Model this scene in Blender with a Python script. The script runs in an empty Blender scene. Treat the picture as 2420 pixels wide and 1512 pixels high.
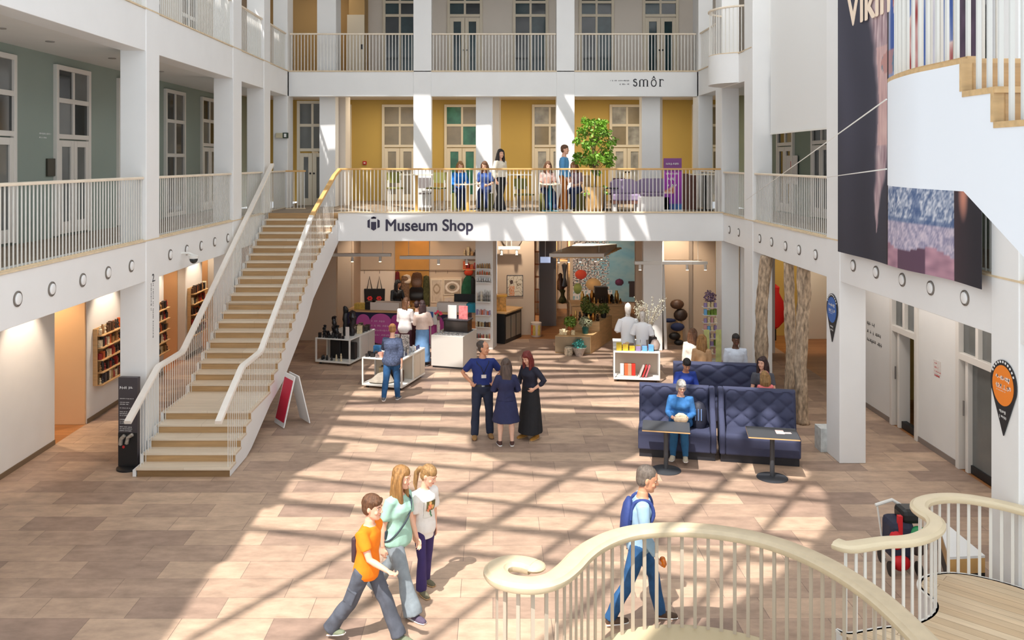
import bpy, bmesh, math, random
from mathutils import Vector, Matrix, Euler, noise
random.seed(11)
S = bpy.context.scene
PI = math.pi
# ------------------------------------------------------------------ camera, sky, sun, exposure
F, CX, CY, EYE = 2050.0, 1165.0, 381.0, 5.2          # focal length and principal point in photo pixels, eye height in metres
cd = bpy.data.cameras.new('camera'); cam = bpy.data.objects.new('camera', cd); S.collection.objects.link(cam)
cam.location = (0, 0, EYE); cam.rotation_euler = (PI/2, 0, 0)
cd.sensor_width = 36; cd.lens = 36*F/2420; cd.shift_x = (1210-CX)/2420; cd.shift_y = -(756-CY)/2420
cd.clip_start = .05; cd.clip_end = 300
S.camera = cam
S.view_settings.view_transform = 'Standard'; S.view_settings.look = 'None'
S.view_settings.gamma = 1; S.view_settings.use_curve_mapping = False
S.view_settings.exposure = 0.46
wd = bpy.data.worlds.new('sky'); S.world = wd; wd.use_nodes = True
bg = wd.node_tree.nodes['Background']; bg.inputs[0].default_value = (.87, .94, 1, 1); bg.inputs[1].default_value = 1.18
SUN = Vector((.32, .55, -1))
sl = bpy.data.lights.new('sun', 'SUN'); so = bpy.data.objects.new('sun', sl); S.collection.objects.link(so)
sl.energy = 4.5; sl.angle = math.radians(.6); sl.color = (1, .95, .895)
so.rotation_euler = SUN.to_track_quat('-Z', 'Y').to_euler(); so.location = (-6, -10, 25)
S.cycles.max_bounces = 7; S.cycles.diffuse_bounces = 4; S.cycles.glossy_bounces = 3; S.cycles.transmission_bounces = 4
S.cycles.caustics_reflective = False; S.cycles.caustics_refractive = False; S.cycles.sample_clamp_indirect = 6

# ------------------------------------------------------------------ helpers
def G(px, py, z=0.0):                                 # ground point: where the photo shows a point lying at level z
    y = F*(EYE-z)/(py-CY); return Vector(((px-CX)*y/F, y, z))
def At(px, py, y):                                    # a point whose distance y is known
    return Vector(((px-CX)*y/F, y, EYE-(py-CY)*y/F))
def OnX(px, py, x):                                   # a point on a side wall x = const
    y = F*x/(px-CX); return Vector((x, y, EYE-(py-CY)*y/F))
def lin(c):
    r = []
    for k in c[:3]:
        k = k/255; r.append(k/12.92 if k <= .04045 else ((k+.055)/1.055)**2.4)
    return (*r, 1)
MATS = {}
def M(name, col=(200,200,200), rough=.55, metal=0, var=0, scale=6, bump=0, bscale=40, emit=0, stretch=None, spec=None, trans=0, alpha=None, sheen=0):
    if name in MATS: return MATS[name]
    m = bpy.data.materials.new(name); m.use_nodes = True; nt = m.node_tree; b = nt.nodes['Principled BSDF']
    c = lin(col); b.inputs['Base Color'].default_value = c; b.inputs['Roughness'].default_value = rough; b.inputs['Metallic'].default_value = metal
    if spec is not None: b.inputs['Specular IOR Level'].default_value = spec
    if trans: b.inputs['Transmission Weight'].default_value = trans
    if sheen: b.inputs['Sheen Weight'].default_value = sheen
    if emit: b.inputs['Emission Color'].default_value = c; b.inputs['Emission Strength'].default_value = emit
    if var or bump:
        tc = nt.nodes.new('ShaderNodeTexCoord'); mp = nt.nodes.new('ShaderNodeMapping'); nt.links.new(tc.outputs['Object'], mp.inputs[0])
        if stretch: mp.inputs['Scale'].default_value = stretch
    if var:
        n = nt.nodes.new('ShaderNodeTexNoise'); n.inputs['Scale'].default_value = scale; n.inputs['Detail'].default_value = 5
        nt.links.new(mp.outputs[0], n.inputs['Vector'])
        r = nt.nodes.new('ShaderNodeValToRGB'); r.color_ramp.elements[0].position = .3; r.color_ramp.elements[1].position = .7
        r.color_ramp.elements[0].color = (*[k*(1-var) for k in c[:3]], 1); r.color_ramp.elements[1].color = (*[min(1, k*(1+var)) for k in c[:3]], 1)
        nt.links.new(n.outputs['Fac'], r.inputs[0]); nt.links.new(r.outputs[0], b.inputs['Base Color'])
    if bump:
        n2 = nt.nodes.new('ShaderNodeTexNoise'); n2.inputs['Scale'].default_value = bscale; n2.inputs['Detail'].default_value = 4
        nt.links.new(mp.outputs[0], n2.inputs['Vector'])
        bn = nt.nodes.new('ShaderNodeBump'); bn.inputs['Strength'].default_value = bump; bn.inputs['Distance'].default_value = .02
        nt.links.new(n2.outputs['Fac'], bn.inputs['Height']); nt.links.new(bn.outputs[0], b.inputs['Normal'])
    MATS[name] = m; return m
def planks(name, c1, c2, mortar, scale, bw, rh, rough=.5, vert=None, grain=(1, 14, 1), msize=.004, var=.22, rot=0, offset=.5):
    m = bpy.data.materials.new(name); m.use_nodes = True; nt = m.node_tree; b = nt.nodes['Principled BSDF']; N = nt.nodes.new; L = nt.links.new
    tc = N('ShaderNodeTexCoord'); mp = N('ShaderNodeMapping'); L(tc.outputs['Object'], mp.inputs[0]); mp.inputs['Rotation'].default_value = (0, 0, rot)
    if vert: mp.inputs['Rotation'].default_value = vert
    br = N('ShaderNodeTexBrick'); L(mp.outputs[0], br.inputs['Vector']); br.inputs['Scale'].default_value = scale
    br.inputs['Brick Width'].default_value = bw; br.inputs['Row Height'].default_value = rh; br.inputs['Mortar Size'].default_value = msize; br.inputs['Mortar Smooth'].default_value = .3
    br.inputs['Color1'].default_value = lin(c1); br.inputs['Color2'].default_value = lin(c2); br.inputs['Mortar'].default_value = lin(mortar); br.offset = offset
    mp2 = N('ShaderNodeMapping'); L(mp.outputs[0], mp2.inputs[0]); mp2.inputs['Scale'].default_value = grain
    no = N('ShaderNodeTexNoise'); L(mp2.outputs[0], no.inputs['Vector']); no.inputs['Scale'].default_value = 1.6; no.inputs['Detail'].default_value = 7; no.inputs['Roughness'].default_value = .65
    rp = N('ShaderNodeValToRGB'); L(no.outputs['Fac'], rp.inputs[0]); rp.color_ramp.elements[0].position = .28; rp.color_ramp.elements[1].position = .72
    rp.color_ramp.elements[0].color = (1-var, 1-var, 1-var, 1); rp.color_ramp.elements[1].color = (1+var*.4, 1+var*.4, 1+var*.4, 1)
    mx = N('ShaderNodeMix'); mx.data_type = 'RGBA'; mx.blend_type = 'MULTIPLY'; mx.inputs[0].default_value = 1
    L(br.outputs['Color'], mx.inputs[6]); L(rp.outputs[0], mx.inputs[7]); L(mx.outputs[2], b.inputs['Base Color']); b.inputs['Roughness'].default_value = rough
    bp = N('ShaderNodeBump'); bp.inputs['Strength'].default_value = .12; bp.inputs['Distance'].default_value = .01; L(no.outputs['Fac'], bp.inputs['Height']); L(bp.outputs[0], b.inputs['Normal'])
    MATS[name] = m; return m
def vcol(name, rough=.7):                             # prints: colour comes from a colour attribute of the printed sheet
    if name in MATS: return MATS[name]
    m = bpy.data.materials.new(name); m.use_nodes = True; nt = m.node_tree; a = nt.nodes.new('ShaderNodeVertexColor'); a.layer_name = 'print'
    nt.links.new(a.outputs[0], nt.nodes['Principled BSDF'].inputs['Base Color']); nt.nodes['Principled BSDF'].inputs['Roughness'].default_value = rough
    MATS[name] = m; return m

class MB:
    def __init__(s, local=False): s.v = []; s.f = []; s.m = []; s.local = local
    def add(s, vs, fs, mi=0):
        o = len(s.v); s.v += [tuple(v) for v in vs]; s.f += [tuple(i+o for i in f) for f in fs]; s.m += [mi]*len(fs)
    def box(s, x0, x1, y0, y1, z0, z1, mi=0):
        x0, x1 = min(x0, x1), max(x0, x1); y0, y1 = min(y0, y1), max(y0, y1); z0, z1 = min(z0, z1), max(z0, z1)
        s.add([(x0,y0,z0),(x1,y0,z0),(x1,y1,z0),(x0,y1,z0),(x0,y0,z1),(x1,y0,z1),(x1,y1,z1),(x0,y1,z1)],
              [(0,3,2,1),(4,5,6,7),(0,1,5,4),(1,2,6,5),(2,3,7,6),(3,0,4,7)], mi)
    def obox(s, c, sz, rz=0, mi=0, R=None):
        R = R or Matrix.Rotation(rz, 3, 'Z'); c = Vector(c); hx, hy, hz = sz[0]/2, sz[1]/2, sz[2]/2
        vs = [c+R@Vector((a*hx, b*hy, d*hz)) for d in (-1, 1) for a, b in ((-1,-1),(1,-1),(1,1),(-1,1))]
        s.add(vs, [(0,3,2,1),(4,5,6,7),(0,1,5,4),(1,2,6,5),(2,3,7,6),(3,0,4,7)], mi)
    def prism(s, pts, d, mi=0):                       # closed polygon pushed along d
        d = Vector(d); n = len(pts); p = [Vector(q) for q in pts]
        nm = sum(((p[i]-p[0]).cross(p[(i+1) % n]-p[0]) for i in range(n)), Vector())
        if nm.dot(d) > 0: p.reverse()
        vs = p+[q+d for q in p]
        s.add(vs, [tuple(range(n)), tuple(range(2*n-1, n-1, -1))]+[((i+1) % n, i, n+i, n+(i+1) % n) for i in range(n)], mi)
    def loft(s, rings, n=12, mi=0, dome=.6):          # rings: (centre, x axis vector * rx, y axis vector * ry)
        vs = []; fs = []
        for c, ax, ay in rings:
            c = Vector(c)
            for k in range(n):
                t = 2*PI*k/n; vs.append(c+Vector(ax)*math.cos(t)+Vector(ay)*math.sin(t))
        m = len(rings)
        for j in range(m-1):
            for k in range(n): fs.append((j*n+k, j*n+(k+1) % n, (j+1)*n+(k+1) % n, (j+1)*n+k))
        c0, c1 = Vector(rings[0][0]), Vector(rings[-1][0])
        d0 = (c0-Vector(rings[1][0])); d1 = (c1-Vector(rings[-2][0]))
        if d0.length > 1e-9: d0.normalize()
        if d1.length > 1e-9: d1.normalize()
        a = len(vs); vs += [c0+d0*dome*Vector(rings[0][2]).length, c1+d1*dome*Vector(rings[-1][2]).length]
        for k in range(n): fs += [(a, (k+1) % n, k), (a+1, (m-1)*n+k, (m-1)*n+(k+1) % n)]
        s.add(vs, fs, mi)
    def tube(s, pts, rad, n=10, mi=0, flat=1.0, up=(0,0,1), dome=.6):
        P = [Vector(p) for p in pts]; rings = []
        if not hasattr(rad, '__len__'): rad = [rad]*len(P)
        ref = None
        for i, p in enumerate(P):
            t = (P[min(i+1, len(P)-1)]-P[max(i-1, 0)]).normalized()
            if ref is None:
                ref = Vector(up) if abs(t.dot(Vector(up))) < .95 else Vector((0, 1, 0)) if abs(t.y) < .9 else Vector((1, 0, 0))
            ax = ref.cross(t).normalized(); ay = t.cross(ax); ref = ay
            rings.append((p, ax*rad[i], ay*rad[i]*flat))
        s.loft(rings, n, mi, dome)
    def cyl(s, a, b, ra, rb=None, n=14, mi=0): s.tube([a, b], [ra, ra if rb is None else rb], n, mi, dome=0)
    def ell(s, c, r, n=12, mi=0, R=None):
        c = Vector(c); R = R or Matrix.Identity(3); k = max(5, n//2+1); rings = []
        for j in range(1, k):
            t = PI*j/k; z = -math.cos(t)*r[2]; w = math.sin(t); rings.append((c+R@Vector((0,0,z)), R@Vector((r[0]*w,0,0)), R@Vector((0,r[1]*w,0))))
        o = len(s.v); s.loft(rings, n, mi, 0)
        s.v[-2] = tuple(c+R@Vector((0,0,-r[2]))); s.v[-1] = tuple(c+R@Vector((0,0,r[2])))
    def lathe(s, c, prof, n=24, mi=0):
        c = Vector(c); s.loft([(c+Vector((0,0,z)), Vector((r,0,0)), Vector((0,r,0))) for r, z in prof], n, mi, 0)
    def sweep(s, pts, sec, mi=0, cap=True):           # section (side, up) along a path
        P = [Vector(p) for p in pts]; n = len(sec); vs = []; fs = []
        for i, p in enumerate(P):
            t = P[min(i+1, len(P)-1)]-P[max(i-1, 0)]; t.z *= .999; t.normalize()
            side = t.cross(Vector((0,0,1))).normalized(); up = side.cross(t)
            vs += [p+side*a+up*b for a, b in sec]
        for j in range(len(P)-1):
            for k in range(n): fs.append((j*n+k, j*n+(k+1) % n, (j+1)*n+(k+1) % n, (j+1)*n+k))
        if cap: fs += [tuple(range(n-1, -1, -1)), tuple(range((len(P)-1)*n, len(P)*n))]
        s.add(vs, fs, mi)
    def build(s, name, mat, parent=None, smooth=False, bev=0, loc=None, fix=False):
        me = bpy.data.meshes.new(name); vs = s.v
        if parent is not None and not s.local:
            I = WM(parent).inverted(); vs = [tuple(I@Vector(v)) for v in vs]
        elif loc is not None: vs = [(v[0]-loc[0], v[1]-loc[1], v[2]-loc[2]) for v in vs]
        me.from_pydata(vs, [], s.f); mats = mat if isinstance(mat, (list, tuple)) else [mat]
        for m in mats: me.materials.append(m)
        if len(mats) > 1: me.polygons.foreach_set('material_index', s.m)
        if fix:
            bm = bmesh.new(); bm.from_mesh(me); bmesh.ops.recalc_face_normals(bm, faces=bm.faces); bm.to_mesh(me); bm.free()
        if smooth:
            me.polygons.foreach_set('use_smooth', [True]*len(me.polygons))
            if smooth != 'all': me.set_sharp_from_angle(angle=math.radians(40))
        o = bpy.data.objects.new(name, me); S.collection.objects.link(o)
        if parent is not None: o.parent = parent
        elif loc is not None: o.location = loc
        if bev:
            b = o.modifiers.new('bevel', 'BEVEL'); b.width = bev; b.segments = 2; b.limit_method = 'ANGLE'; b.angle_limit = .6
        return o
def WM(o):
    m = Matrix.Translation(o.location) @ o.rotation_euler.to_matrix().to_4x4()
    return WM(o.parent) @ m if o.parent else m
def tag(o, label, cat, group=None):
    o['label'] = label; o['category'] = cat
    if group: o['group'] = group
    return o
def thing(name, label, cat, loc=(0,0,0), rz=0, group=None):
    o = bpy.data.objects.new(name, None); S.collection.objects.link(o); o.location = loc; o.rotation_euler = (0,0,rz); o.empty_display_size = .1
    return tag(o, label, cat, group)
def struct(o): o['kind'] = 'structure'; return o
def put(name, mesh, loc, parent=None, rz=0):          # one more object with shared mesh data
    o = bpy.data.objects.new(name, mesh); S.collection.objects.link(o); o.location = loc; o.rotation_euler = (0,0,rz)
    if parent is not None: o.parent = parent
    return o
def dup(root, loc=None, rz=None, label=None, group=None):
    def cp(o, p):
        c = o.copy(); S.collection.objects.link(c)
        if p is not None: c.parent = p
        for ch in [k for k in KIDS(o)]: cp(ch, c)
        return c
    r = cp(root, None)
    if loc is not None: r.location = loc
    if rz is not None: r.rotation_euler = (0,0,rz)
    if label: r['label'] = label
    if group: r['group'] = group
    return r
def KIDS(o): return list(o.children)
def boxpart(name, mat, parent, x0, x1, y0, y1, z0, z1, bev=0, local=True):
    b = MB(local); b.box(x0, x1, y0, y1, z0, z1); return b.build(name, mat, parent, bev=bev)
def text_mesh(txt, size, ext=.004, space=1.0, off=0):
    cu = bpy.data.curves.new('t', 'FONT'); cu.body = txt; cu.size = size; cu.extrude = ext; cu.align_x = 'CENTER'; cu.space_character = space; cu.offset = off
    o = bpy.data.objects.new('t', cu); S.collection.objects.link(o); dg = bpy.context.evaluated_depsgraph_get()
    me = bpy.data.meshes.new_from_object(o.evaluated_get(dg)); bpy.data.objects.remove(o); return me
def lettering(name, txt, size, loc, rot, mat, parent=None, space=1.0, width=None, off=0, bold=0):
    me = text_mesh(txt, size, space=space, off=off); me.materials.clear(); me.materials.append(mat)
    if width:
        xs = [v.co.x for v in me.vertices]; k = width/(max(xs)-min(xs))
        for v in me.vertices: v.co.x *= k
    if bold:                                          # thicker strokes: the letters laid over themselves with small shifts
        vs = [v.co.copy() for v in me.vertices]; fs = [tuple(p.vertices) for p in me.polygons]; n = len(vs); V = []; Fs = []
        for k, (dx, dy) in enumerate(((-1,0),(1,0),(0,-1),(0,1),(.7,.7),(-.7,-.7))): V += [v+Vector((dx*bold, dy*bold, k*.0002)) for v in vs]; Fs += [tuple(i+n*k for i in f) for f in fs]
        me = bpy.data.meshes.new(name); me.from_pydata(V, [], Fs); me.materials.append(mat)
    o = bpy.data.objects.new(name, me); S.collection.objects.link(o)
    m = Matrix.Translation(loc) @ Euler(rot).to_matrix().to_4x4()
    if parent is not None: o.parent = parent; m = WM(parent).inverted() @ m
    o.location = m.to_translation(); o.rotation_euler = m.to_euler(); return o
def scribble(name, mat, parent, o, u, w, lines, lh, seed=1, depth=.003, fill=.75, bold=.22, v=None):   # rows of illegible print
    rnd = random.Random(seed); o, u = Vector(o), Vector(u).normalized(); v = Vector(v or (0,0,-1)); n = u.cross(v); b = MB()
    for k, frac in enumerate(lines):
        x = 0.0
        while x < w*frac:
            l = lh*rnd.uniform(.25, .6); p = o+u*x+v*(k*lh*1.45)
            for q in range(rnd.choice((1, 2, 2, 3))):
                dx = l*rnd.uniform(0, .75); hh = lh*rnd.uniform(.35, .95)*fill
                b.prism([p+u*dx-v*0, p+u*(dx+l*bold), p+u*(dx+l*bold)+v*hh, p+u*dx+v*hh], n*depth)
            b.prism([p+v*lh*.3, p+u*l*.9+v*lh*.3, p+u*l*.9+v*lh*.45, p+v*lh*.45], n*depth)
            x += l*1.2+(lh*.5 if rnd.random() < .18 else 0)
    return b.build(name, mat, parent, fix=True)
def picture(name, o, u, v, nu, nv, fn, parent=None, bulge=None, thick=.006, mat=None):   # a printed sheet: grid with its print in a colour attribute
    o, u, v = Vector(o), Vector(u), Vector(v); n = u.cross(v).normalized(); vs = []; fs = []; cols = []
    for j in range(nv+1):
        for i in range(nu+1):
            a, b = i/nu, j/nv; p = o+u*a+v*b
            if bulge: p = p+n*bulge(a, b)
            vs.append(p); cols.append(lin(fn(a, b)))
    m = len(vs); vs += [p-n*thick for p in vs]; cols += cols
    for j in range(nv):
        for i in range(nu):
            a = j*(nu+1)+i; fs += [(a, a+1, a+nu+2, a+nu+1), (m+a, m+a+nu+1, m+a+nu+2, m+a+1)]
    ed = [i for i in range(nu+1)]+[j*(nu+1)+nu for j in range(1, nv+1)]+[nv*(nu+1)+i for i in range(nu-1, -1, -1)]+[j*(nu+1) for j in range(nv-1, 0, -1)]
    for k in range(len(ed)): a, b = ed[k], ed[(k+1) % len(ed)]; fs.append((a, m+a, m+b, b))
    mb = MB(); mb.add(vs, fs); ob = mb.build(name, mat or vcol('print_matt'), parent, smooth=True)
    at = ob.data.color_attributes.new('print', 'FLOAT_COLOR', 'POINT'); at.data.foreach_set('color', [k for c in cols for k in c]); return ob
def mix(a, b, t): t = max(0, min(1, t)); return tuple(a[i]+(b[i]-a[i])*t for i in range(3))
def nz(x, y, z=0): return noise.noise(Vector((x, y, z)))
def spot(name, loc, to, energy, col=(1,.75,.5), size=70, blend=.6, r=.05):
    l = bpy.data.lights.new(name, 'SPOT'); o = bpy.data.objects.new(name, l); S.collection.objects.link(o); l.energy = energy; l.color = col
    l.spot_size = math.radians(size); l.spot_blend = blend; l.shadow_soft_size = r; o.location = loc
    o.rotation_euler = (Vector(to)-Vector(loc)).to_track_quat('-Z', 'Y').to_euler(); return o
def area(name, loc, rot, sx, sy, energy, col=(1,1,1)):
    l = bpy.data.lights.new(name, 'AREA'); o = bpy.data.objects.new(name, l); S.collection.objects.link(o); l.energy = energy; l.color = col
    l.shape = 'RECTANGLE'; l.size = sx; l.size_y = sy; o.location = loc; o.rotation_euler = rot; return o

# ------------------------------------------------------------------ materials
WHITE = M('white_paint', (238,238,237), .55, var=.015, scale=2)
WHITE3 = M('white_stair_paint', (222,224,228), .55)
WHITE2 = M('white_plaster', (232,230,226), .6, var=.02, scale=2)
METALW = M('white_metal', (228,226,220), .4)
OAKW = M('pale_oak', (226,205,172), .42, var=.1, scale=5, stretch=(2,2,.6), bump=.05)
OAKR = M('limed_oak_rail', (240,226,205), .4, var=.05, scale=4)
OAKS = M('oak_step', (196,162,116), .45, var=.14, scale=5, stretch=(1,5,5))
METALW_SHADE = M('shaded_white_metal', (204,203,198), .4)  # darker copy of the white metal, shade put into its colour
HONEY = M('honey_oak', (214,168,104), .42, var=.1, scale=5)
GLASSD = M('dark_glass', (46,50,52), .08, var=.25, scale=1.2, spec=.6)
GLASSG = M('grey_glass', (112,114,112), .12, var=.2, scale=1.0, spec=.6)
GREEN = M('sage_wall_paint', (148,160,150), .7, var=.03, scale=1)
MUSTARD = M('mustard_wall_paint', (198,166,88), .7, var=.03, scale=1)
BEIGE = M('beige_wall_paint', (226,216,204), .65, var=.02, scale=1)
BLACK = M('black_satin', (24,24,26), .45)
DARKG = M('charcoal_metal', (62,65,70), .45)
FRAMEC = M('cream_joinery', (226,214,192), .5)
FRAMEW = M('white_joinery', (226,220,212), .5)
ORANGEW = M('apricot_wall_paint', (228,184,138), .7, var=.03, scale=1)
CHROME = M('steel_handle', (150,150,150), .3, metal=1)
INK = M('black_lettering', (40,40,46), .6)
INKG = M('grey_lettering', (96,92,90), .6)
INKW = M('white_lettering', (240,240,238), .6)
# ------------------------------------------------------------------ the setting
A, XI = 5.98, 8.05                                    # column face and inner wall, metres either side of the axis
Z1, Z1B, Z2, Z2B = 3.82, 3.13, 7.82, 7.10             # first and second floor levels and the undersides of their edge beams
YB, YC, YW = 22.5, 25.4, 29.7                         # front of the balcony, rear columns, ochre wall
COLY = [(9.84, 10.39), (14.93, 15.52), (19.93, 20.6), (22.62, 23.25)]
STONE = planks('sandstone_slabs', (204,174,148), (158,132,116), (128,108,96), 1, 1.05, .47, rough=.5, grain=(1.6,3.4,1), msize=.004, var=.34, offset=.37)
SHOPW = planks('shop_oak_floor', (178,122,74), (160,106,62), (110,72,42), 1, 1.6, .16, rough=.4, grain=(.6,9,1), msize=.003)
DECK = planks('grey_oak_deck', (150,132,112), (136,118,100), (92,80,68), 1, 1.8, .12, rough=.5, grain=(.6,9,1), msize=.004, rot=PI/2)
def slab(name, mat, x0, x1, y0, y1, z0, z1, bev=0):
    b = MB(); b.box(x0, x1, y0, y1, z0, z1); return struct(b.build(name, mat, bev=bev))
slab('floor', STONE, -XI, 7.9, 5.5, YC, -.2, 0)
slab('floor_shop', SHOPW, -XI, 7.9, YC, 31.5, -.2, 0)
slab('floor_left_shop', SHOPW, -11.5, -XI, 12, 26, -.2, -.002)
slab('floor_right_room', SHOPW, 7.9, 11.5, 8, 26, -.2, -.002)
for sx, side in ((-1, 'left'), (1, 'right')):
    xi = XI if sx < 0 else 7.9
    for k, (y0, y1) in enumerate(COLY):
        slab('column_'+side, WHITE, sx*(A-.015), sx*(A+.44), y0, y1, 0, 10.3, .012)
    slab('column_'+side+'_corner', WHITE, sx*(A-.0), sx*(A+.42), YC-.15, YC+.55, 0, 10.3, .012)
    b = MB(); b.box(sx*A, sx*(A+.40), 7.0, YC, Z1B, Z1); struct(b.build('fascia_'+side+'_first', WHITE, bev=.008))
    b = MB(); [b.box(sx*A, sx*(A+.40), q0, q1, Z2B, Z2) for q0, q1 in (((7.0, YC),) if sx < 0 else ((7.0, 15.0), (20.0, YC)))]; struct(b.build('fascia_'+side+'_second', WHITE, bev=.008))
    slab('ceiling_'+side+'_ground', WHITE2, sx*(A+.40), sx*(xi+3.4), 7.0, YC+.3, Z1B+.06, Z1-.05)
    slab('floor_'+side+'_first', DECK, sx*(A+.40), sx*xi, 7.0, YC+.3, Z1-.05, Z1-.02)
    slab('ceiling_'+side+'_first', WHITE2, sx*(A+.40), sx*(xi+.2), 7.0, YC+.3, Z2B+.05, Z2-.02)
    for k, z in enumerate((Z1, Z2)):
        [slab('trim_%s_%d' % (side, k+1), OAKW, sx*(A-.02), sx*(A+.12), q0, q1, z, z+.025) for q0, q1 in (((7.0, YC-.1),) if sx < 0 or not k else ((7.0, 15.0), (20.0, YC-.1)))]
# left inner wall, ground floor: white piers, a doorway, apricot niches
b = MB(); b.box(-XI, -XI-.25, 7.0, 13.62, 0, Z1B+.1); b.box(-XI, -XI-.25, 13.66, 15.93, 0, Z1B+.1); b.box(-XI-.03, -XI-.25, 13.6, 13.7, 0, Z1B+.1)
b.box(-XI, -XI-.25, 17.2, 21.2, 0, Z1B+.1); b.box(-XI, -XI-.25, 22.7, 24.0, 0, Z1B+.1); b.box(-XI, -XI-.25, 25.1, 26.0, 0, Z1B+.1)
b.box(-XI-.3, -6.4, 26.0, 26.1, 0, Z1B+.1); struct(b.build('wall_left', WHITE2))
b = MB(); b.box(-XI-.02, -XI-.62, 17.15, 17.2, 0, Z1B+.1); b.box(-XI-.6, -XI-.64, 21.0, 22.9, 0, Z1B+.1); b.box(-XI-.6, -XI-.64, 23.8, 25.3, 0, Z1B+.1)
b.box(-XI-.2, -XI-.64, 22.66, 22.7, 0, Z1B+.1); b.box(-XI-.2, -XI-.64, 25.06, 25.1, 0, Z1B+.1)
b.box(-11.5, -11.4, 12, 20, 0, Z1B+.1); b.box(-11.5, -XI-.25, 19.9, 20.0, 0, Z1B+.1)
struct(b.build('wall_left_niche', ORANGEW))
b = MB(); b.box(-XI+.012, -XI, 13.66, 15.93, 0, .09); b.box(-XI+.012, -XI, 17.2, 21.2, 0, .09); b.box(-XI+.012, -XI, 22.7, 24, 0, .09)
struct(b.build('baseboard_left', M('bronze_skirting', (120,100,78), .5)))
b = MB(); b.box(-XI-.25, -XI, 7.0, 29.8, Z1-.1, Z2B+.3); struct(b.build('wall_left_first', GREEN))
b = MB(); b.box(-XI-.25, -XI, 7.0, 19, Z2-.1, 9.4); b.box(-XI-.25, -XI, 19, 28.7, Z2-.1, 11.2); struct(b.build('wall_left_second', BEIGE))
# right inner wall
RD = [(13.5, 14.75), (16.1, 17.2)]                    # two doorways with windows above
b = MB(); b.box(7.9, 8.15, 7.0, 13.5, 0, Z1B+.1); b.box(7.9, 8.15, 14.75, 16.1, 0, Z1B+.1); b.box(7.9, 8.15, 17.2, 18.9, 0, Z1B+.1)
struct(b.build('wall_right', WHITE2))
b = MB(); b.box(7.888, 7.9, 14.75, 16.1, 0, .1); b.box(7.888, 7.9, 17.2, 18.9, 0, .1); b.box(7.888, 7.9, 7.0, 13.5, 0, .1)
struct(b.build('baseboard_right', M('grey_skirting', (138,126,118), .5)))
b = MB(); b.box(7.9, 8.15, 7.0, 29.8, Z1-.1, Z2B+.3); struct(b.build('wall_right_first', M('olive_grey_wall_paint', (128,140,126), .7, var=.03, scale=1)))
b = MB(); b.box(7.9, 8.15, 7.0, 28.7, Z2-.1, 11.2); struct(b.build('wall_right_second', BEIGE))
b = MB(); b.box(11.3, 11.4, 7.0, 25.6, 0, Z1B+.1); b.box(8.15, 11.4, 18.9, 18.95, 0, Z1B+.1); b.box(6.4, 11.4, 25.9, 26.0, 0, Z1B+.1); struct(b.build('wall_right_room', MUSTARD))
# rear: columns through the storeys, beams, ochre wall, second floor wall
for px in (977, 1315):
    x = (px-CX)*YC/F; slab('column_rear', WHITE, x, x+.53, YC-.02, YC+.35, Z1, 10.3, .012)
for px, w in ((755, .48), (1125, .5), (1517, .55)):
    x = (px-CX)*25.85/F; b = MB(); b.obox((x+w/2, 26.1, (Z1+Z2B)/2+.05), (w, .5, Z2B-Z1+.1), -.02); struct(b.build('column_rear_inner', WHITE, bev=.01))
    b = MB(); b.obox((x+w+.07, 26.75, (Z1+7.3)/2), (.3, .5, 7.3-Z1), -.12); struct(b.build('pilaster_rear', BEIGE))
    if px == 755: b = MB(); b.obox((x+w/2, 26.1, (Z2+10.8)/2), (w+.1, .5, 10.8-Z2), -.12); struct(b.build('column_rear_upper', WHITE))
b = MB(); b.box(-A, A, YC, YC+.35, Z2B, Z2); struct(b.build('fascia_rear_second', WHITE, bev=.008))
slab('ceiling_rear_first', BEIGE, -XI, 7.9, YC+.35, YW+.1, 7.3, Z2-.02)
slab('floor_rear_second', DECK, -XI, 7.9, YC+.35, 28.6, Z2-.02, Z2)
slab('trim_rear_second', OAKW, -A, A, YC-.02, YC+.12, Z2, Z2+.025)
b = MB(); b.box(-XI, 7.9, YW, YW+.2, Z1, 7.3); struct(b.build('wall_rear_first', MUSTARD))
b = MB(); b.box(-4.1, 7.9, 28.5, 28.7, Z2, 11.2); struct(b.build('wall_rear_second', BEIGE))
b = MB(); b.box(-XI, -4.1, 28.5, 28.7, Z2, 11.2); b.box(-4.6, -4.1, 27.7, 28.5, Z2, 11.2); struct(b.build('wall_rear_recess', M('tan_wall_paint', (190,156,104), .7)))
b = MB(); b.box(-XI, 7.9, YC+.35, 28.7, 11.2, 11.5); b.box(-A, A, YC, YC+.35, 10.9, 16.5); struct(b.build('wall_rear_sunblock', WHITE2))  # gallery ceiling, plus unseen upper wall added to block the sun
# balcony over the shop
slab('floor_balcony', DECK, -4.0, A, YB+.3, YW, Z1-.02, Z1+.03)
slab('floor_stair_head', DECK, -A-.4, -4.0, 22.61, YW, Z1-.02, Z1+.03)
slab('ceiling_shop', M('shop_ceiling_paint', (196,182,166), .7), -4.4, A, YB+.3, 31.5, 3.55, Z1-.02)
b = MB(); b.box(-4.02, A, YB, YB+.3, Z1B, Z1+.04); struct(b.build('fascia_balcony', WHITE, bev=.008))
slab('trim_balcony', OAKW, -4.02, A, YB-.03, YB+.1, Z1+.04, Z1+.065)
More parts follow.
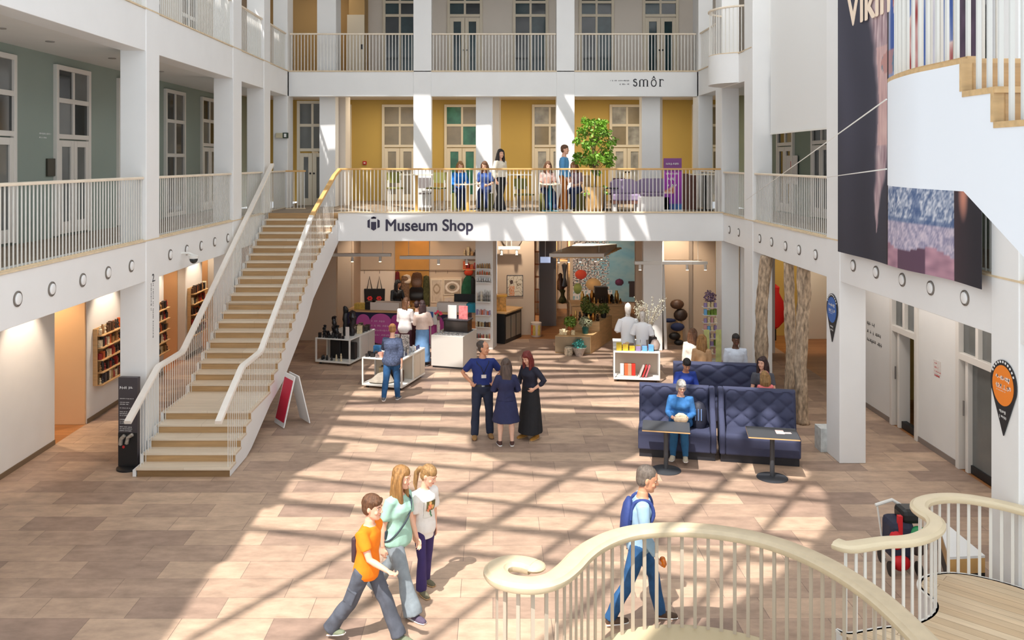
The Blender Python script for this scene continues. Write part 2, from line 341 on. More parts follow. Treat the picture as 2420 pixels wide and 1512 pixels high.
# roof out of view: sheets added to block sun, steel lattice set by its shadows
TR = bpy.data.materials.new('sunblock_cloth'); TR.use_nodes = True; nt = TR.node_tree; nt.nodes.remove(nt.nodes['Principled BSDF'])
t1 = nt.nodes.new('ShaderNodeBsdfTranslucent'); t1.inputs[0].default_value = (.8,.8,.8,1); nt.links.new(t1.outputs[0], nt.nodes['Material Output'].inputs[0])
HR = 12.0; DX, DY = -SUN.x*HR, -SUN.y*HR             # a roof point over (x+DX, y+DY) shades the floor point (x, y)
pts = []
for y, xe in ((-2, -.5), (4, -.3), (7, .3), (8.3, .9), (9.2, 1.7), (10, 2.6), (10.8, 3.5), (11.6, 4.2), (12.5, 4.85), (13.6, 5.2), (15, 5.3), (17, 5.1), (19, 4.9), (23, 4.8), (28, 5.9), (32, 5.9)): pts.append((xe+DX, y+DY, HR))
b = MB(); b.prism(pts+[(8.5, 32+DY, HR), (8.5, -2+DY, HR)], (0,0,.05)); struct(b.build('roof_sunblock_right', TR))  # unseen translucent sheet added to keep direct sun off the right wall
b = MB(); b.box(-14, -3.6+DX, -6, 13+DY, HR, HR+.1); b.box(-14, -7.15, 13+DY, 22.7, HR, HR+.1); b.box(-14, 8, 22.7, 25.38, HR, HR+.1); struct(b.build('roof_sunblock_left', WHITE2))  # unseen panels added to block sun on the left columns and rear beam
STEEL = M('roof_steel', (205,205,205), .5)
def rib(mb, x, y, dx, dy, l0, l1, w, h=.12):
    n = math.hypot(dx, dy); dx, dy = dx/n, dy/n; a = math.atan2(dy, dx)
    mb.obox((x+DX+dx*(l0+l1)/2, y+DY+dy*(l0+l1)/2, HR+.2), (l1-l0, w, h), a)
b = MB()
for k in range(9): rib(b, -4.2+k*1.28, 8.0, .54+.01*k, .84, -2, 11.5, (.13,.2,.12,.16)[k % 4])
for k in range(6): rib(b, -4, 12.3+k*1.05, .95, -.24-.03*(k % 3), -1, 10, (.12,.17,.1)[k % 3])
for k in range(13): rib(b, -4, 17.2+k*.62, .98, .12*((k % 3)-1.2), -1, 10.5, (.2,.3,.17,.26)[k % 4])
for k in range(6): rib(b, -1.5+k*1.5, 25.0, .5, 1.0, -3, 9, .36)
for k in range(6): rib(b, -2.0+k*1.6, 25.0, -.45, 1.0, -3, 9, .28)
struct(b.build('roof_lattice', STEEL))
b = MB(); b.lathe((1.06+DX, 16.1+DY, HR+.35), [(1.62,0),(1.66,.05),(1.62,.1)], 48); struct(b.build('roof_shadow_disc', WHITE2))  # unseen disc added to cast the round shadow on the floor
# ------------------------------------------------------------------ windows and doors (setting)
WN = [0, 0]
def window(o, u, n, w, z0, z1, rails, fm=FRAMEW, gm=GLASSD, doors=None, cols=2, fw=.09, gm2=None, handle=True):
    """o: lower left corner seen from the atrium, u along the wall, n out of the wall; rails: heights of the cross bars; doors: height below which there are two leaves"""
    o, u, n = Vector(o), Vector(u), Vector(n); ix = 1 if doors else 0; WN[ix] += 1
    t = struct(bpy.data.objects.new(('door_%d' if doors else 'window_%d') % WN[ix], None)); S.collection.objects.link(t); t.location = o+u*w/2; t.empty_display_size = .1
    R = Matrix((u, n, Vector((0,0,1)))).transposed()
    def bx(mb, a0, a1, h0, h1, d0, d1): mb.obox(o+u*(a0+a1)/2+n*(d0+d1)/2+Vector((0,0,(h0+h1)/2-o.z)), (abs(a1-a0), abs(d1-d0), abs(h1-h0)), R=R)
    b = MB(); d0, d1 = -.02, .07
    bx(b, 0, fw, z0, z1, d0, d1); bx(b, w-fw, w, z0, z1, d0, d1); bx(b, fw, w-fw, z1-fw, z1, d0, d1)
    bars = sorted(rails); lo = doors if doors else z0
    if not doors: bx(b, fw, w-fw, z0, z0+fw, d0, d1)
    for r in bars: bx(b, fw, w-fw, r-.045, r+.045, d0, d1-.01)
    for c in range(1, cols): bx(b, w*c/cols-.035, w*c/cols+.035, lo, z1-fw, d0, d1-.015)
    b.build('frame', fm, t, bev=.006)
    hs = [lo]+[r for r in bars if r > lo+.02]+[z1]
    for j in range(len(hs)-1):
        for c in range(cols):
            b = MB(); bx(b, max(fw, w*c/cols), min(w-fw, w*(c+1)/cols), hs[j], hs[j+1], .002, .022); b.build('pane', gm2 if gm2 and (j+c) % 2 else gm, t)
    if doors:
        for c in (0, 1):
            a0, a1 = (fw, w/2-.006) if c == 0 else (w/2+.006, w-fw); b = MB(); s = .12
            bx(b, a0, a0+s, z0+.02, doors-.05, .0, .06); bx(b, a1-s, a1, z0+.02, doors-.05, .0, .06); bx(b, a0+s, a1-s, doors-.17, doors-.05, .0, .06); bx(b, a0+s, a1-s, z0+.02, z0+.24, .0, .06)
            lf = b.build('door_leaf', fm, t, bev=.005)
            b = MB(); bx(b, a0+s, a1-s, z0+.2, doors-.15, .01, .03); b.build('pane', gm2 or gm, t)
            if handle:
                b = MB(); a = (a1-.05) if c == 0 else a0+.05; b.ell(o+u*a+n*.1+Vector((0,0,z0+1.0-o.z)), (.03,.03,.03), 8); b.tube([o+u*a+n*.05+Vector((0,0,z0+1.0-o.z)), o+u*a+n*.1+Vector((0,0,z0+1.0-o.z))], .012, 6); b.build('handle', BLACK, t)
    return t
UX, NY, VZ = (1,0,0), (0,-1,0), (0,0,1)
for k, y in enumerate((10.55, 13.2, 15.88, 18.54, 21.2, 23.85)):     # left gallery, first floor
    window((-XI, y, Z1), (0,1,0), (1,0,0), 1.36, Z1+.01, 6.98, [6.33, 5.66] if k != 4 else [6.2, 5.35], FRAMEW, GLASSD, doors=5.64 if k != 4 else None, gm2=GLASSG)
for k, y in enumerate((12.0, 17.0, 19.6, 22.2)): window((-XI, y, Z2), (0,1,0), (1,0,0), 1.3, Z2+.01, 9.25 if y < 19 else 10.2, [9.0], FRAMEW, GLASSD)
for y in (16.1, 18.75, 21.4, 24.0, 12.2): window((7.9, y, Z1), (0,-1,0), (-1,0,0), 1.3, Z1+.01, 6.98, [6.33, 5.66], FRAMEW, GLASSG, doors=5.64, gm2=GLASSD)
for y in (16.2, 21.4): window((7.9, y, Z2), (0,-1,0), (-1,0,0), 1.2, Z2+.01, 10.2, [9.6], FRAMEW, M('brown_glass', (110,72,44), .15))
for k, (px, w) in enumerate(((738, 1.35), (903, 1.22), (1050, 1.22), (1257, 1.22), (1440, 1.2), (1635, 1.2))):      # ochre wall
    x = (px-CX)*YW/F
    window((x, YW, Z1), UX, NY, w, Z1+.01, 7.14, [6.43, 5.72], FRAMEC, M('warm_grey_glass', (142,130,108), .12, var=.25, scale=1.3), doors=5.7, gm2=(None, None, M('green_lit_glass', (52,112,84), .15, var=.5, scale=2), M('pale_lit_glass', (168,166,160), .12, var=.45, scale=3), M('pale_lit_glass'), None)[k])
window(((690-CX)*25.9/F, 26.6, Z1), UX, NY, .95, Z1+.01, 7.05, [6.3, 5.55], FRAMEC, GLASSG, doors=5.5)
for k, (px, w) in enumerate(((905, 1.12), (1057, 1.16), (1212, 1.16), (1368, 1.15), (1518, 1.18))):                # second floor
    x = (px-CX)*28.5/F; d = k in (1, 4)
    window((x, 28.5, Z2), UX, NY, w, Z2+.02, 11.1, [10.42, 9.98] , FRAMEC, GLASSD, doors=9.95 if d else None, gm2=M('teal_dark_glass', (40,62,66), .1, var=.4, scale=2))
t = struct(bpy.data.objects.new('door_20', None)); S.collection.objects.link(t); t.location = (-4.3, 27.7, Z2)     # door in the recess
boxpart('door_leaf', FRAMEC, t, -.35, .2, -.05, 0, 0, 2.05); boxpart('handle', BLACK, t, .1, .16, -.1, -.04, .95, 1.1)
for k, (y0, y1) in enumerate(RD):                                     # ground floor doorways on the right, windows over them
    zt = 1.92; t = struct(bpy.data.objects.new('door_%d' % (30+k), None)); S.collection.objects.link(t); t.location = (7.9, (y0+y1)/2, 0)
    b = MB(); x0, x1 = 7.86, 8.13
    for a in (y0, y1-.1): b.box(x0, x1, a, a+.1, 0, Z1B+.1)
    b.box(x0+.008, x1-.01, y0+.01, y1-.01, zt-.06, zt+.06); b.box(x0+.014, x1-.1, (y0+y1)/2-.04, (y0+y1)/2+.04, zt, Z1B+.1); b.box(x0+.05, x1, y1-.3, y1-.22, 0, zt); b.build('frame', FRAMEW, t, bev=.006)
    b = MB(); b.box(7.95, 7.97, y0+.1, y1-.1, zt+.06, Z1B+.1); b.build('pane', GLASSG, t)
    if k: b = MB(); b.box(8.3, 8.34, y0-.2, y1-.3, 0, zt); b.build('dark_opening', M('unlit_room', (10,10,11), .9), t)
    else: b = MB(); b.box(7.99, 8.02, y0+.1, y1-.3, .14, zt-.06); b.build('pane', GLASSG, t)
    b = MB(); b.box(7.96, 8.06, y0+.1, y1-.3, .01, .14); b.build('kick_plate', BLACK, t)
    b = MB(); b.cyl((7.86, y1-.26, .95), (7.86, y1-.26, 1.2), .014); b.build('handle', CHROME, t)

# ------------------------------------------------------------------ balustrades
RAILSEC = [(-.035,-.02),(.035,-.02),(.042,-.005),(.04,.015),(.02,.025),(-.02,.025),(-.04,.015),(-.042,-.005)]
BARS = {}
def bar_mesh(h, w=.02, d=.012, mat=METALW):
    k = (round(h, 3), w, d, mat.name)
    if k not in BARS:
        b = MB(); b.box(-w/2, w/2, -d/2, d/2, 0, h); me = bpy.data.meshes.new('baluster'); me.from_pydata(b.v, [], b.f); me.materials.append(mat); BARS[k] = me
    return BARS[k]
def balustrade(label, base, hgt, step=.095, railmat=OAKR, sec=RAILSEC, trim=OAKW, trimz=0, barw=.02, bard=.012, rail=None, mat=METALW, bars=None, ends=(.04, .04), group=None, top=True):
    P = [Vector(p) for p in base]; t = thing('balustrade', label, 'railing', P[0], 0, group)
    b = MB(); b.sweep(rail or [p+Vector((0,0,hgt)) for p in P], sec); b.build('handrail', railmat, t, smooth=True)
    d = [0]
    for i in range(1, len(P)): d.append(d[-1]+(P[i]-P[i-1]).length)
    n = max(2, int((d[-1]-sum(ends))/step)); me = bar_mesh(hgt-.015, barw, bard, mat); k = 0; extra = []
    for i in range(n+1):
        s = ends[0]+(d[-1]-sum(ends))*i/n
        j = max(q for q in range(len(P)-1) if d[q] <= s+1e-6); e = (s-d[j])/(d[j+1]-d[j]); p = P[j].lerp(P[j+1], e); tg = P[j+1]-P[j]
        if i < 100: put('baluster', me, p-P[0], t, math.atan2(tg.y, tg.x))
        else: extra.append(p)
    if extra:
        b = MB()
        for p in extra: b.box(p.x-barw/2, p.x+barw/2, p.y-bard/2, p.y+bard/2, p.z, p.z+hgt-.015)
        o = b.build('baluster', mat, t); o['kind'] = 'stuff'
    if trim: 
        b = MB(); b.sweep([p+Vector((0,0,-.012+trimz)) for p in P], [(-.025,-.01),(.025,-.01),(.025,.012),(-.025,.012)]); b.build('bottom_rail', trim, t)
    return t
BX = A+.06
BAYS = [(7.2, 9.84), (10.39, 14.93), (15.52, 19.93), (20.6, 22.62), (23.25, 25.2)]
ORD = ('beyond the nearest column', 'in the wide bay nearest the viewer', 'in the bay behind the near column', 'in the narrow bay before the corner', 'in the last bay at the rear corner')
for sx, side in ((-1, 'left'), (1, 'right')):
    for zf, fl in ((Z1, 'first floor'), (Z2, 'second floor')):
        for k, (y0, y1) in enumerate(BAYS):
            if (k == 0 and zf == Z2) or (sx > 0 and zf == Z2 and k < 4) or (sx < 0 and zf == Z2 and k == 1 and False): continue
            balustrade('white railing, %s gallery, %s, %s' % (side, fl, ORD[k]), [(sx*BX, y0+.01, zf+.04), (sx*BX, y1-.01, zf+.04)], 1.05)
x977, x1315 = (977-CX)*YC/F, (1315-CX)*YC/F
for x0, x1, w in ((-A+.02, x977, 'left of the two tall rear columns'), (x977+.53, x1315, 'between the two tall rear columns'), (x1315+.53, A-.02, 'above the restaurant name on the beam')):
    balustrade('white railing at the rear on the second floor, %s' % w, [(x0+.01, YC+.05, Z2+.04), (x1-.01, YC+.05, Z2+.04)], 1.07)
balustrade('long balcony railing with honey handrail above the Museum Shop sign', [(-3.98, YB+.04, Z1+.075), (A-.07, YB+.04, Z1+.075)], 1.1, railmat=HONEY)
balustrade('short railing with honey handrail at the stair head by the corner column', [(-A+.1, 24.6, Z1+.05), (-A+.65, 24.7, Z1+.05)], 1.05, railmat=HONEY)
# rounded bay bulging out of the right gallery, second floor
arc = [Vector((6.28+.82*math.cos(a), 21.9+.85*math.sin(a), 0)) for a in [PI*.5+PI*k/20 for k in range(21)]]
b = MB(); b.prism([p+Vector((0,0,7.12)) for p in arc], (0,0,.72)); struct(b.build('fascia_round_bay', WHITE, smooth=True))
balustrade('curved white railing of the rounded bay bulging from the right gallery', [p*1+Vector((.03,0,7.86)) for p in arc[:-1]], 1.12, step=.1)

# ------------------------------------------------------------------ main staircase
NR, RISE = 26, .1485
def nose(n):                                          # distance of the nosing of tread n
    return 14.3+.3*(n-1) if n <= 5 else 16.8+.29*(n-6)
def xr(n): return -4.33+.004*n if n < 19 else -4.254+.036*(n-19)
XL = -5.885
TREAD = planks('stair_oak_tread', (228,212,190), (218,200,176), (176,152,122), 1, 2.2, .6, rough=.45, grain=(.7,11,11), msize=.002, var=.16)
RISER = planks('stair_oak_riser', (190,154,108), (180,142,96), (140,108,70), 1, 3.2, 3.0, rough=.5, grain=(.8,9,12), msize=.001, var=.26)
st = thing('staircase', 'wide oak staircase climbing to the balcony beside the Museum Shop sign', 'staircase', (-5.1, 14.3, 0))
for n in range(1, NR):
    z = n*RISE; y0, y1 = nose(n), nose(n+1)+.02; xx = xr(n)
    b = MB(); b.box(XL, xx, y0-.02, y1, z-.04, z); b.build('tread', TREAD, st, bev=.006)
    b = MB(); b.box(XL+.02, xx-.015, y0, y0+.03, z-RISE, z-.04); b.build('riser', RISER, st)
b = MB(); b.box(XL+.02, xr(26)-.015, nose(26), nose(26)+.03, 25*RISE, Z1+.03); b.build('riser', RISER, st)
SLO = [(14, 0), (15.4, .02), (16, .32), (17.8, .7), (19.95, 1.57), (22.6, 3.13), (24, 3.4)]
for x0, x1 in ((XL-.06, XL), (0, 0)):                 # white stringers
    b = MB()
    if not x0:
        for seg in range(NR-1):
            n = seg+1; xa, xb = xr(n)-.035, xr(n)-.008; y0, y1 = nose(n)+.01, nose(n+1)+.012
            lo = lambda y: [za+(zc-za)*(y-ya)/(yc-ya) for (ya, za), (yc, zc) in zip(SLO, SLO[1:]) if ya <= y <= yc][0]
            q0, q1 = xr(n)-.008, xr(n+1)-.008; zt = n*RISE-.04
            b.add([(q0-.04,y0,lo(y0)),(q1-.04,y1,lo(y1)),(q1-.04,y1,zt),(q0-.04,y0,zt),(q0,y0,lo(y0)),(q1,y1,lo(y1)),(q1,y1,zt),(q0,y0,zt)], [(0,3,2,1),(4,5,6,7),(0,1,5,4),(1,2,6,5),(2,3,7,6),(3,0,4,7)])
    else:
        pts = [(x0, 14.32, 0), (x0, 14.32, .1)]+[q for n in range(1, NR) for q in ((x0, nose(n)+.01, n*RISE-.04), (x0, nose(n+1)+.01, n*RISE-.04))]+[(x0, 22.7, 3.1), (x0, 16.8, .15), (x0, 14.8, 0)]
        for seg in range(NR-1):
            n = seg+1; y0, y1 = nose(n)+.01, nose(n+1)+.01; lo = max(0, (n-4)*RISE-.35)
            b.prism([(x0, y0, lo), (x0, y1, lo+.1), (x0, y1, n*RISE-.04), (x0, y0, n*RISE-.04)], (x1-x0, 0, 0))
    b.build('stringer', WHITE, st)
WRAIL = M('white_oak_rail', (240,232,222), .4, var=.03)
STSEC = [(-.055,-.03),(.055,-.03),(.06,.0),(.05,.03),(-.05,.03),(-.06,0)]
def srail(x, flip, label, ytop, honey):
    t = thing('balustrade', label, 'railing', (x(0), 14.3, 0))
    kn = [(13.85, 1.03), (15.12, 1.62), (16.3, 1.62), (ytop, 1.62+(ytop-16.3)*.53)]
    def rz(y):
        for (a, za), (c, zc) in zip(kn, kn[1:]):
            if y <= c: return za+(zc-za)*(y-a)/(c-a)
        return kn[-1][1]
    ys = [13.85, 14.3, 15.08, 15.16, 15.7, 16.26, 16.36]+[17+.4*k for k in range(200) if 17+.4*k < ytop-.05]+[ytop]
    n_of = lambda y: 1+(y-14.3)/.3 if y < 15.5 else 5 if y < 16.8 else 6+(y-16.8)/.29
    pts = [Vector((x(n_of(y)), y, rz(y))) for y in ys]
    if honey: i0 = [i for i, y in enumerate(ys) if y < 21][-1]; lo, hi = pts[:i0+1], pts[i0:]
    else: lo, hi = pts, None
    b = MB(); b.sweep(lo, STSEC); b.build('handrail', WRAIL, t, smooth=True)
    if hi:
        b = MB(); b.sweep(hi+[Vector((-3.98, YB+.04, 4.995))], STSEC); b.build('handrail', HONEY, t, smooth=True)
    n = 0
    yb = 14.36
    while yb < ytop-.03:
        tr = min(NR, math.floor(n_of(yb)+1e-6)); zb = tr*RISE
        b = MB(); b.box(-.005, .005, -.006, .006, 0, rz(yb)-zb-.02); me = bpy.data.meshes.new('baluster'); me.from_pydata(b.v, [], b.f); me.materials.append(METALW)
        put('baluster', me, Vector((x(n_of(yb))-x(0), yb-14.3, zb)), t); yb += .11; n += 1
srail(lambda n: xr(max(1, n))-.06, 1, 'stair railing next to the shop, white handrail turning honey at the top', 22.35, True)
srail(lambda n: XL+.05, 0, 'white stair railing on the side next to the left gallery', 22.9, False)

for x in (-3.6, -.6, 2.6, 5.0): area('gallery_lamp', (x, 27.6, 7.27), (0,0,0), 1.6, .5, 36, (1,.87,.66))
area('gallery_lamp', (-5.4, 27.2, 10.8), (0,0,0), 1.2, .6, 10, (1,.85,.65))
# ------------------------------------------------------------------ museum shop under the balcony
SHOPB = M('shop_wall_paint', (192,172,150), .65, var=.02, scale=1)
BROWN = M('brown_panel', (108,84,66), .55, var=.1, scale=3)
GREYP = M('grey_shop_panel', (112,104,100), .6)
OAKC = M('oak_carcass', (206,166,116), .5, var=.12, scale=4, stretch=(1,1,5))
LGREY = M('light_grey_lacquer', (206,200,192), .45)
for q in ((-A-.4, -4.55, 25.2, 25.4, 0, 3.55), (-5.3, -4.35, 26.6, 26.8, 0, 3.55), (-4.35, -.2, 28.2, 28.4, 0, 3.55), (.12, 1.24, 26.0, 26.2, 0, 3.55), (1.1, 1.24, 26.2, 28, 0, 3.55), (4.1, A+.4, 24.9, 25.1, 0, 3.55), (5.6, 5.7, 25.1, 31, 0, 3.55), (.9, 1.5, 29.8, 30, 0, 3.55), (1.2, 5.7, 30.6, 30.8, 0, 3.55), (-4.4, -4.3, 26.8, 28.3, 0, 3.55)): b = MB(); b.box(*q); struct(b.build('wall_shop', SHOPB))
slab('wall_shop_left', BROWN, -6.6, -5.2, 25.9, 26.0, 0, 3.55)
slab('wall_shop_panel', GREYP, 1.47, 2.0, 27.4, 27.7, 0, 3.5)
b = MB(); b.obox((-.19, 24.25, 1.75), (.5, .5, 3.5), -.22); struct(b.build('pillar_shop', WHITE2, bev=.01))
b = MB(); b.obox((4.42, 24.1, 1.75), (.52, .5, 3.5), -.1); b.obox((4.74, 24.2, 1.75), (.08, .45, 3.5), -.1, R=Matrix.Rotation(-.1, 3, 'Z') @ Matrix.Rotation(-.035, 3, 'Y')); struct(b.build('pillar_shop', WHITE2, bev=.01))
b = MB(); b.box(4.9, 5.98, 24.86, 24.9, 2.35, 2.38); b.box(5.62, 5.72, 24.85, 24.9, 0, 3.5); struct(b.build('trim_20', M('taupe_strip', (150,136,122), .5)))
PAL = [(40,34,32), (60,44,36), (150,40,34), (196,92,44), (224,206,172), (150,110,66), (90,62,44), (210,190,150), (70,66,70), (176,140,90)]
PM = [M('goods_%s' % 'abcdefghij'[i], c, .45, var=.35, scale=30) for i, c in enumerate(PAL)]
def goods(label, cat, group, name, p, u, n, w, rnd, hmin, hmax, count, d=.12, mats=PM, lean=.05, kind='box'):
    """things standing in a row along u on the point p, facing n"""
    p, u, n = Vector(p), Vector(u), Vector(n); x = 0; cw = w/count
    for i in range(count):
        ww = cw*rnd.uniform(.62, .9); h = rnd.uniform(hmin, hmax); c = p+u*(x+cw/2); x += cw; b = MB(True); k = kind if kind != 'mix' else rnd.choice(('box', 'jar', 'box', 'fig'))
        if k == 'box':
            R = Matrix((u, n, Vector((0,0,1)))).transposed(); b.obox((0,0,h/2), (ww, d*rnd.uniform(.6, 1), h), R=R)
            o = b.build(name, rnd.choice(mats), None, bev=.003)
        elif k == 'jar': r = ww/2; b.lathe((0,0,0), [(r*.8,0),(r,.02),(r,h*.7),(r*.6,h*.82),(r*.62,h)], 10); o = b.build(name, rnd.choice(mats), None, smooth=True)
        else: r = ww/2; b.lathe((0,0,0), [(r*.9,0),(r*.95,h*.1),(r*.55,h*.3),(r*.9,h*.5),(r*.4,h*.72),(r*.55,h*.85),(r*.2,h)], 9); o = b.build(name, rnd.choice(mats), None, smooth=True)
        o.location = c; tag(o, label, cat, group)
# left gallery: wall racks of books and souvenirs
rr = random.Random(4)
WHICH = [('nearest the viewer, before the near column', 17.45, 18.62, .68, 1.82), ('half hidden behind the near column', 19.75, 21.15, .6, 1.8), ('beside the staircase, furthest back', 22.85, 23.95, .58, 1.85)]
for lab, y0, y1, z0, z1 in WHICH:
    t = thing('wall_rack', 'oak wall rack of souvenirs %s' % lab, 'rack', (-XI, (y0+y1)/2, z0)); b = MB()
    b.box(-XI, -XI+.02, y0, y1, z0, z1); b.build('back_panel', OAKC, t)
    for y in (y0, y1-.02): boxpart('side_panel', OAKC, t, -XI+.02, -XI+.09, y, y+.02, z0, z1, local=False)
    for k in range(5):
        z = z0+(z1-z0)*k/4.6; boxpart('shelf', OAKC, t, -XI+.02, -XI+.2, y0+.02, y1-.02, z, z+.018, local=False)
        if k < 5: goods('small souvenir or book on the wall rack %s' % lab, 'souvenir', 'souvenirs on the wall rack %s' % lab, 'souvenir', (-XI+.11, y0+.03, z+.019), (0,1,0), (1,0,0), y1-y0-.06, rr, .12, .2, 11, d=.1, mats=PM[:7] if k else PM, kind='mix')
t = thing('tall_shelf', 'tall shelving of goods seen through the narrow doorway in the left wall', 'shelf', (-9.3, 19.6, 0))
for k in range(6): boxpart('shelf', OAKC, t, -10.4, -8.4, 19.5, 19.88, .12+k*.5, .15+k*.5, local=False); goods('souvenir on the tall shelving inside the left doorway', 'souvenir', 'souvenirs inside the left doorway', 'souvenir', (-9.75, 19.65, .151+k*.5), UX, NY, 1.3, rr, .15, .36, 9, kind='mix')
boxpart('side_panel', OAKC, t, -8.42, -8.4, 19.5, 19.88, 0, 3.1, local=False); boxpart('side_panel', OAKC, t, -10.42, -10.4, 19.5, 19.88, 0, 3.1, local=False)
for y in (14.8, 18.0, 20.6, 23.3): spot('wall_washer', (-7.35, y, Z1B+.02), (-8.05, y, 1.6), 110, (1,.8,.62), 75)
for y in (21.9, 24.5): spot('niche_lamp', (-8.0, y, Z1B), (-8.5, y, 1.0), 40, (1,.8,.58), 100)
spot('doorway_lamp', (-9.2, 16.6, Z1B), (-9.2, 17.5, 0), 150, (1,.74,.45), 130)
# lights of the shop
TL = M('spot_lens', (255,240,215), emit=6)
def track(lab, x0, x1, y, z, spots, w=.14):
    t = thing('track_light', lab, 'lamp', ((x0+x1)/2, y, z)); b = MB(); b.box(x0, x1, y-w/2, y+w/2, z, z+.09); b.build('housing', METALW, t, bev=.006)
    for x in (x0+.25, x1-.25): b = MB(); b.cyl((x, y, z+.09), (x, y, 3.55), .006, n=6); b.build('rod', METALW, t)
    for x in spots:
        b = MB(); b.cyl((x, y, z-.02), (x, y, z), .012, n=6); b.tube([(x, y-.0, z-.02), (x, y-.015, z-.15)], .04, 10, dome=0); h = b.build('spot_head', METALW, t, smooth=True)
        b = MB(); b.cyl((x, y-.0155, z-.156), (x, y-.0155, z-.152), .035, n=10); b.build('lens', TL, h)
track('white track light nearest the staircase under the balcony', -4.75, -2.93, 25.0, 2.46, (-4.05, -3.25))
track('long white track light over the pink counter', -2.65, -.16, 24.7, 2.42, (-1.55, -.75, -.3))
track('white track light at the right end of the shop ceiling', 3.9, 5.9, 23.9, 2.36, (4.05, 4.6, 5.35, 5.85))
track('short white track light in front of the framed drawing', .15, .8, 25.6, 2.6, (.25, .7))
t = thing('slatted_ceiling_raft', 'wooden slatted raft with spotlights hanging over the plant display', 'lamp', (2.5, 26, 2.6))
b = MB(); b.prism([(1.62,25,2.44),(3.2,25,2.44),(4.0,28,2.44),(2.7,28,2.44)], (0,0,.1)); b.build('frame', METALW, t)
for k in range(9): y = 25.1+k*.32; x0 = 1.7+.36*(y-25); boxpart('slat', OAKC, t, x0, x0+1.45, y, y+.2, 2.4, 2.438, local=False)
for x, y in ((1.9, 25.1), (2.2, 25.2), (2.55, 25.3), (3.0, 25.4), (3.25, 26), (3.45, 26.8), (3.7, 27.6)):
    b = MB(); b.tube([(x, y, 2.4), (x, y-.01, 2.27)], .035, 8, dome=0); h = b.build('spot_head', METALW, t, smooth=True); b = MB(); b.cyl((x, y-.0115, 2.264), (x, y-.0115, 2.268), .03, n=8); b.build('lens', TL, h)
for x in (2.0, 3.1): b = MB(); b.cyl((x, 25.4, 2.54), (x, 25.4, 3.55), .008, n=6); b.build('rod', METALW, t)
for x, y in ((-3.6, 25.6), (-1.4, 25.6), (.7, 24.9), (5.1, 23.8)): spot('shop_spot', (x, y, 3.3), (x, y+1.6, .9), 95, (1,.83,.66), 110)
spot('shop_spot', (2.8, 27.5, 3.3), (2.8, 29.6, .6), 260, (1,.84,.66), 120); spot('niche_glow', (-2.35, 27.75, 3.2), (-2.35, 28.2, 1.2), 22, (1,.62,.28), 100)
# pink scalloped counter
ca, cb = Vector((-4.2, 24.85, 0)), Vector((-.72, 24.29, 0)); cu = (cb-ca).normalized(); cn = Vector((cu.y, -cu.x, 0)); W = (cb-ca).length
t = thing('shop_counter', 'long shop counter with oak top and scalloped pink and magenta front', 'counter', ca)
b = MB(); b.prism([ca, cb, cb-cn*.7, ca-cn*.7], (0,0,.9)); b.build('body', M('navy_counter', (44,40,76), .5), t)
b = MB(); b.prism([ca+cn*.06+Vector((0,0,.9)), cb+cn*.06+Vector((0,0,.9)), cb-cn*.75+Vector((0,0,.9)), ca-cn*.75+Vector((0,0,.9))], (0,0,.045)); b.build('top', OAKC, t, bev=.006)
PK = [M('magenta_panel', (200,92,166), .5), M('plum_panel', (178,66,142), .5), M('pale_pink_panel', (222,160,206), .5)]
x = .3
for w, mi, h in ((.5, 0, .8), (.78, 0, .86), (.38, 1, .82), (.42, 1, .8), (.4, 1, .76), (.42, 0, .8), (.3, 1, .8), (.34, 0, .78), (.24, 2, .74), (.28, 2, .76)):
    w *= .85; b = MB(); c = ca+cu*(x+w/2)+cn*.012+Vector((0,0,.44)); pts = [c+cu*(w/2*math.cos(a))*1.0+Vector((0,0,h/2*(abs(math.sin(a))**.55)*(1 if math.sin(a) > 0 else -1))) for a in [2*PI*k/28 for k in range(28)]]
    b.prism(pts, cn*.015, 0); b.build('scallop', PK[mi], t, fix=True); x += w*.93
scribble('lettering', M('pink_print', (232,190,216)), t, ca+cu*.75+cn*.03+Vector((0,0,.68)), cu, .8, (.5, .6, .95, .9), .09, 3)
# things on the counter
def box_at(name, lab, cat, c, sz, mat, rz=0, group=None, bev=.004):
    b = MB(True); b.obox((0,0,sz[2]/2), sz, 0); o = b.build(name, mat, None, bev=bev); o.location = c; o.rotation_euler = (0,0,rz); return tag(o, lab, cat, group)
cang = math.atan2(cu.y, cu.x)
def onc(s, d=.25, z=.946): return ca+cu*s-cn*d+Vector((0,0,z))
box_at('crate', 'pale slatted crate of cards on the pink counter', 'crate', onc(1.1), (.85,.3,.22), M('pale_card', (226,214,204), .7, var=.2, scale=60, stretch=(6,1,1)), cang)
box_at('leaflet_box', 'white leaflet box on the counter left of the turquoise box', 'box', onc(3.05), (.85,.28,.25), M('white_card', (222,214,208), .7, var=.15, scale=50, stretch=(5,1,1)), cang)
box_at('leaflet_box', 'turquoise box at the right end of the pink counter', 'box', onc(3.62), (.28,.26,.24), M('turquoise_card', (36,150,176), .6), cang)
box_at('box', 'yellow tin on the counter at its left end', 'box', onc(.35), (.32,.25,.16), M('yellow_tin', (204,172,80), .5, var=.2, scale=20), cang)
box_at('basket', 'dark basket between the yellow tin and the pale crate on the counter', 'basket', onc(.66), (.28,.28,.22), PM[0], cang)
box_at('mat', 'yellow folder lying flat on the counter', 'folder', onc(1.85, .2), (.5,.25,.02), M('yellow_card', (226,178,64), .6), cang)
t = thing('monitor', 'black till monitor behind the right end of the counter', 'monitor', onc(3.35, .5), cang)
boxpart('screen', BLACK, t, -.3, .3, -.02, .02, .12, .46, .006); boxpart('stand', BLACK, t, -.05, .05, .0, .06, 0, .2); boxpart('foot', BLACK, t, -.12, .12, -.08, .1, 0, .015)
t = thing('sign_stand', 'white counter sign with a blue square emblem', 'sign', onc(2.5, -.1, 0), cang)
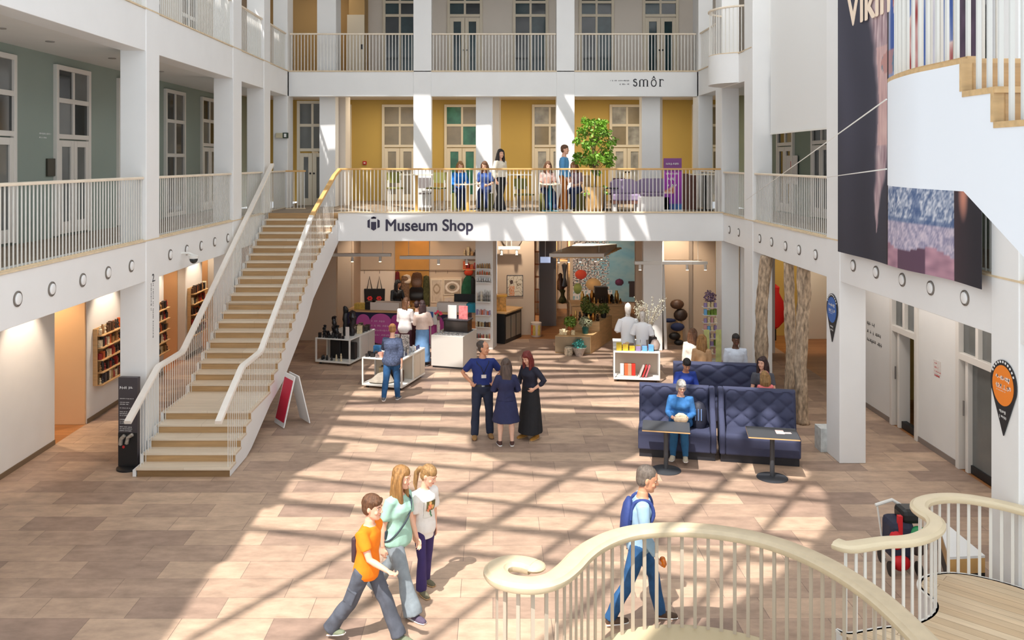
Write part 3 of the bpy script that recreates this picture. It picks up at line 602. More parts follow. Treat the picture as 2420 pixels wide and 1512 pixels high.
boxpart('post', METALW, t, -.012, .012, -.012, .012, 0, .8); boxpart('base', METALW, t, -.12, .12, -.1, .1, 0, .012); boxpart('panel', M('sign_white', (232,230,226), .5), t, -.19, .19, -.028, -.012, .62, 1.12, .004); boxpart('emblem', M('sign_blue', (60,104,176), .5), t, -.08, .08, -.032, -.028, .82, .98, .0)
# wall displays behind the counter
def on28(px, py): return At(px, py, 28.18)
def clockfn(a, b):
    c = mix((96,24,22), (30,20,22), .5+.5*nz(a*3, b*8))
    if (a-.5)**2+((b-.52)*3)**2 < .09: c = (214,190,160)
    if b > .72 and (a-.5)**2+((b-.85)*3.5)**2 < .2: c = (206,140,120)
    if abs(b-.28)*3 < .25 and abs(a-.5) < .3: c = mix((200,170,150), (120,40,40), .5+.6*nz(a*9, b*20))
    return c
p = on28(834, 735); q = on28(852, 600); o = picture('poster', p, (q.x-p.x, 0, 0), (0, 0, q.z-p.z), 14, 40, clockfn); tag(o, 'narrow dark red poster with a round clock face behind the counter', 'poster')
p = on28(852, 738); q = on28(934, 640); t = thing('wall_panel', 'white wall panel from which the black tote bag hangs', 'panel', p); boxpart('board', M('panel_white', (228,212,194), .6), t, p.x, q.x, 28.14, 28.2, p.z, q.z, .004, local=False)
bw, bh = .64, .52; bc = on28(886, 700); t = thing('tote_bag', 'black tote bag with two red flower emblems hanging on the white panel', 'bag', (bc.x, 28.08, bc.z-.22))
b = MB(True); b.prism([(-bw/2, 0, 0), (bw/2, 0, 0), (bw/2+.02, 0, bh*.92), (-bw/2-.02, 0, bh*.92)], (0,.05,0)); b.build('body', BLACK, t, bev=.015)
for sx in (-1, 1): b = MB(True); b.tube([(sx*.24, .0, bh*.9), (sx*.16, 0, bh+.36), (sx*.08, 0, bh*.9)], .014, 6); b.build('handle', BLACK, t)
for sx in (-1, 1):
    b = MB(True)
    for k in range(6): a = k*PI/3; b.ell((sx*.15+.055*math.cos(a), -.008, .17+.045*math.sin(a)), (.038,.008,.03), 8)
    b.build('flower_emblem', M('red_print', (204,50,52), .6), t)
t = thing('garment_rail', 'thin dark rail with hooks running along the shop wall', 'rail', on28(850, 640)); p, q = on28(835, 638), on28(1128, 645)
b = MB(); b.cyl((p.x, 28.12, p.z), (q.x, 28.12, p.z), .012, n=6); b.build('bar', BROWN, t)
for px in (862, 898, 1030, 1058): x = on28(px, 0).x; b = MB(); b.tube([(x, 28.12, p.z), (x, 28.08, p.z-.05), (x, 28.1, p.z-.1)], .006, 5); b.build('hook', BLACK, t)
slab('wall_shop_niche', M('amber_niche', (188,134,62), .6, var=.1, scale=2), on28(934, 0).x, on28(1014, 0).x, 28.15, 28.2, 0, 3.5)
for lab, px, py, w, h, m, cat, nm in (('grey fur stole hanging in the amber niche', 958, 735, .3, 1.15, M('taupe_fur', (120,92,70), .9, var=.4, scale=20, bump=.5), 'scarf', 'fur_stole'), ('white woolly hat hanging at the top of the amber niche', 962, 668, .28, .26, M('white_wool', (218,200,178), .95, bump=.5), 'hat', 'woolly_hat'),
      ('dark red scarf hanging at the left of the amber niche', 940, 700, .16, .8, M('wine_cloth', (104,26,30), .9, var=.3), 'scarf', 'scarf'), ('green patterned scarf at the right of the amber niche', 1008, 728, .22, 1.05, M('olive_cloth', (72,72,40), .9, var=.5, scale=14), 'scarf', 'scarf'),
      ('black handbag on display in the amber niche', 985, 708, .5, .42, BLACK, 'bag', 'handbag'), ('brown jacket displayed above the black handbag', 986, 680, .36, .5, PM[6], 'jacket', 'jacket')):
    c = on28(px, py); b = MB(True); b.loft([((.02*nz(px, k), -.02*math.sin(k), h*k/8), (w/2*(.75+.25*math.sin(PI*(k+.6)/8.6)+.12*nz(px*.1, k*.7)), 0, 0), (0, .06, 0)) for k in range(9)], 14); o = b.build(nm, m, None, smooth=True); o.location = (c.x, 28.085, c.z); tag(o, lab, cat)
t = thing('display_shelf', 'oak shelf of small boxed goods at the foot of the amber niche', 'shelf', on28(975, 735)); p, q = on28(940, 728), on28(1014, 728); boxpart('board', OAKC, t, p.x, q.x, 27.95, 28.15, p.z-.03, p.z, local=False)
goods('small boxed gift on the oak shelf of the amber niche', 'gift', 'gifts on the amber niche shelf', 'gift_box', (p.x+.02, 28.05, p.z), UX, NY, q.x-p.x-.04, rr, .12, .25, 7, mats=[PM[4], PM[7], PM[5]])
p = on28(1016, 738); q = on28(1092, 655); t = thing('wall_panel', 'cream panel with jewellery prints right of the amber niche', 'panel', p); boxpart('board', M('panel_cream', (216,196,172), .6), t, p.x, q.x, 28.12, 28.2, p.z, q.z, .004, local=False)
def frame(lab, px0, py0, px1, py1, fn, y=28.1, mat=FRAMEC, fr=.03, n=30, nm='framed_print'):
    p, q = At(px0, py1, y), At(px1, py0, y); t = thing(nm, lab, 'picture', p); b = MB(); w, h = q.x-p.x, q.z-p.z
    b.box(p.x, q.x, y-.01, y+.02, p.z, p.z+fr); b.box(p.x, q.x, y-.01, y+.02, q.z-fr, q.z); b.box(p.x, p.x+fr, y-.01, y+.02, p.z+fr, q.z-fr); b.box(q.x-fr, q.x, y-.01, y+.02, p.z+fr, q.z-fr); b.build('frame', mat, t)
    picture('print', (p.x+fr, y, p.z+fr), (w-2*fr, 0, 0), (0, 0, h-2*fr), n, n, fn, t); return t
frame('print of a white oval plate on grey ground behind the counter', 1048, 660, 1090, 697, lambda a, b: (232,222,208) if .1 < ((a-.5)**2+((b-.5)*1.1)**2) < .2 else (92,88,74) if ((a-.5)**2+((b-.5)*1.1)**2) < .03 else (168,150,130))
frame('small print of a red bottle on white behind the counter', 1050, 702, 1072, 733, lambda a, b: (150,40,36) if abs(a-.5) < (.11 if b < .5 else .05) and .12 < b < .75 else (226,216,204))
frame('pale print of necklaces behind the counter', 1018, 660, 1046, 715, lambda a, b: mix((214,200,180), (160,140,116), 1 if abs(math.hypot(a-.5, (b-.6)*1.5)-.3) < .06 else .2+.3*nz(a*6, b*6)))
c = on28(1108, 712); t = thing('poncho', 'dark green poncho with orange hat hanging right of the cream panel', 'clothing', (c.x, 28.0, c.z))
b = MB(True); b.loft([((0,0,h), (w,0,0), (0,.09,0)) for h, w in ((0,.22),(.2,.25),(.5,.23),(.75,.16),(.85,.08))], 14); b.build('cloth', M('bottle_green_cloth', (28,84,60), .9, var=.3), t, smooth=True)
b = MB(True); b.loft([((.13,-.02,h), (w,0,0), (0,.07,0)) for h, w in ((-.1,.1),(.3,.13),(.7,.1),(.8,.04))], 12); b.build('coat', BLACK, t, smooth=True)
b = MB(True); b.ell((0,0,.98), (.15,.12,.13)); b.build('hat', M('orange_felt', (214,74,44), .9), t, smooth=True)
t = thing('wall_shelf', 'narrow wall shelf of hats above the green poncho', 'shelf', on28(1112, 640)); p, q = on28(1094, 636), on28(1128, 636)
for dz in (0, .42): boxpart('board', OAKC, t, p.x, q.x, 27.9, 28.2, p.z+dz, p.z+dz+.025, local=False); goods('folded hat on the narrow shelf above the green poncho', 'hat', 'hats above the green poncho', 'folded_hat', (p.x, 28.03, p.z+dz+.026), UX, NY, q.x-p.x, rr, .12, .3, 4, kind='mix')
# pillar with mugs and cards
R = Matrix.Rotation(-.22, 3, 'Z'); pc = Vector((-.19, 24.25, 0))
def pil(x, d, z): return pc+R@Vector((x, -.25-d, z))
pu = R@Vector((1,0,0)); pn = R@Vector((0,-1,0))
t = thing('pillar_shelving', 'white shelves of mugs, jars and cards fixed to the front of the pillar', 'shelf', pil(0, 0, 0), -.22)
for k, (z, n, lo, hi, lab, cat, gr, ms) in enumerate(((.3, 9, .1, .14, 'small tin', 'tin', 'tins', PM), (.62, 9, .1, .14, 'small card box', 'box', 'card boxes', PM[5:]), (.95, 8, .1, .15, 'small pastel box', 'box', 'pastel boxes', [M('pastel_%d' % i, c, .5) for i, c in enumerate(((200,150,150), (150,130,170), (220,120,90), (190,180,190)))]),
      (1.32, 14, .2, .4, 'dried flower bunch', 'flowers', 'dried flower bunches', [PM[4], PM[6], PM[0]]), (1.85, 6, .08, .14, 'silver cup', 'cup', 'silver cups', [M('silver_cup', (190,190,190), .25, metal=.8, var=.4, scale=40)]), (2.05, 6, .08, .12, 'amber jar', 'jar', 'amber jars', [PM[3], PM[5]]), (2.23, 6, .1, .15, 'honey jar', 'jar', 'honey jars', [PM[5], PM[9]]))):
    b = MB(True); b.box(-.21, .21, -.15, 0, z, z+.02); b.build('shelf', METALW, t)
    goods('%s in the row on the white pillar shelves' % lab, cat, gr+' on the pillar shelves', lab.replace(' ', '_'), pil(-.2, .08, z+.021), pu, pn, .4, rr, lo, hi, n, mats=ms, kind='jar' if cat in ('jar', 'cup', 'tin') else 'fig' if cat == 'flowers' else 'box', d=.1)
# red alarm boxes, drawing, glass cabinet, bin
def alarm(lab, p, n, g=None):
    t = thing('fire_alarm_button', lab, 'alarm', p); n = Vector(n); u = Vector((0,0,1)).cross(n); R = Matrix((u, n, Vector((0,0,1)))).transposed()
    b = MB(); b.obox(Vector(p)+n*.025, (.13,.05,.12), R=R); b.build('case', M('alarm_red', (190,30,34), .4), t, bev=.006); b = MB(); b.obox(Vector(p)+n*.052, (.06,.006,.04), R=R); b.build('symbol', INKW, t)
alarm('red fire alarm button on the shop wall beside the staircase', At(791, 700, 26.59), NY); alarm('red fire alarm button on the ochre wall above the balcony rail', At(862, 385, YW-.01), NY)
frame('framed drawing of a figure in a patterned dress on the shop wall', 1198, 650, 1236, 700, lambda a, b: mix((196,180,158), (206,130,84), 1) if abs(a-.3) < .17 and b < .5 and nz(a*30, b*30) > -.1 else (70,50,44) if (a-.27)**2+(b-.68)**2 < .012 else mix((204,194,174), (130,116,96), 1 if abs(nz(a*5+3, b*5)) < .06 else 0), y=25.97, mat=PM[8], fr=.015, n=44)
p0, p1 = G(1193, 813), G(1232, 796); t = thing('display_cabinet', 'low black glazed cabinet with an oak top beside the shelf pillar', 'cabinet', p0); d = (p1-p0); b = MB(); n2 = Vector((-d.y, d.x, 0)).normalized()
b.prism([p0, p1, p1+n2*.5, p0+n2*.5], (0,0,.85)); b.build('body', BLACK, t)
for k in range(3): b = MB(); a, c = p0+d*(.06+.31*k)-n2*.01, p0+d*(.32+.31*k)-n2*.01; b.prism([a+Vector((0,0,.12)), c+Vector((0,0,.12)), c+Vector((0,0,.76)), a+Vector((0,0,.76))], n2*.008); b.build('glass_door', M('cabinet_glass', (150,140,126), .1), t)
b = MB(); e = Vector((0,0,.85)); b.prism([p0+e-n2*.05, p1+e-n2*.05, p1+e+n2*.5, p0+e+n2*.5], (0,0,.04)); b.build('top', OAKC, t)
t = thing('lantern_case', 'small golden glass lantern case standing on the black cabinet', 'lantern', p0+d*.25+n2*.25+Vector((0,0,.89)))
boxpart('glass', M('gold_glass', (206,150,70), .25, var=.4, scale=12), t, -.14, .14, -.12, .12, .02, .42); boxpart('lid', M('brass', (208,156,70), .3, metal=.8), t, -.17, .17, -.15, .15, .42, .47, .004); boxpart('base', M('brass'), t, -.15, .15, -.13, .13, 0, .02)
c = G(1267, 795); t = thing('bucket', 'white drum with yellow and red stripes standing on the wood floor', 'bin', c); b = MB(); b.lathe(c, [(.13,0),(.15,.03),(.16,.4),(.165,.42)], 20); b.build('body', M('drum_white', (222,206,190), .5), t, smooth=True)
for a0, m in ((4.3, M('yellow_tin')), (3.9, M('goods_d')), (5.2, M('yellow_tin'))):
    b = MB(); b.loft([(c+Vector((.152*math.cos(a0), .152*math.sin(a0), z)), (.045,0,0), (0,.02,0)) for z in (.06,.36)], 8, dome=0); b.build('stripe', m, t)
# back of the shop: blue mural, counter with bronze ware, oak shelving
def muralfn(a, b):
    b = b/.64
    c = mix((118,164,184), (150,176,180), .5+.8*nz(a*4, b*4)); c = mix(c, (90,140,170), .4*max(0, nz(a*14, b*14, 3)))
    if a < .46 and b > .28 and nz(a*30, b*30, 1)+.3*nz(a*9, b*9) > .02-(.46-a): c = mix((230,222,216), (70,56,56), .5+1.6*nz(a*60, b*40, 5))
    if b < .28 and a < .5 and nz(a*40, b*14, 7) > -.15: c = (216,212,210)
    if math.hypot((a-.1)*1.55, b-.66) < .115: c = mix((214,78,40), (160,40,24), math.hypot((a-.06)*1.55, b-.72)*5)
    if math.hypot((a-.26)*1.55, b-.42) < .15: c = mix((222,178,116), (150,120,78), math.hypot((a-.24)*1.55, b-.46)*5)
    if math.hypot((a-.06)*1.9, (b-.32)*.75) < .1: c = mix((150,158,84), (80,96,46), math.hypot((a-.04), b-.36)*6)
    if math.hypot((a-.59)*1.55, b-.47) < .085: c = mix((118,50,86), (52,20,44), math.hypot((a-.57)*1.55, b-.5)*9)
    if .7 < a < .82 and .12 < b < .5: c = (54,44,46) if abs(a-.75) < .035 or b > .44 else (150,140,134) if a > .72 else c
    r = math.hypot((a-.86)*1.55, b-.84)
    if a > .82 and (.09 < r < .13 or (.9 < a < .925 and .52 < b < .86) or (a > .9 and .5 < b < .545)): c = (196,92,40)
    if a > .8 and .36 < b < .42 and math.sin(a*150) > 0: c = (190,92,44)
    return c
p, q = At(1354, 713, 30.55), At(1540, 560, 30.55); o = picture('mural', p, (q.x-p.x, 0, 0), (0, 0, q.z-p.z), 170, 130, muralfn); tag(o, 'large blue mural of fruit and silver foil at the back of the shop', 'mural')
p, q = G(1352, 776), G(1476, 776); t = thing('back_counter', 'oak counter with bronze ware in front of the blue mural', 'counter', p); b = MB(); b.box(p.x, q.x, p.y, p.y+.9, 0, .7); b.build('body', OAKC, t); boxpart('top', OAKC, t, p.x-.03, q.x+.03, p.y-.03, p.y+.93, .7, .74, .006, local=False)
BRZ = [M('bronze', (180,120,52), .3, metal=.85, var=.3, scale=12), M('dark_bronze', (60,46,34), .35, metal=.6), M('pale_brass', (214,168,96), .3, metal=.8)]
goods('bronze vessel or figure on the oak counter before the mural', 'vessel', 'bronze ware on the back counter', 'bronze_vessel', (p.x+.55, p.y+.25, .741), UX, NY, 1.05, rr, .12, .3, 9, mats=BRZ, kind='fig'); goods('bronze pot in the rear row before the mural', 'vessel', 'bronze pots in the rear row', 'bronze_pot', (p.x+.3, p.y+.6, .741), UX, NY, 1.25, rr, .2, .45, 8, mats=BRZ, kind='jar')
box_at('coffee_machine', 'dark metal box standing among the bronze ware', 'machine', (p.x+.95, p.y+.45, .741), (.4,.3,.5), BRZ[1])
t = thing('tall_shelf', 'tall oak shelving with garments left of the blue mural', 'shelf', (2.2, 29.2, 0)); p, q = At(1314, 770, 28.6), At(1345, 770, 28.6)
for x in (p.x, q.x): boxpart('post', OAKC, t, x-.03, x+.03, 28.6, 29.1, 0, 3.5, local=False)
for z in (.5, 1.9, 2.6): boxpart('shelf', OAKC, t, p.x, q.x, 28.6, 29.1, z, z+.03, local=False)
for k, (z, m, w, h) in enumerate(((.95, PM[6], .16, .5), (.55, M('olive_cloth'), .14, .38), (1.1, PM[0], .1, .7))):
    b = MB(True); b.loft([((0,0,h*j/5), (w*(.7+.3*math.sin(j*1.1+k)), 0, 0), (0,.1,0)) for j in range(6)], 10); o = b.build('garment', m, None, smooth=True); o.location = ((p.x+q.x)/2+.06*(k-1), 28.75-.12*k, z); tag(o, ('brown coat', 'olive shawl', 'dark dress')[k]+' hanging in the oak shelving left of the mural', 'clothing')
t = thing('lattice_shelf', 'narrow orange lattice shelf left of the grey panel', 'shelf', At(1268, 775, 27.6)); p, q = At(1264, 775, 27.6), At(1275, 775, 27.6)
for x in (p.x, q.x): boxpart('post', M('orange_lacquer', (206,122,62), .5), t, x-.015, x+.015, 27.6, 27.8, 0, 3.3, local=False)
for k in range(8): boxpart('shelf', M('orange_lacquer'), t, p.x, q.x, 27.6, 27.8, .3+k*.4, .325+k*.4, local=False)
t = thing('hanging_sign', 'small pale blue lit sign hanging beside the grey panel', 'sign', At(1288, 620, 27.0)); p, q = At(1277, 621, 27.0), At(1301, 607, 27.0); boxpart('panel', M('lit_sign', (168,182,214), emit=.6), t, p.x, q.x, 27, 27.04, p.z, q.z, .004, local=False); boxpart('rod', METALW, t, (p.x+q.x)/2-.01, (p.x+q.x)/2+.01, 27.01, 27.03, q.z, 3.55, local=False)
for px in (872, 1040, 1208): c = At(px, 562, 27.0); t = thing('duct_disc', 'round grey air outlet high on the shop wall, %s' % {872:'above the tote bag', 1040:'above the cream panel', 1208:'above the framed drawing'}[px], 'vent', (c.x, 28.15 if px < 1100 else 25.95, c.z+.1)); b = MB(True); b.cyl((0,-.05,0), (0,.05,0), .3, n=24); b.build('disc', M('duct_grey', (132,124,116), .6), t)
# ------------------------------------------------------------------ display tables
def display(lab, p0, w, d, rz, h, box0, boxmat=LGREY):
    """white framed table: open shelf at the front, closed chest behind"""
    t = thing('display_table', lab, 'table', p0, rz); f = .035
    boxpart('top', METALW, t, 0, w, 0, d, h-.03, h, .004); boxpart('base', METALW, t, 0, w, 0, d, .06, .1, .004)
    for x in (0, w-f):
        for y in (0, d*box0-f): boxpart('post', METALW, t, x, x+f, y, y+f, .1, h-.03)
    boxpart('chest', boxmat, t, .01, w-.01, d*box0, d-.01, .1, h-.03, .004); boxpart('door', boxmat, t, w-.01, w+.004, d*(box0+.03), d*(box0+.03)+(d*(1-box0))*.45, .13, h-.06); boxpart('door', boxmat, t, w-.01, w+.004, d*(box0+.03)+(d*(1-box0))*.48, d-.03, .13, h-.06)
    for x in (.1, w-.1):
        for y in (.1, d-.1): b = MB(True); b.cyl((x, y, 0), (x, y, .06), .03, n=8); b.build('caster', BLACK, t)
    def at(x, y, z=None): return Vector(p0)+Matrix.Rotation(rz, 3, 'Z')@Vector((x, y, h if z is None else z))
    return at
BLK = [BLACK, M('black_lacquer', (34,30,32), .25), M('smoke_glass', (60,52,48), .15)]
def scatter(lab, cat, gr, nm, at, x0, x1, y0, y1, n, hmin, hmax, wmin, wmax, mats, seed, kinds=('box',), z=None, rz=0):
    rnd = random.Random(seed); nx = max(1, round(math.sqrt(n*(x1-x0)/max(.05, y1-y0)))); ny = math.ceil(n/nx)
    for k in range(n):
        i, j = k % nx, k//nx; sx, sy = (x1-x0)/nx, (y1-y0)/ny; w = min(rnd.uniform(wmin, wmax), sx*.85); dd = min(rnd.uniform(wmin, wmax), sy*.85); h = rnd.uniform(hmin, hmax); kd = rnd.choice(kinds); b = MB(True)
        if kd == 'box': b.obox((0,0,h/2), (w, dd, h), 0)
        elif kd == 'jar': r = min(w, dd)/2; b.lathe((0,0,0), [(r*.8,0),(r,h*.1),(r*.95,h*.6),(r*.5,h*.8),(r*.55,h)], 10)
        else: r = min(w, dd)/2; b.lathe((0,0,0), [(r*.8,0),(r,h*.15),(r*.5,h*.35),(r*.8,h*.55),(r*.45,h*.7),(r*.55,h*.85),(r*.15,h)], 9)
        o = b.build(nm, rnd.choice(mats), None, smooth=kd != 'box', bev=.003 if kd == 'box' else 0); o.location = at(x0+sx*(i+.5), y0+sy*(j+.5), z); o.rotation_euler = (0,0,rz+rnd.uniform(-.1, .1)); tag(o, lab, cat, gr)
p0 = G(745, 860); at = display('white display table of black sculptures nearest the staircase', p0, .98, 1.5, -.3, .68, .42)
for k, (x, y, h, w) in enumerate(((.15,.2,.28,.1),(.35,.35,.5,.13),(.62,.45,.75,.15),(.8,.5,.62,.2),(.5,.2,.3,.14),(.3,.12,.16,.12))):
    b = MB(True); rnd = random.Random(k); b.loft([((.02*rnd.uniform(-1,1), .02*rnd.uniform(-1,1), h*j/9), (w/2*(.55+.45*abs(math.sin(j*1.15+k))), 0, 0), (0, w/2*(.5+.4*abs(math.sin(j*1.5+k))), 0)) for j in range(10)], 10); o = b.build('sculpture', BLK[k % 2], None, smooth=True); o.location = at(x, y); tag(o, ('short black figure at the left corner of the sculpture table', 'black vase shaped figure on the sculpture table', 'tallest black totem on the sculpture table', 'broad black figure right of the tallest totem', 'smoky squat figure in the middle of the sculpture table', 'lowest black figure at the front of the sculpture table')[k], 'sculpture')
scatter('small black object along the front edge of the sculpture table', 'ornament', 'small black ornaments on the sculpture table', 'ornament', at, .05, .8, .02, .12, 8, .06, .14, .05, .1, BLK, 5, ('box', 'fig'))
o = box_at('card_holder', 'white upright card holder on the sculpture table', 'card holder', at(.86, .1), (.1,.02,.3), M('white_card'), -.3)
scatter('clear plastic box of trinkets at the back of the sculpture table', 'box', 'clear trinket boxes on the sculpture table', 'trinket_box', at, .55, .95, .75, 1.4, 8, .12, .22, .1, .16, [M('clear_plastic', (196,182,170), .1, var=.3, scale=30), PM[7], M('smoke_glass')], 6)
for k, (x, y, w, h) in enumerate(((.4,.4,.3,.48),(.66,.42,.2,.5),(.84,.42,.22,.42))): box_at('case', ('black leather case at the left', 'slim black case in the middle', 'black case at the right')[k]+' under the sculpture table', 'case', at(x, y, .101), (w,.16,h), BLK[0], -.3, bev=.02)
scatter('small item along the shelf front under the sculpture table', 'ornament', 'items under the sculpture table', 'shelf_item', at, .08, .75, .06, .22, 6, .1, .22, .08, .16, BLK+[PM[4]], 8, ('box', 'fig', 'jar'), z=.101)
p0 = G(855, 916); at = display('white display table of jewellery where a woman in blue jeans browses', p0, 1.0, 1.42, -.3, .7, .5, M('champagne_lacquer', (214,202,184), .4))
scatter('patterned box at the front left of the jewellery table', 'box', 'patterned boxes on the jewellery table', 'patterned_box', at, .03, .42, .05, .35, 8, .06, .1, .07, .1, [M('zebra_print', (120,104,100), .5, var=.9, scale=40), PM[0]], 9)
scatter('small glass bottle in the rows on the jewellery table', 'bottle', 'glass bottles on the jewellery table', 'glass_bottle', at, .45, .96, .2, 1.3, 40, .06, .13, .04, .06, [M('silver_cup'), M('mirror_grey', (170,176,186), .15, metal=.5), M('navy_glass', (54,56,92), .2), M('clear_plastic')], 10, ('jar', 'box'))
box_at('photo_box', 'box with a blue landscape photo on the jewellery table', 'box', at(.2, .42), (.16,.12,.2), M('blue_photo', (70,140,196), .5, var=.4, scale=12), -.3)
box_at('card_box', 'small red and white box near the browsing woman', 'box', at(.42, .12), (.1,.1,.12), M('red_white', (216,150,130), .5, var=.4, scale=25), -.3)
for k in (0, 1): box_at('scarf_board', ('black and white patterned board standing left', 'black and white patterned board standing right')[k]+' on the jewellery table', 'board', at(.52+.24*k, .75), (.2,.04,.42), M('black_white_pattern', (120,112,108), .6, var=.98, scale=34), -.3+.2*k)
b = MB(True); b.loft([((.02*j, 0, .03+.06*j), (.3-.05*j, 0, 0), (0,.16-.02*j,0)) for j in range(4)], 12); o = b.build('cloth_bag', M('grey_canvas', (170,160,146), .9, var=.2, bump=.5), None, smooth=True); o.location = at(.4, .2, .1); tag(o, 'crumpled grey canvas bag on the shelf under the jewellery table', 'bag')
scatter('box stored under the jewellery table', 'box', 'boxes under the jewellery table', 'storage_box', at, .2, .85, .4, .68, 4, .18, .34, .12, .22, [PM[6], PM[7], PM[0]], 12, z=.101)
p0 = G(1019, 868); t = thing('display_counter', 'pale grey display counter with a glass case on its right', 'counter', p0, -.3); boxpart('body', LGREY, t, 0, .85, 0, 1.1, .05, .82, .006); boxpart('plinth', DARKG, t, .03, .82, .03, 1.07, 0, .05)
at = lambda x, y, z=.82: G(1019, 868)+Matrix.Rotation(-.3, 3, 'Z')@Vector((x, y, z))
t = thing('glass_case', 'dark framed glass case standing on the pale grey counter', 'case', at(.05, .45), -.3); boxpart('glass', M('smoke_glass'), t, .1, .75, .05, .4, .02, .3, .004); boxpart('frame', PM[8], t, .08, .77, .03, .42, .3, .33, .004); boxpart('tray', PM[8], t, .08, .77, .03, .42, 0, .02)
scatter('silver ring tray on the pale grey counter', 'jewellery', 'silver rings on the grey counter', 'ring_tray', at, .06, .8, .05, .42, 20, .015, .04, .04, .07, [M('silver_cup')], 14, z=.82)
for k in (0, 1): box_at('leaflet', ('white upright leaflet', 'pink photo leaflet')[k]+' standing on the glass case', 'leaflet', at(.35+.3*k, .6, 1.15), (.24,.03,.34), (M('white_card'), M('pink_photo', (214,120,120), .5, var=.4, scale=14))[k], -.3)
b = MB(True); b.lathe((0,0,0), [(.04,0),(.045,.2),(.03,.3),(.035,.32)], 12); t = thing('vase', 'slim glass vase of red flowers beside the glass case', 'vase', at(.08, .3), 0); b.build('body', M('clear_plastic'), t, smooth=True)
for k in range(7): b = MB(True); a = k*.9; e = (.08*math.cos(a), .08*math.sin(a), .48+.03*(k % 3)); b.tube([(0,0,.25), e], .005, 5); f = b.build('stem', M('leaf_green', (78,104,44), .6), t); b = MB(True); b.ell(e, (.035,.035,.028), 8); b.build('bloom', M('flower_red', (206,50,84), .7), t, smooth=True)
# right display table with mannequins
p0 = G(1450, 902); RZ = -.12; at = display('white display table of gifts with two mannequin torsos in white shirts', p0, 1.08, 1.5, RZ, .72, .34, M('champagne_lacquer'))
scatter('small printed gift box in the front rows of the mannequin table', 'box', 'gift boxes on the mannequin table', 'gift_box', at, .06, .95, .06, .42, 14, .08, .16, .1, .15, [M('zebra_print'), M('goods_yellow', (222,190,60), .4, var=.2, scale=10), M('goods_pink', (206,40,96), .4, var=.2), M('goods_sky', (110,170,214), .4), M('clear_plastic'), M('goods_lilac', (150,130,170), .4)], 15, rz=RZ)
SHW = M('white_shirt', (238,238,240), .85, bump=.2, bscale=18); MANQ = M('mannequin_white', (214,208,200), .5)
for k, (x, y, s, lab) in enumerate(((.36, .74, 1.08, 'taller bald mannequin torso in a striped white shirt'), (.7, .52, .95, 'shorter mannequin torso in a plain white shirt'))):
    t = thing('mannequin_torso', lab, 'mannequin', at(x, y), RZ+.2-.35*k); b = MB(True)
    b.loft([((0,0,z*s), (w*s,0,0), (0,d*s,0)) for z, w, d in ((0,.17,.11),(.2,.155,.105),(.4,.18,.12),(.52,.19,.12),(.6,.15,.09),(.64,.06,.06))], 20)
    for sx in (-1, 1): b.tube([(sx*.15*s, 0, .56*s), (sx*.22*s, -.01, .42*s), (sx*.245*s, -.02, .32*s)], [.075*s, .07*s, .075*s], 12)
    b.build('shirt', SHW, t, smooth=True)
    b = MB(True); b.tube([(0,0,.6*s), (0,0,.72*s)], .052*s, 12); b.loft([((0,-.005+dy,z*s), (w*s,0,0), (0,d*s,0)) for z, w, d, dy in ((.7,.035,.045,-.03),(.73,.055,.07,-.015),(.78,.068,.085,0),(.84,.074,.094,0),(.9,.066,.085,0),(.935,.04,.05,0))], 16); b.ell((0,-.1*s,.8*s), (.013*s,.02*s,.03*s), 8); h = b.build('head', MANQ, t, smooth=True)
    if k == 0: b = MB(True); b.tube([(.09*math.cos(a)*s, .02+.075*math.sin(a)*-1*s-.02, (.6-.06*max(0, math.sin(a)))*s) for a in [PI*j/8 for j in range(9)]], .008, 6); b.build('necklace', M('navy_cord', (60,70,104), .7), t)
    else:
        b = MB(True)
        for j in range(14): a = j*.45; b.ell((.07*math.cos(a)*s, .07*math.sin(a)*s, .95*s+.02*(j % 3)), (.03,.03,.03), 7)
        b.build('wreath', M('white_wool'), t, smooth=True)
t = thing('branch_bunch', 'pale leafless branches with white buds standing behind the mannequins', 'plant', at(.85, .95)); rb = random.Random(3); b = MB(True); bb = MB(True)
for k in range(26):
    a = rb.uniform(0, 6.28); e = rb.uniform(.15, .5); h = rb.uniform(.6, 1.0); p = [Vector((0,0,.2)), Vector((e*.4*math.cos(a), e*.4*math.sin(a), .2+h*.5)), Vector((e*math.cos(a), e*math.sin(a), .2+h))]; b.tube(p, [.006,.005,.003], 5)
    for j in range(12): q = p[1].lerp(p[2], rb.random())+Vector((rb.uniform(-.04,.04), rb.uniform(-.04,.04), rb.uniform(-.04,.04))); bb.ell(q, (.011,.011,.014), 5)
b.build('twig', M('pale_twig', (150,132,100), .8), t); bb.build('bud', M('bud_white', (214,210,186), .8), t)['kind'] = 'stuff'
b = MB(True); b.lathe((0,0,0), [(.08,0),(.1,.12),(.07,.26),(.08,.28)], 14); b.build('vase', M('clear_plastic'), t, smooth=True)
t = thing('handbag', 'dark brown handbag standing at the right of the mannequin table', 'bag', at(.9, .62), RZ); b = MB(True); b.obox((0,0,.12), (.3,.14,.24)); b.build('body', M('dark_leather', (58,46,44), .5), t, bev=.03); b = MB(True); b.tube([(-.1,0,.22),(-.07,0,.4),(0,0,.46),(.07,0,.4),(.1,0,.22)], .014, 7); b.build('handle', M('dark_leather'), t)
box_at('box', 'grey tweed cube between the mannequins and the handbag', 'box', at(.74, .5), (.2,.14,.2), M('tweed', (140,126,114), .9, var=.4, scale=60), RZ)
b = MB(True); b.lathe((0,0,0), [(.02,0),(.1,.04),(.12,.14),(.07,.24),(.02,.26)], 16); o = b.build('glass_globe', M('smoke_clear', (170,150,140), .08, spec=.8), None, smooth=True); o.location = at(.98, .22); tag(o, 'smoky glass globe at the right corner of the mannequin table', 'globe')
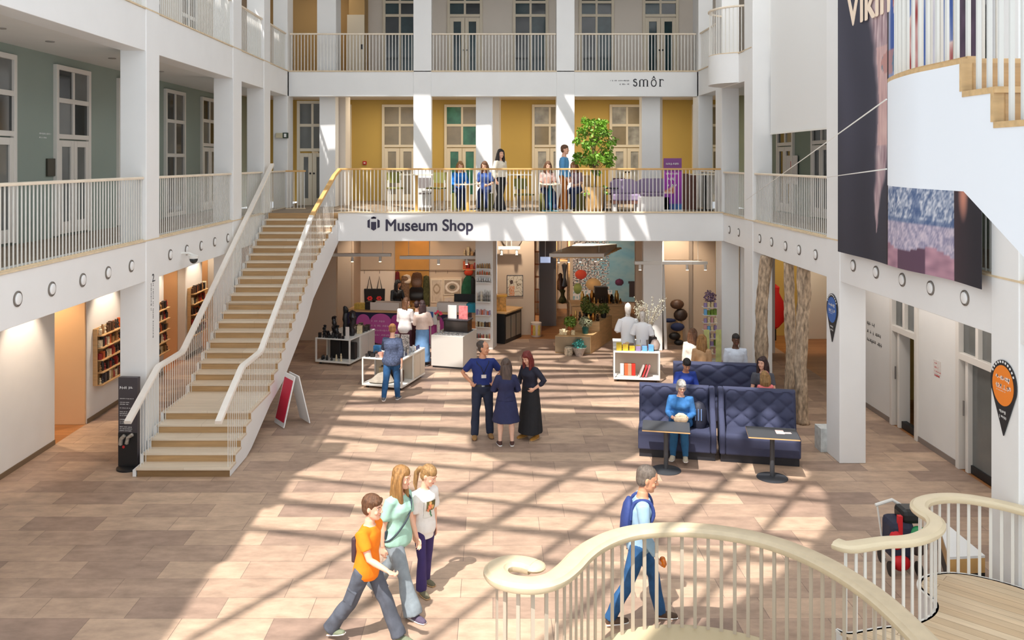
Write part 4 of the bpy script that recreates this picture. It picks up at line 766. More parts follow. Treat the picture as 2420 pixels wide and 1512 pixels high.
b = MB(True); b.ell((0,0,.06), (.13,.07,.06)); b.ell((.03,0,.1), (.07,.06,.07)); o = b.build('shoe_ornament', M('sand_felt', (206,176,130), .9), None, smooth=True); o.location = at(.3, .3); tag(o, 'sand coloured felt slipper on the mannequin table', 'slipper')
for k, (x, c, lab) in enumerate(((.2, (226,222,216), 'white'), (.3, (222,104,60), 'orange'), (.38, (190,150,120), 'tan'), (.47, (214,50,34), 'bright red'))): box_at('book', '%s book upright on the shelf under the mannequin table' % lab, 'book', at(x, .16, .14), (.085,.16,.26), M('book_'+lab.replace(' ', '_'), c, .5), RZ)
t = thing('book_tray', 'low grey tray holding the upright books under the mannequin table', 'tray', at(.34, .16, .1), RZ); boxpart('tray', LGREY, t, -.26, .2, -.1, .1, .0, .035)
for k in range(3):
    b = MB(True); b.obox((0,0,.15), (.03,.2,.28), R=Matrix.Rotation(.35, 3, 'Y')); o = b.build('book', M('book_cover_%d' % k, ((206,196,190), (200,60,60), (214,120,130))[k], .5), None); o.location = at(.66+.07*k, .16, .1); o.rotation_euler = (0,0,RZ); tag(o, ('grey', 'red', 'pink')[k]+' book leaning to the right under the mannequin table', 'book')
# stepped oak plant display
a0, a1, a2 = G(1312, 834), G(1396, 836), G(1446, 802); u = (a1-a0); v = (a2-a1); t = thing('plant_display', 'stepped oak plinth covered with potted plants and glassware', 'plinth', a0)
def pd(s, q, z): return a0+u*s+v*q+Vector((0,0,z))
for q0, q1, h in ((0, .4, .47), (.4, 1, .72)):
    b = MB(); b.prism([pd(0,q0,0), pd(1,q0,0), pd(1,q1,0), pd(0,q1,0)], (0,0,h)); b.build('tier', OAKC, t)
b = MB(); b.prism([pd(.01,-.012,.03), pd(.99,-.012,.03), pd(.99,-.002,.03), pd(.01,-.002,.03)], (0,0,.42)); b.build('front_sheet', M('brushed_steel', (150,134,110), .3, metal=.7), t)
def leafball(mb, c, r, n, rnd, s=.03, zs=1.0):
    for k in range(n):
        d = Vector((rnd.gauss(0,1), rnd.gauss(0,1), rnd.gauss(0,1))).normalized(); p = Vector(c)+Vector((d.x*r, d.y*r, d.z*r*zs))*rnd.uniform(.55, 1); t1 = d.cross(Vector((rnd.gauss(0,1), rnd.gauss(0,1), rnd.gauss(0,1)))).normalized(); t2 = (d*rnd.uniform(.2, 1)+t1.cross(d)).normalized()
        mb.add([p, p+t1*s*.4+t2*s*.5, p+t2*s*1.3-Vector((0,0,s*.15)), p-t1*s*.4+t2*s*.5], [(0,1,2,3)])
def pot_plant(lab, c, pr, ph, r, n, potm, leafm, zs=1, seed=1, s=.035):
    t = thing('potted_plant', lab, 'plant', c); b = MB(True); b.lathe((0,0,0), [(pr*.75,0),(pr,ph*.9),(pr*1.05,ph),(pr*.9,ph)], 16); b.build('pot', potm, t, smooth=True); b = MB(True); leafball(b, (0,0,ph+r*zs*.8), r, n, random.Random(seed), s, zs); b.build('foliage', leafm, t); b = MB(True); b.tube([(0,0,ph*.8),(0,0,ph+r)], .012, 6); b.build('stem', PM[6], t)
LF = [M('moss_leaf', (92,104,40), .6, var=.4, scale=12), M('bright_leaf', (110,138,48), .55, var=.4, scale=9), M('grey_leaf', (150,152,120), .6, var=.3, scale=9)]
pot_plant('round bush in a terracotta pot at the left of the plant display', pd(.22, .3, .47), .09, .16, .17, 420, M('terracotta', (160,84,48), .7), LF[1], .9, 1, .05)
pot_plant('bushy plant in a dark pot at the top of the plant display', pd(.62, .62, .72), .12, .16, .2, 500, BLACK, LF[0], .8, 2, .05); pot_plant('tall slim conifer at the back of the plant display', pd(.3, .85, .72), .07, .12, .13, 360, BLACK, LF[0], 2.0, 3, .05); pot_plant('trailing silvery plant in a deep green pot on the lower tier', pd(.72, .2, .47), .1, .2, .18, 420, M('teal_pot', (24,84,78), .35), LF[2], .8, 4, .045)
pot_plant('dark leafed plant at the right end of the plant display', pd(.9, .75, .72), .09, .14, .17, 360, BLACK, LF[0], .9, 6, .05)
scatter('gift box on the lower tier of the plant display', 'box', 'gift boxes on the plant display', 'gift_box', lambda x, y, z=None: pd(x, y, .47), .05, .5, .04, .24, 6, .06, .14, .1, .2, [PM[4], PM[7], PM[3], PM[5]], 17, rz=-.2)
scatter('bronze trinket on the upper tier of the plant display', 'ornament', 'bronze trinkets on the plant display', 'trinket', lambda x, y, z=None: pd(x, y, .72), .05, .95, .42, .56, 7, .1, .3, .1, .18, BRZ+[PM[2]], 18, ('fig', 'jar'))
c = G(1368, 838); t = thing('flower_bouquet', 'wrapped bouquet with turquoise flowers on the floor by the plant display', 'flowers', c+Vector((0,-.1,0))); b = MB(True); b.lathe((0,0,0), [(.1,0),(.14,.1),(.2,.22)], 14); b.build('wrapping', M('clear_plastic'), t, smooth=True); b = MB(True); leafball(b, (0,0,.26), .17, 260, random.Random(5), .05); b.build('blooms', M('turquoise_blooms', (70,160,150), .6, var=.6, scale=20), t)
b = MB(True); b.lathe((0,0,0), [(.1,0),(.12,.05),(.12,.2),(.1,.22)], 14); o = b.build('tin', M('floral_tin', (196,180,156), .5, var=.5, scale=20), None, smooth=True); o.location = c+Vector((-.28,-.06,0)); tag(o, 'floral tin on the floor left of the wrapped bouquet', 'tin')
# hanging sculpture stand, spinner rack
c = G(1601, 814); t = thing('bag_stand', 'wooden post hung with dark fur hats and a denim bag', 'stand', c); b = MB(True); b.tube([(.06,0,0),(.05,0,1.1)], [.1,.07], 8); b.build('post', OAKC, t)
for nm, p, r, m in (('fur_hat', (-.02,-.05,1.15), (.2,.13,.14), PM[6]), ('fur_hat', (.08,-.05,.85), (.2,.13,.18), PM[1]), ('denim_bag', (-.02,-.1,.52), (.2,.11,.12), M('denim_dark', (40,50,86), .8)), ('sleeve', (-.26,-.08,.7), (.2,.06,.06), M('denim_dark')), ('boot', (-.1,-.1,.26), (.17,.09,.11), PM[0]), ('boot', (.02,-.08,.08), (.14,.1,.08), PM[0])): b = MB(True); b.ell(p, r, 12); b.build(nm, m, t, smooth=True)
c = Vector(((1677-CX)*22.6/F, 22.6, 0)); t = thing('spinner_rack', 'tall spinner rack of small colourful goods by the corner column', 'rack', c); boxpart('post', METALW, t, -.02, .02, -.02, .02, 0, 1.5); boxpart('base', METALW, t, -.2, .2, -.15, .15, 0, .04)
for k in range(7): boxpart('shelf', METALW, t, -.18, .18, -.12, .12, .2+k*.2, .21+k*.2); scatter('tiny colourful item on the spinner rack', 'souvenir', 'goods on the spinner rack', 'spinner_item', lambda x, y, z=None, k=k: c+Vector((x, y, .211+.2*k)), -.17, .17, -.11, -.02, 4, .1, .16, .06, .08, [M('pastel_0'), M('pastel_1'), M('goods_sky'), PM[4], M('bright_leaf'), PM[7]], 20+k)
b = MB(True); leafball(b, (0,0,0), .15, 240, random.Random(9), .05); o = b.build('flower_bunch', M('purple_bunch', (120,96,120), .8, var=.6, scale=25), None); o.location = c+Vector((0,-.02,1.68)); tag(o, 'bunch of purple and white flowers on top of the spinner rack', 'flowers')
for k in (0, 1): box_at('green_board', ('green and yellow board left of the white pot', 'green and yellow board right of the white pot')[k], 'board', (c.x-.25+.3*k, 21.9, 0), (.14,.03,.95), M('green_stripe', (196,200,130), .6, var=.3, scale=5), 0)
# ------------------------------------------------------------------ upholstered benches and bistro tables
FAB = M('navy_upholstery', (60,64,90), .85, var=.06, scale=3, bump=.08, bscale=200); PLI = M('dark_plinth', (34,34,40), .6)
def tuft(mb, w, h, y0, z0, lean, nu, nv):
    def pt(i, j):
        u, v = i/60, j/44; a = u*nu/2+v*nv/2; b = u*nu/2-v*nv/2
        e = min(u, 1-u, v*.8, (1-v)*.8); d = .05*(abs(math.sin(PI*a)*math.sin(PI*b)))**.42 if e > .035 else .05*(e/.035)**.5*.75
        return Vector((w*u, y0+lean*v-d, z0+h*v))
    vs = [pt(i, j) for j in range(45) for i in range(61)]; fs = [(j*61+i, j*61+i+1, (j+1)*61+i+1, (j+1)*61+i) for j in range(44) for i in range(60)]
    n = len(vs); vs += [Vector((0,y0+.14,z0)), Vector((w,y0+.14,z0)), Vector((w,y0+lean+.12,z0+h)), Vector((0,y0+lean+.12,z0+h))]
    fs += [(n+1, n, n+3, n+2), tuple([44*61+i for i in range(61)]+[n+2, n+3]), tuple([i for i in range(60, -1, -1)]+[n, n+1]), tuple([j*61 for j in range(45)]+[n+3, n])[::1], tuple([j*61+60 for j in range(44, -1, -1)]+[n+1, n+2])]
    mb.add(vs, fs)
def bench(lab, p, rz, w, side, group=None):
    t = thing('banquette', lab, 'bench', p, rz, group); boxpart('plinth', PLI, t, .02, w-.02, .06, .74, 0, .14); x0, x1 = (0, w-.1) if side > 0 else (.1, w)
    b = MB(True); b.prism([(x0, 0, .14), (x0, -.02, .44), (x0, .03, .5), (x0, .6, .48), (x0, .6, .14)], (x1-x0, 0, 0)); b.build('seat', FAB, t, bev=.025)
    b = MB(True); tuft(b, x1-x0, .68, .56, .44, .14, 8, 5); b.v = [(v[0]+x0, v[1], v[2]) for v in b.v]; b.build('backrest', FAB, t, smooth=True, fix=True)
    xs = w-.1 if side > 0 else 0
    b = MB(True); b.prism([(xs, -.01, .14), (xs, -.01, .46), (xs, .12, .62), (xs, .4, .8), (xs, .5, 1.12), (xs, .76, 1.14), (xs, .76, .14)], (.1, 0, 0)); b.build('side_panel', FAB, t, bev=.03)
    return t
BR = -.2
p = G(1508, 1080); u = Vector((math.cos(BR), math.sin(BR), 0))
bench('navy tufted bench on which a white haired woman sits', p, BR, 1.34, 1); bench('empty navy tufted bench behind the table with the pink leaflets', p+u*1.39, BR, 1.34, -1)
pr = G(1582, 1000)+Vector((-.02,0,0)); pr = Vector((3.58, 16.95, 0)); bench('rear navy tufted bench behind the two front benches', pr, -.13, 1.86, 1)
def bistro(lab, p, rz, w=.78, d=.56):
    t = thing('bistro_table', lab, 'table', p, rz); b = MB(True); b.lathe((0,0,0), [(.25,0),(.25,.012),(.06,.028),(.035,.035)], 36); b.build('base', DARKG, t, smooth=True)
    b = MB(True); b.cyl((0,0,.03), (0,0,.72), .038, n=18); b.build('column', DARKG, t, smooth=True)
    boxpart('top', M('oak_ply_edge', (214,174,122), .5), t, -w/2, w/2, -d/2, d/2, .718, .738); boxpart('top_sheet', M('black_linoleum', (66,68,72), .5), t, -w/2, w/2, -d/2, d/2, .738, .744); return t
p1, p2 = G(1574, 1111), G(1825, 1129); bistro('small black topped table in front of the white haired woman', p1, -.2); bistro('small black topped table holding the pink leaflets', p2, -.2, .8, .58)
for k, (x, y, r) in enumerate(((.13,.02,.1),(.22,-.03,.5))): box_at('leaflet', ('pink printed card lying on the right bistro table', 'second pink card beside it at the table edge')[k], 'leaflet', p2+Vector((x, y, .7445)), (.13,.2,.004) if not k else (.16,.07,.003), M('pink_leaflet', (222,190,184), .6, var=.25, scale=30), -.2+r*.3, bev=0)
# ------------------------------------------------------------------ tree trunks under the right gallery
BARK = M('bark', (172,150,126), .9, var=.55, scale=10, stretch=(2,2,.7), bump=1.0, bscale=12)
for k, (x, y, r, lab, dr) in enumerate(((5.96, 19.15, .128, 'dark mottled tree trunk post nearest the corner', (-.06,.02)), (6.08, 17.85, .1, 'middle bare tree trunk post in the right arcade', (.05,.02)), (6.14, 17.2, .122, 'right hand bare tree trunk post nearest the viewer', (-.02,.05)))):
    b = MB(True); rings = []; n = 30
    for j in range(57):
        z = 3.12*j/56; f = 1+.16*nz(k*7, z*1.3)+(.12 if j < 2 else 0); cx = dr[0]*math.sin(z*1.1)+.03*nz(z*.7, k); rings.append((Vector((cx-.02*z*(k == 0)*-1, dr[1]*math.sin(z*1.7), z)), Vector((r*f,0,0)), Vector((0,r*f,0))))
    b.loft(rings, n, 0, 0); b.v = [tuple(Vector(v)*1+Vector((math.cos(i*2*PI/n), math.sin(i*2*PI/n), 0))*.03*(nz(math.cos(i*2*PI/n)*2, math.sin(i*2*PI/n)*2, v[2]*2.2+k*5)+.6*nz(math.cos(i*2*PI/n)*5, math.sin(i*2*PI/n)*5, v[2]*5))) for i, v in enumerate(b.v)]
    o = b.build('tree_trunk', BARK, None, smooth='all'); o.location = (x, y, 0); tag(o, lab, 'tree trunk')
# room behind the trunks
t = thing('coat_rack_cover', 'red draped object in the lit room behind the tree trunks', 'cloth', (8.2, 25.2, 0)); b = MB(True); b.loft([((0,0,z), (w,0,0), (0,.15,0)) for z, w in ((.4,.1),(.6,.3),(1.1,.26),(1.4,.1),(1.55,.12))], 14); b.build('drape', M('deep_red_cloth', (190,24,24), .6), t, smooth=True); b = MB(True); b.cyl((0,0,0), (0,0,.5), .03); b.build('post', BLACK, t)
slab('wall_right_room', BEIGE, 9.15, 11.3, 25.4, 25.5, 0, Z1B+.1)
box_at('steel_cabinet', 'low grey steel cabinet in the lit room behind the trunks', 'cabinet', (8.55, 20.9, 0), (.3,.4,.62), M('steel_grey', (150,150,140), .4, metal=.4, var=.3, scale=6)); box_at('plug_box', 'small white box on the floor by the right arcade wall', 'box', (8.35, 19.3, 0), (.2,.2,.3), WHITE)
spot('room_lamp', (8.8, 23.5, 3.0), (8.8, 25.6, 1), 90, (1,.84,.62), 120); area('corridor_lamp', (7.2, 15.5, 3.17), (0,0,0), .3, 6, 30, (1,.95,.9))
b = MB(); b.box(6.45, 6.5, 22.2, 22.7, 0, 3.1); struct(b.build('wall_right_stub', WHITE2)); window((6.75, 23.6, 0), UX, NY, .9, 0, 3.1, [1.9], FRAMEW, GLASSG, cols=1)
# ------------------------------------------------------------------ round vents in the edge beams
VI = M('vent_shadow_gap', (120,112,104), .7)
def vent(c, sx, lab, gr):
    t = thing('round_vent', lab, 'vent', c, 0, gr); b = MB(True); n = 28
    for r0, r1, x0, x1 in ((.098, .085, 0, .018),):
        b.loft([(Vector((-sx*x, 0, 0)), Vector((0,r,0)), Vector((0,0,r))) for r, x in ((.1,-.01),(.1,.012),(.086,.016),(.078,-.006))], n, 0, 0)
    b.build('rim', VI, t, smooth=True); b = MB(True); b.loft([(Vector((-sx*x, 0, 0)), Vector((0,r,0)), Vector((0,0,r))) for r, x in ((.074,-.01),(.074,.02),(.06,.028))], n, 0, 0); b.build('disc', WHITE, t, smooth=True)
for sx, lst, lab in ((-1, ((41,710),(122,685),(195,665),(255,643),(310,628)), 'round white vent in the left edge beam before the near column'), (-1, ((402,602),(441,591),(475,580),(507,570),(538,559)), 'round white vent in the left edge beam near the security camera'), (1, ((2017,639),(2071,655),(2133,672),(2200,697),(2281,720)), 'round white vent in the right edge beam below the banner'), (1, ((1796,568),(1824,577),(1857,587),(1889,599),(1928,611)), 'round white vent in the right edge beam above the tree trunks'), (1, ((1724,546),(1746,552)), 'round white vent in the short right beam next to the balcony')):
    for px, py in lst: c = OnX(px, py, sx*A); c.z = 3.47; vent(c, sx, lab, lab.replace('vent', 'vents'))
c = OnX(433, 608, -5.95); t = thing('security_camera', 'dome security camera on a bracket below the left gallery', 'camera', c); b = MB(True); b.tube([(-.03,0,.08),(.12,0,.08),(.2,0,.04)], .025, 8); b.build('bracket', METALW, t, smooth=True); b = MB(True); b.lathe((.2,0,-.02), [(.09,0),(.095,.05),(.03,.08)], 18); b.build('cap', METALW, t, smooth=True); b = MB(True); b.ell((.2,0,-.03), (.08,.08,.09), 16); b.build('dome', GLASSD, t, smooth=True)
t = thing('exit_sign', 'small box sign with a running figure emblem at the rear left corner', 'sign', Vector((-6.0, YC-.2, 5.95))); boxpart('case', M('sign_cream', (210,200,170), .5), t, -.3, -.1, -.05, .05, -.07, .07, .004); boxpart('panel', M('exit_dark', (50,66,52), .5), t, -.1, .05, -.052, .05, -.08, .08, .004); boxpart('emblem', INKW, t, -.06, .01, -.056, -.052, -.05, .05)
# downlights in gallery ceilings
for k, y in enumerate((11.3, 12.7, 14.1, 16.4, 17.6, 18.8)):
    b = MB(True); b.cyl((0,0,-.012), (0,0,0), .07, n=16); o = b.build('downlight', M('downlight_trim', (150,144,138), .4), None); o.location = (-7.2, y, Z2B+.05); tag(o, 'round recessed downlight in the left gallery ceiling', 'lamp', 'downlights in the left gallery ceiling')
for px in (882, 1026): 
    b = MB(True); b.cyl((0,0,-.012), (0,0,0), .07, n=16); o = b.build('downlight', TL, None); o.location = ((px-CX)*27.5/F, 27.5, 7.3); tag(o, 'lit downlight in the ceiling above the balcony, %s' % ('left one' if px < 900 else 'right one'), 'lamp')
# ------------------------------------------------------------------ lettering and signs
t = thing('shop_sign', 'dark lettering Museum Shop with a gift emblem on the balcony beam', 'sign', At(1000, 530, YB-.006))
lettering('lettering', 'Museum Shop', .42, At(1014, 545, YB-.004), (PI/2, 0, 0), M('sign_ink', (56,52,74), .6), t, width=205*YB/F, bold=.009)
hc = At(883, 529, YB-.004); s = 32*YB/F/2; hexp = lambda r: [hc+Vector((r*math.sin(a), 0, r*1.06*math.cos(a))) for a in [PI*k/3 for k in range(6)]]
b = MB(); I = M('sign_ink')
b.prism([hc+Vector((x*s, 0, z*s)) for x, z in ((-.9,.5),(-.55,.72),(-.55,-.62),(-.9,-.5))], (0,-.006,0)); b.prism([hc+Vector((x*s, 0, z*s)) for x, z in ((.9,.5),(.55,.72),(.55,-.62),(.9,-.5))], (0,-.006,0)); b.prism([hc+Vector((x*s, 0, z*s)) for x, z in ((-.38,.3),(.38,.3),(.38,-.75),(0,-1),(-.38,-.75))], (0,-.006,0))
for a in (-.8, .0, .75): b.prism([hc+Vector(((.0+.28*math.sin(a)+dx)*s, 0, (.72+.22*math.cos(a)+dz)*s)) for dx, dz in ((-.2,-.1),(.15,-.14),(.2,.12),(-.12,.16))], (0,-.006,0))
b.build('gift_emblem', I, t, fix=True)
t = thing('restaurant_sign', 'small dark restaurant name on the rear second floor beam', 'sign', At(1510, 195, YC-.006)); yl = YC-.004; k = YC/F
def P2(px, py): return At(px, py, yl)
b = MB()
def stroke(pts, w):
    b.sweep([P2(*p)+Vector((0,-.003,0)) for p in pts], [(-.003,-w*k/2),(.003,-w*k/2),(.003,w*k/2),(-.003,w*k/2)])
def seg(x0, y0, x1, y1, w):
    d = Vector((x1-x0, 0, y1-y0)).normalized(); n = Vector((-d.z, 0, d.x))*w*.65
    b.prism([P2(x0+n.x, y0+n.z), P2(x1+n.x, y1+n.z), P2(x1-n.x, y1-n.z), P2(x0-n.x, y0-n.z)], (0,-.006,0))
def curve(cx, cy, rx, ry, a0, a1, w, n=14):
    q = [(cx+rx*math.cos(a0+(a1-a0)*i/n), cy+ry*math.sin(a0+(a1-a0)*i/n)) for i in range(n+1)]
    for (xa, ya), (xb, yb_) in zip(q, q[1:]): seg(xa, ya, xb, yb_, w(.5) if callable(w) else w)
curve(1501, 190.5, 3.4, 3.2, 5.9, 1.6, 2.0); curve(1501, 198.5, 4.0, 4.8, -1.6, 2.9, 2.0)                          # s
for x in (1512, 1521, 1530): seg(x, 190, x, 204, 2.2); seg(x-2.2, 204, x+2.2, 204, .9)
for x in (1512, 1521): curve(x+4.6, 191.5, 4.3, 3.6, -PI, 0, 1.2)
curve(1545, 196, 5.8, 8, 0, 2*PI, 1.7, 20); seg(1541, 186, 1545, 182, 1.2); seg(1545, 182, 1549, 186, 1.2); seg(1543.5, 181, 1546.5, 181, 1.8)       # o with its mark
seg(1560, 187, 1560, 204, 2.2); seg(1557.5, 204, 1563, 204, .9); seg(1557.5, 187.5, 1560, 187.5, .9); curve(1564.5, 192, 3.8, 4.2, -PI*.85, -.3, 1.4)
b.build('lettering', INK, t, fix=True)
scribble('small_print', INK, t, P2(1442, 189), UX, 45*k, (1, ), 5*k, 4); scribble('small_print', INK, t, P2(1464, 197), UX, 23*k, (1, ), 6*k, 5)
def pin(lab, y0, y1, ztop, zbot, col, seed, xf=A-.02, tl=2):
    cy, R = (y0+y1)/2, (y1-y0)/2; cz = ztop-R*1.08; t = thing('pin_sign', lab, 'sign', (xf, cy, cz)); ph = [PI*1.12-(PI*1.24)*i/24 for i in range(25)]
    b = MB(); b.prism([Vector((xf, cy-R*math.cos(a), cz+R*1.08*math.sin(a))) for a in ph]+[Vector((xf, cy, zbot))], (-.012,0,0)); b.build('panel', M('sign_black', (34,34,38), .5), t, fix=True)
    b = MB(); b.prism([Vector((xf-.0125, cy-R*.82*math.cos(a), cz-.02+R*.92*math.sin(a))) for a in [2*PI*i/36 for i in range(36)]], (-.004,0,0)); b.build('disc', M('sign_'+seed, col, .5), t, fix=True)
    n = 'print_area'; u = Vector((0,-1,0)); s = R/.24
    scribble('headline', INKW, t, Vector((xf-.017, cy+R*.55, cz+R*.35)), u, R*1.1, (.9,1), R*.26, 7, .002, 1, .42); scribble('small_print', INKW, t, Vector((xf-.017, cy+R*.5, cz-R*.2)), u, R, (.9,.7), R*.08, 8, .002); scribble('headline', INKW, t, Vector((xf-.0125, cy+R*.3, cz-R*1.22)), u, R*.6, (.8,.95), R*.17, 9, .002, 1, .42)
    b = MB()
    for i in range(11):
        a = PI*.84-PI*.68*i/10; c = Vector((xf-.0135, cy-R*.91*math.cos(a), cz+R*1.0*math.sin(a))); tg = Vector((0, math.sin(a), math.cos(a))); nr = Vector((0,-math.cos(a), math.sin(a))); b.prism([c-tg*R*.05-nr*R*.05, c+tg*R*.05-nr*R*.05, c+tg*R*.05+nr*R*.05, c-tg*R*.05+nr*R*.05], (-.002,0,0))
    b.build('rim_lettering', INKW, t, fix=True)
pin('black pin shaped sign with a blue disc on the right column', 14.98, 15.47, 2.88, 2.03, (66,132,214), 'blue'); pin('black pin shaped sign with an orange disc on the nearest right column', 9.86, 10.37, 2.88, 2.0, (244,136,42), 'orange')
t = thing('wall_text', 'small vertical lettering on the near left column', 'lettering', (-A+.02, 15.2, 2.3)); scribble('lettering', INK, t, OnX(363, 668, -A+.016), (0,0,-1), .95, (1, .5), .06, 12, v=(0,-1,0)); lettering('initial', '2.', .2, OnX(363, 665, -A+.016), (PI/2, 0, PI/2), INK, t)
t = thing('wall_text', 'small white lettering on the sage wall beside the door', 'lettering', (-XI+.01, 15.4, 5.7)); scribble('lettering', INKW, t, OnX(93, 313, -XI+.004), (0,1,0), .42, (1,.6), .05, 13)
t = thing('wall_text', 'dark three line lettering on the right ground floor wall', 'lettering', (7.89, 17.9, 1.8)); scribble('lettering', INKG, t, OnX(2049, 758, 7.896), (0,-1,0), .7, (.5,1,1), .12, 14)
t = thing('wall_screen', 'dark wall screen beside the left gallery door', 'screen', OnX(118, 380, -XI+.0)); y0, y1 = OnX(108, 380, -XI).y, OnX(126, 380, -XI).y; boxpart('panel', M('screen_olive', (58,54,42), .4), t, -XI, -XI+.04, y0, y1, 4.93, 5.25, .004, local=False)
t = thing('notice', 'white notice with red print on the right ground floor wall', 'notice', (7.89, 15.4, 1.3)); c = OnX(2207, 848, 7.9); d = OnX(2224, 888, 7.9); boxpart('sheet', M('white_card'), t, 7.893, 7.899, d.y, c.y, d.z, c.z, local=False); scribble('print', M('red_print'), t, Vector((7.892, c.y-.04, c.z-.04)), (0,-1,0), .2, (.4,.6,1,.8), .05, 15)
t = thing('notice_board', 'white poster board with a red mark on the olive gallery wall', 'notice', (7.88, 22, 5)); y0, y1 = OnX(1889, 400, 7.9).y, OnX(1863, 400, 7.9).y; boxpart('sheet', M('white_card'), t, 7.84, 7.86, y0, y1, 4.6, 5.35, local=False); boxpart('mark', M('red_print'), t, 7.836, 7.84, (y0+y1)/2-.06, (y0+y1)/2+.06, 5.0, 5.2, local=False)
# totem sign beside the stairs
p = G(275, 1112); t = thing('totem_sign', 'tall black information totem standing left of the staircase foot', 'sign', p+Vector((.17,.1,0)), -.1); b = MB(True); b.prism([(-.17,-.04,.05),(.17,-.04,.05),(.17,.06,.05),(-.17,.06,.05)], (0,0,1.5)); b.build('panel', M('totem_grey', (70,64,68), .45), t, bev=.006); b = MB(True); b.lathe((0,0,0), [(.2,0),(.2,.03),(.15,.06)], 24); b.build('base', BLACK, t, smooth=True)
boxpart('lower_panel', BLACK, t, -.168, .168, -.044, -.041, .06, .62)
m = WM(t); scribble('lettering', INKW, t, m@Vector((-.14,-.043,1.4)), m.to_3x3()@Vector(UX), .26, (.95,), .07, 16); scribble('small_print', INKW, t, m@Vector((-.14,-.043,1.2)), m.to_3x3()@Vector(UX), .27, (.9,0,.6,.55,0,.8,0,.5,.5,.6,0,.7,.7,.5,0,.8,.8,.75), .022, 17)
b = MB(True); b.tube([(-.12,-.06,.42),(-.1,-.07,.52),(-.04,-.07,.58)], .035, 8); b.tube([(-.01,-.06,.44),(.02,-.07,.55),(.1,-.07,.6)], .032, 8); b.build('relief', M('silver_relief', (176,170,160), .35, metal=.5, var=.4, scale=20), t, smooth=True); b = MB(True); b.ell((-.07,-.05,.38), (.025,.012,.025), 10); b.build('red_dot', M('alarm_red'), t)
# A-frame board behind the stairs
t = thing('a_frame_sign', 'red and white folding board sign standing behind the stair stringer', 'sign', (-3.98, 17.2, 0), -.95)
for s, m in ((-1, M('crimson_print', (206,30,66), .5)), (1, M('white_card'))):
    b = MB(True); b.prism([(-.24,s*.26,.02),(.24,s*.26,.02),(.24,s*.03,.98),(-.24,s*.03,.98)], (0,s*.02,0)); f = b.build('board', WHITE, t, fix=True)
    b = MB(True); b.prism([(-.21,s*.2605,.11),(.21,s*.2605,.11),(.21,s*.069,.9),(-.21,s*.069,.9)], (0,s*.004,0)); b.build('poster', m, f, fix=True)
# rollup banner and banner with the traveller print
def rollfn(a, b): 
    c = mix((110,48,140), (196,70,190), b) if b < .75 else (126,70,130)
    if b < .12: c = mix((34,40,90), (60,110,170), a)
    if .3 < b < .36+.2*a and a < .6: c = mix((230,200,190), (170,90,60), nz(a*9, b*20)+.5)
    return c
c = At(1568, 502, 23.0); t = thing('rollup_banner', 'purple roll up banner standing at the right end of the balcony', 'banner', c); w = 43*23/F; picture('print', (c.x, 23, Z1+.1), (w,0,0), (0,0,1.36), 16, 40, rollfn, t); boxpart('cassette', METALW, t, c.x-.02, c.x+w+.02, 22.95, 23.08, Z1+.03, Z1+.1, local=False)
scribble('lettering', INKW, t, (c.x+.06, 22.99, Z1+1.34), UX, w*.7, (1,0,.9), .09, 18); scribble('lettering', INKW, t, (c.x+.1, 22.99, Z1+.95), UX, w*.6, (.6,.9), .12, 19)
def vikfn(a, b):
    z = 3.67+b*6.4; c = mix((54,54,68), (70,70,86), .5+.7*nz(a*6, b*3)); c = mix(c, (34,32,38), max(0, .75-b*2.4)*.5)
    e = a-(.36+.035*math.sin(z*1.3)+.03*nz(z*1.2, 3)); w = (.06+.03*max(0, z-6)*.6)*min(1, max(0, (z-4.05)/1.2))
    f = .5+.6*nz(a*70, z*2.2)+.3*nz(a*160, z*6)
    if w > .002: c = mix(c, mix((226,206,206), (140,112,122), f), 1-min(1, max(0, abs(e+.012*nz(z*5, 1))-w*.6)/(w*.6)))
    if .3 < a < .44 and 5.4 < z < 6.9 and abs(e) < .05: c = mix(c, (222,180,172), .6)
    if a > .44 and z > 5.2: c = mix((212,208,214), (60,90,160), .5+1.4*nz(a*20, z*.7)) if nz(a*9, z*.8, 4) > -.15 else mix((150,60,60), (236,226,220), .5+nz(a*30, z*3))
    if a > .86 and z > 5.2: c = mix((84,66,88), (60,48,66), .5+nz(a*30, z*5))
    if (a-.45)**2*18+(z-6.62)**2*4 < .12: c = mix(c, (186,136,130) if nz(a*30, z*4) > -.2 else (96,130,146), .8)
    if .43 < a < .83 and 3.95 < z < 5.2: 
        c = mix((216,220,230), (84,106,146), .5+.9*nz(a*60, z*9)+.9*nz(a*150, z*40)); c = mix(c, (66,90,136), .55 if nz(a*11, z*1.2) > .22 or abs(z-4.36) < .04 else 0)
        if z < 4.32: c = mix(c, (206,178,196), .5)
    if .43 < a < .83 and z < 3.98+.05*math.sin(a*20): c = mix((206,160,176), (96,70,90), 1 if .52 < a < .68 else .3+.5*nz(a*16, z*9))
    if .83 < a and z < 5.2: c = mix((60,46,54), (34,32,42), (a-.83)*8); g = ((a-.89)/.035)**2+((z-4.75)/.35)**2; c = mix((206,140,120), c, min(1, g)) if g < 1 else c
    if .425 < a < .44: c = (36,26,34)
    return c
t = thing('exhibition_banner', 'huge dark printed banner hanging from the right gallery', 'banner', (5.9, 12.5, 3.67))
picture('print', (5.86, 14.72, 3.67), (0,-4.36,0), (0,0,6.5), 170, 200, vikfn, t, bulge=lambda a, b: -.03*math.sin(a*PI*3)*(1-b)+.02*math.sin(a*14), thick=-.008)
lettering('lettering', 'Vikings', .78, Vector((5.845, 13.2, 7.42)), (PI/2, 0, -PI/2), M('cream_print', (246,226,204), .7), t, width=2.2, bold=.016)
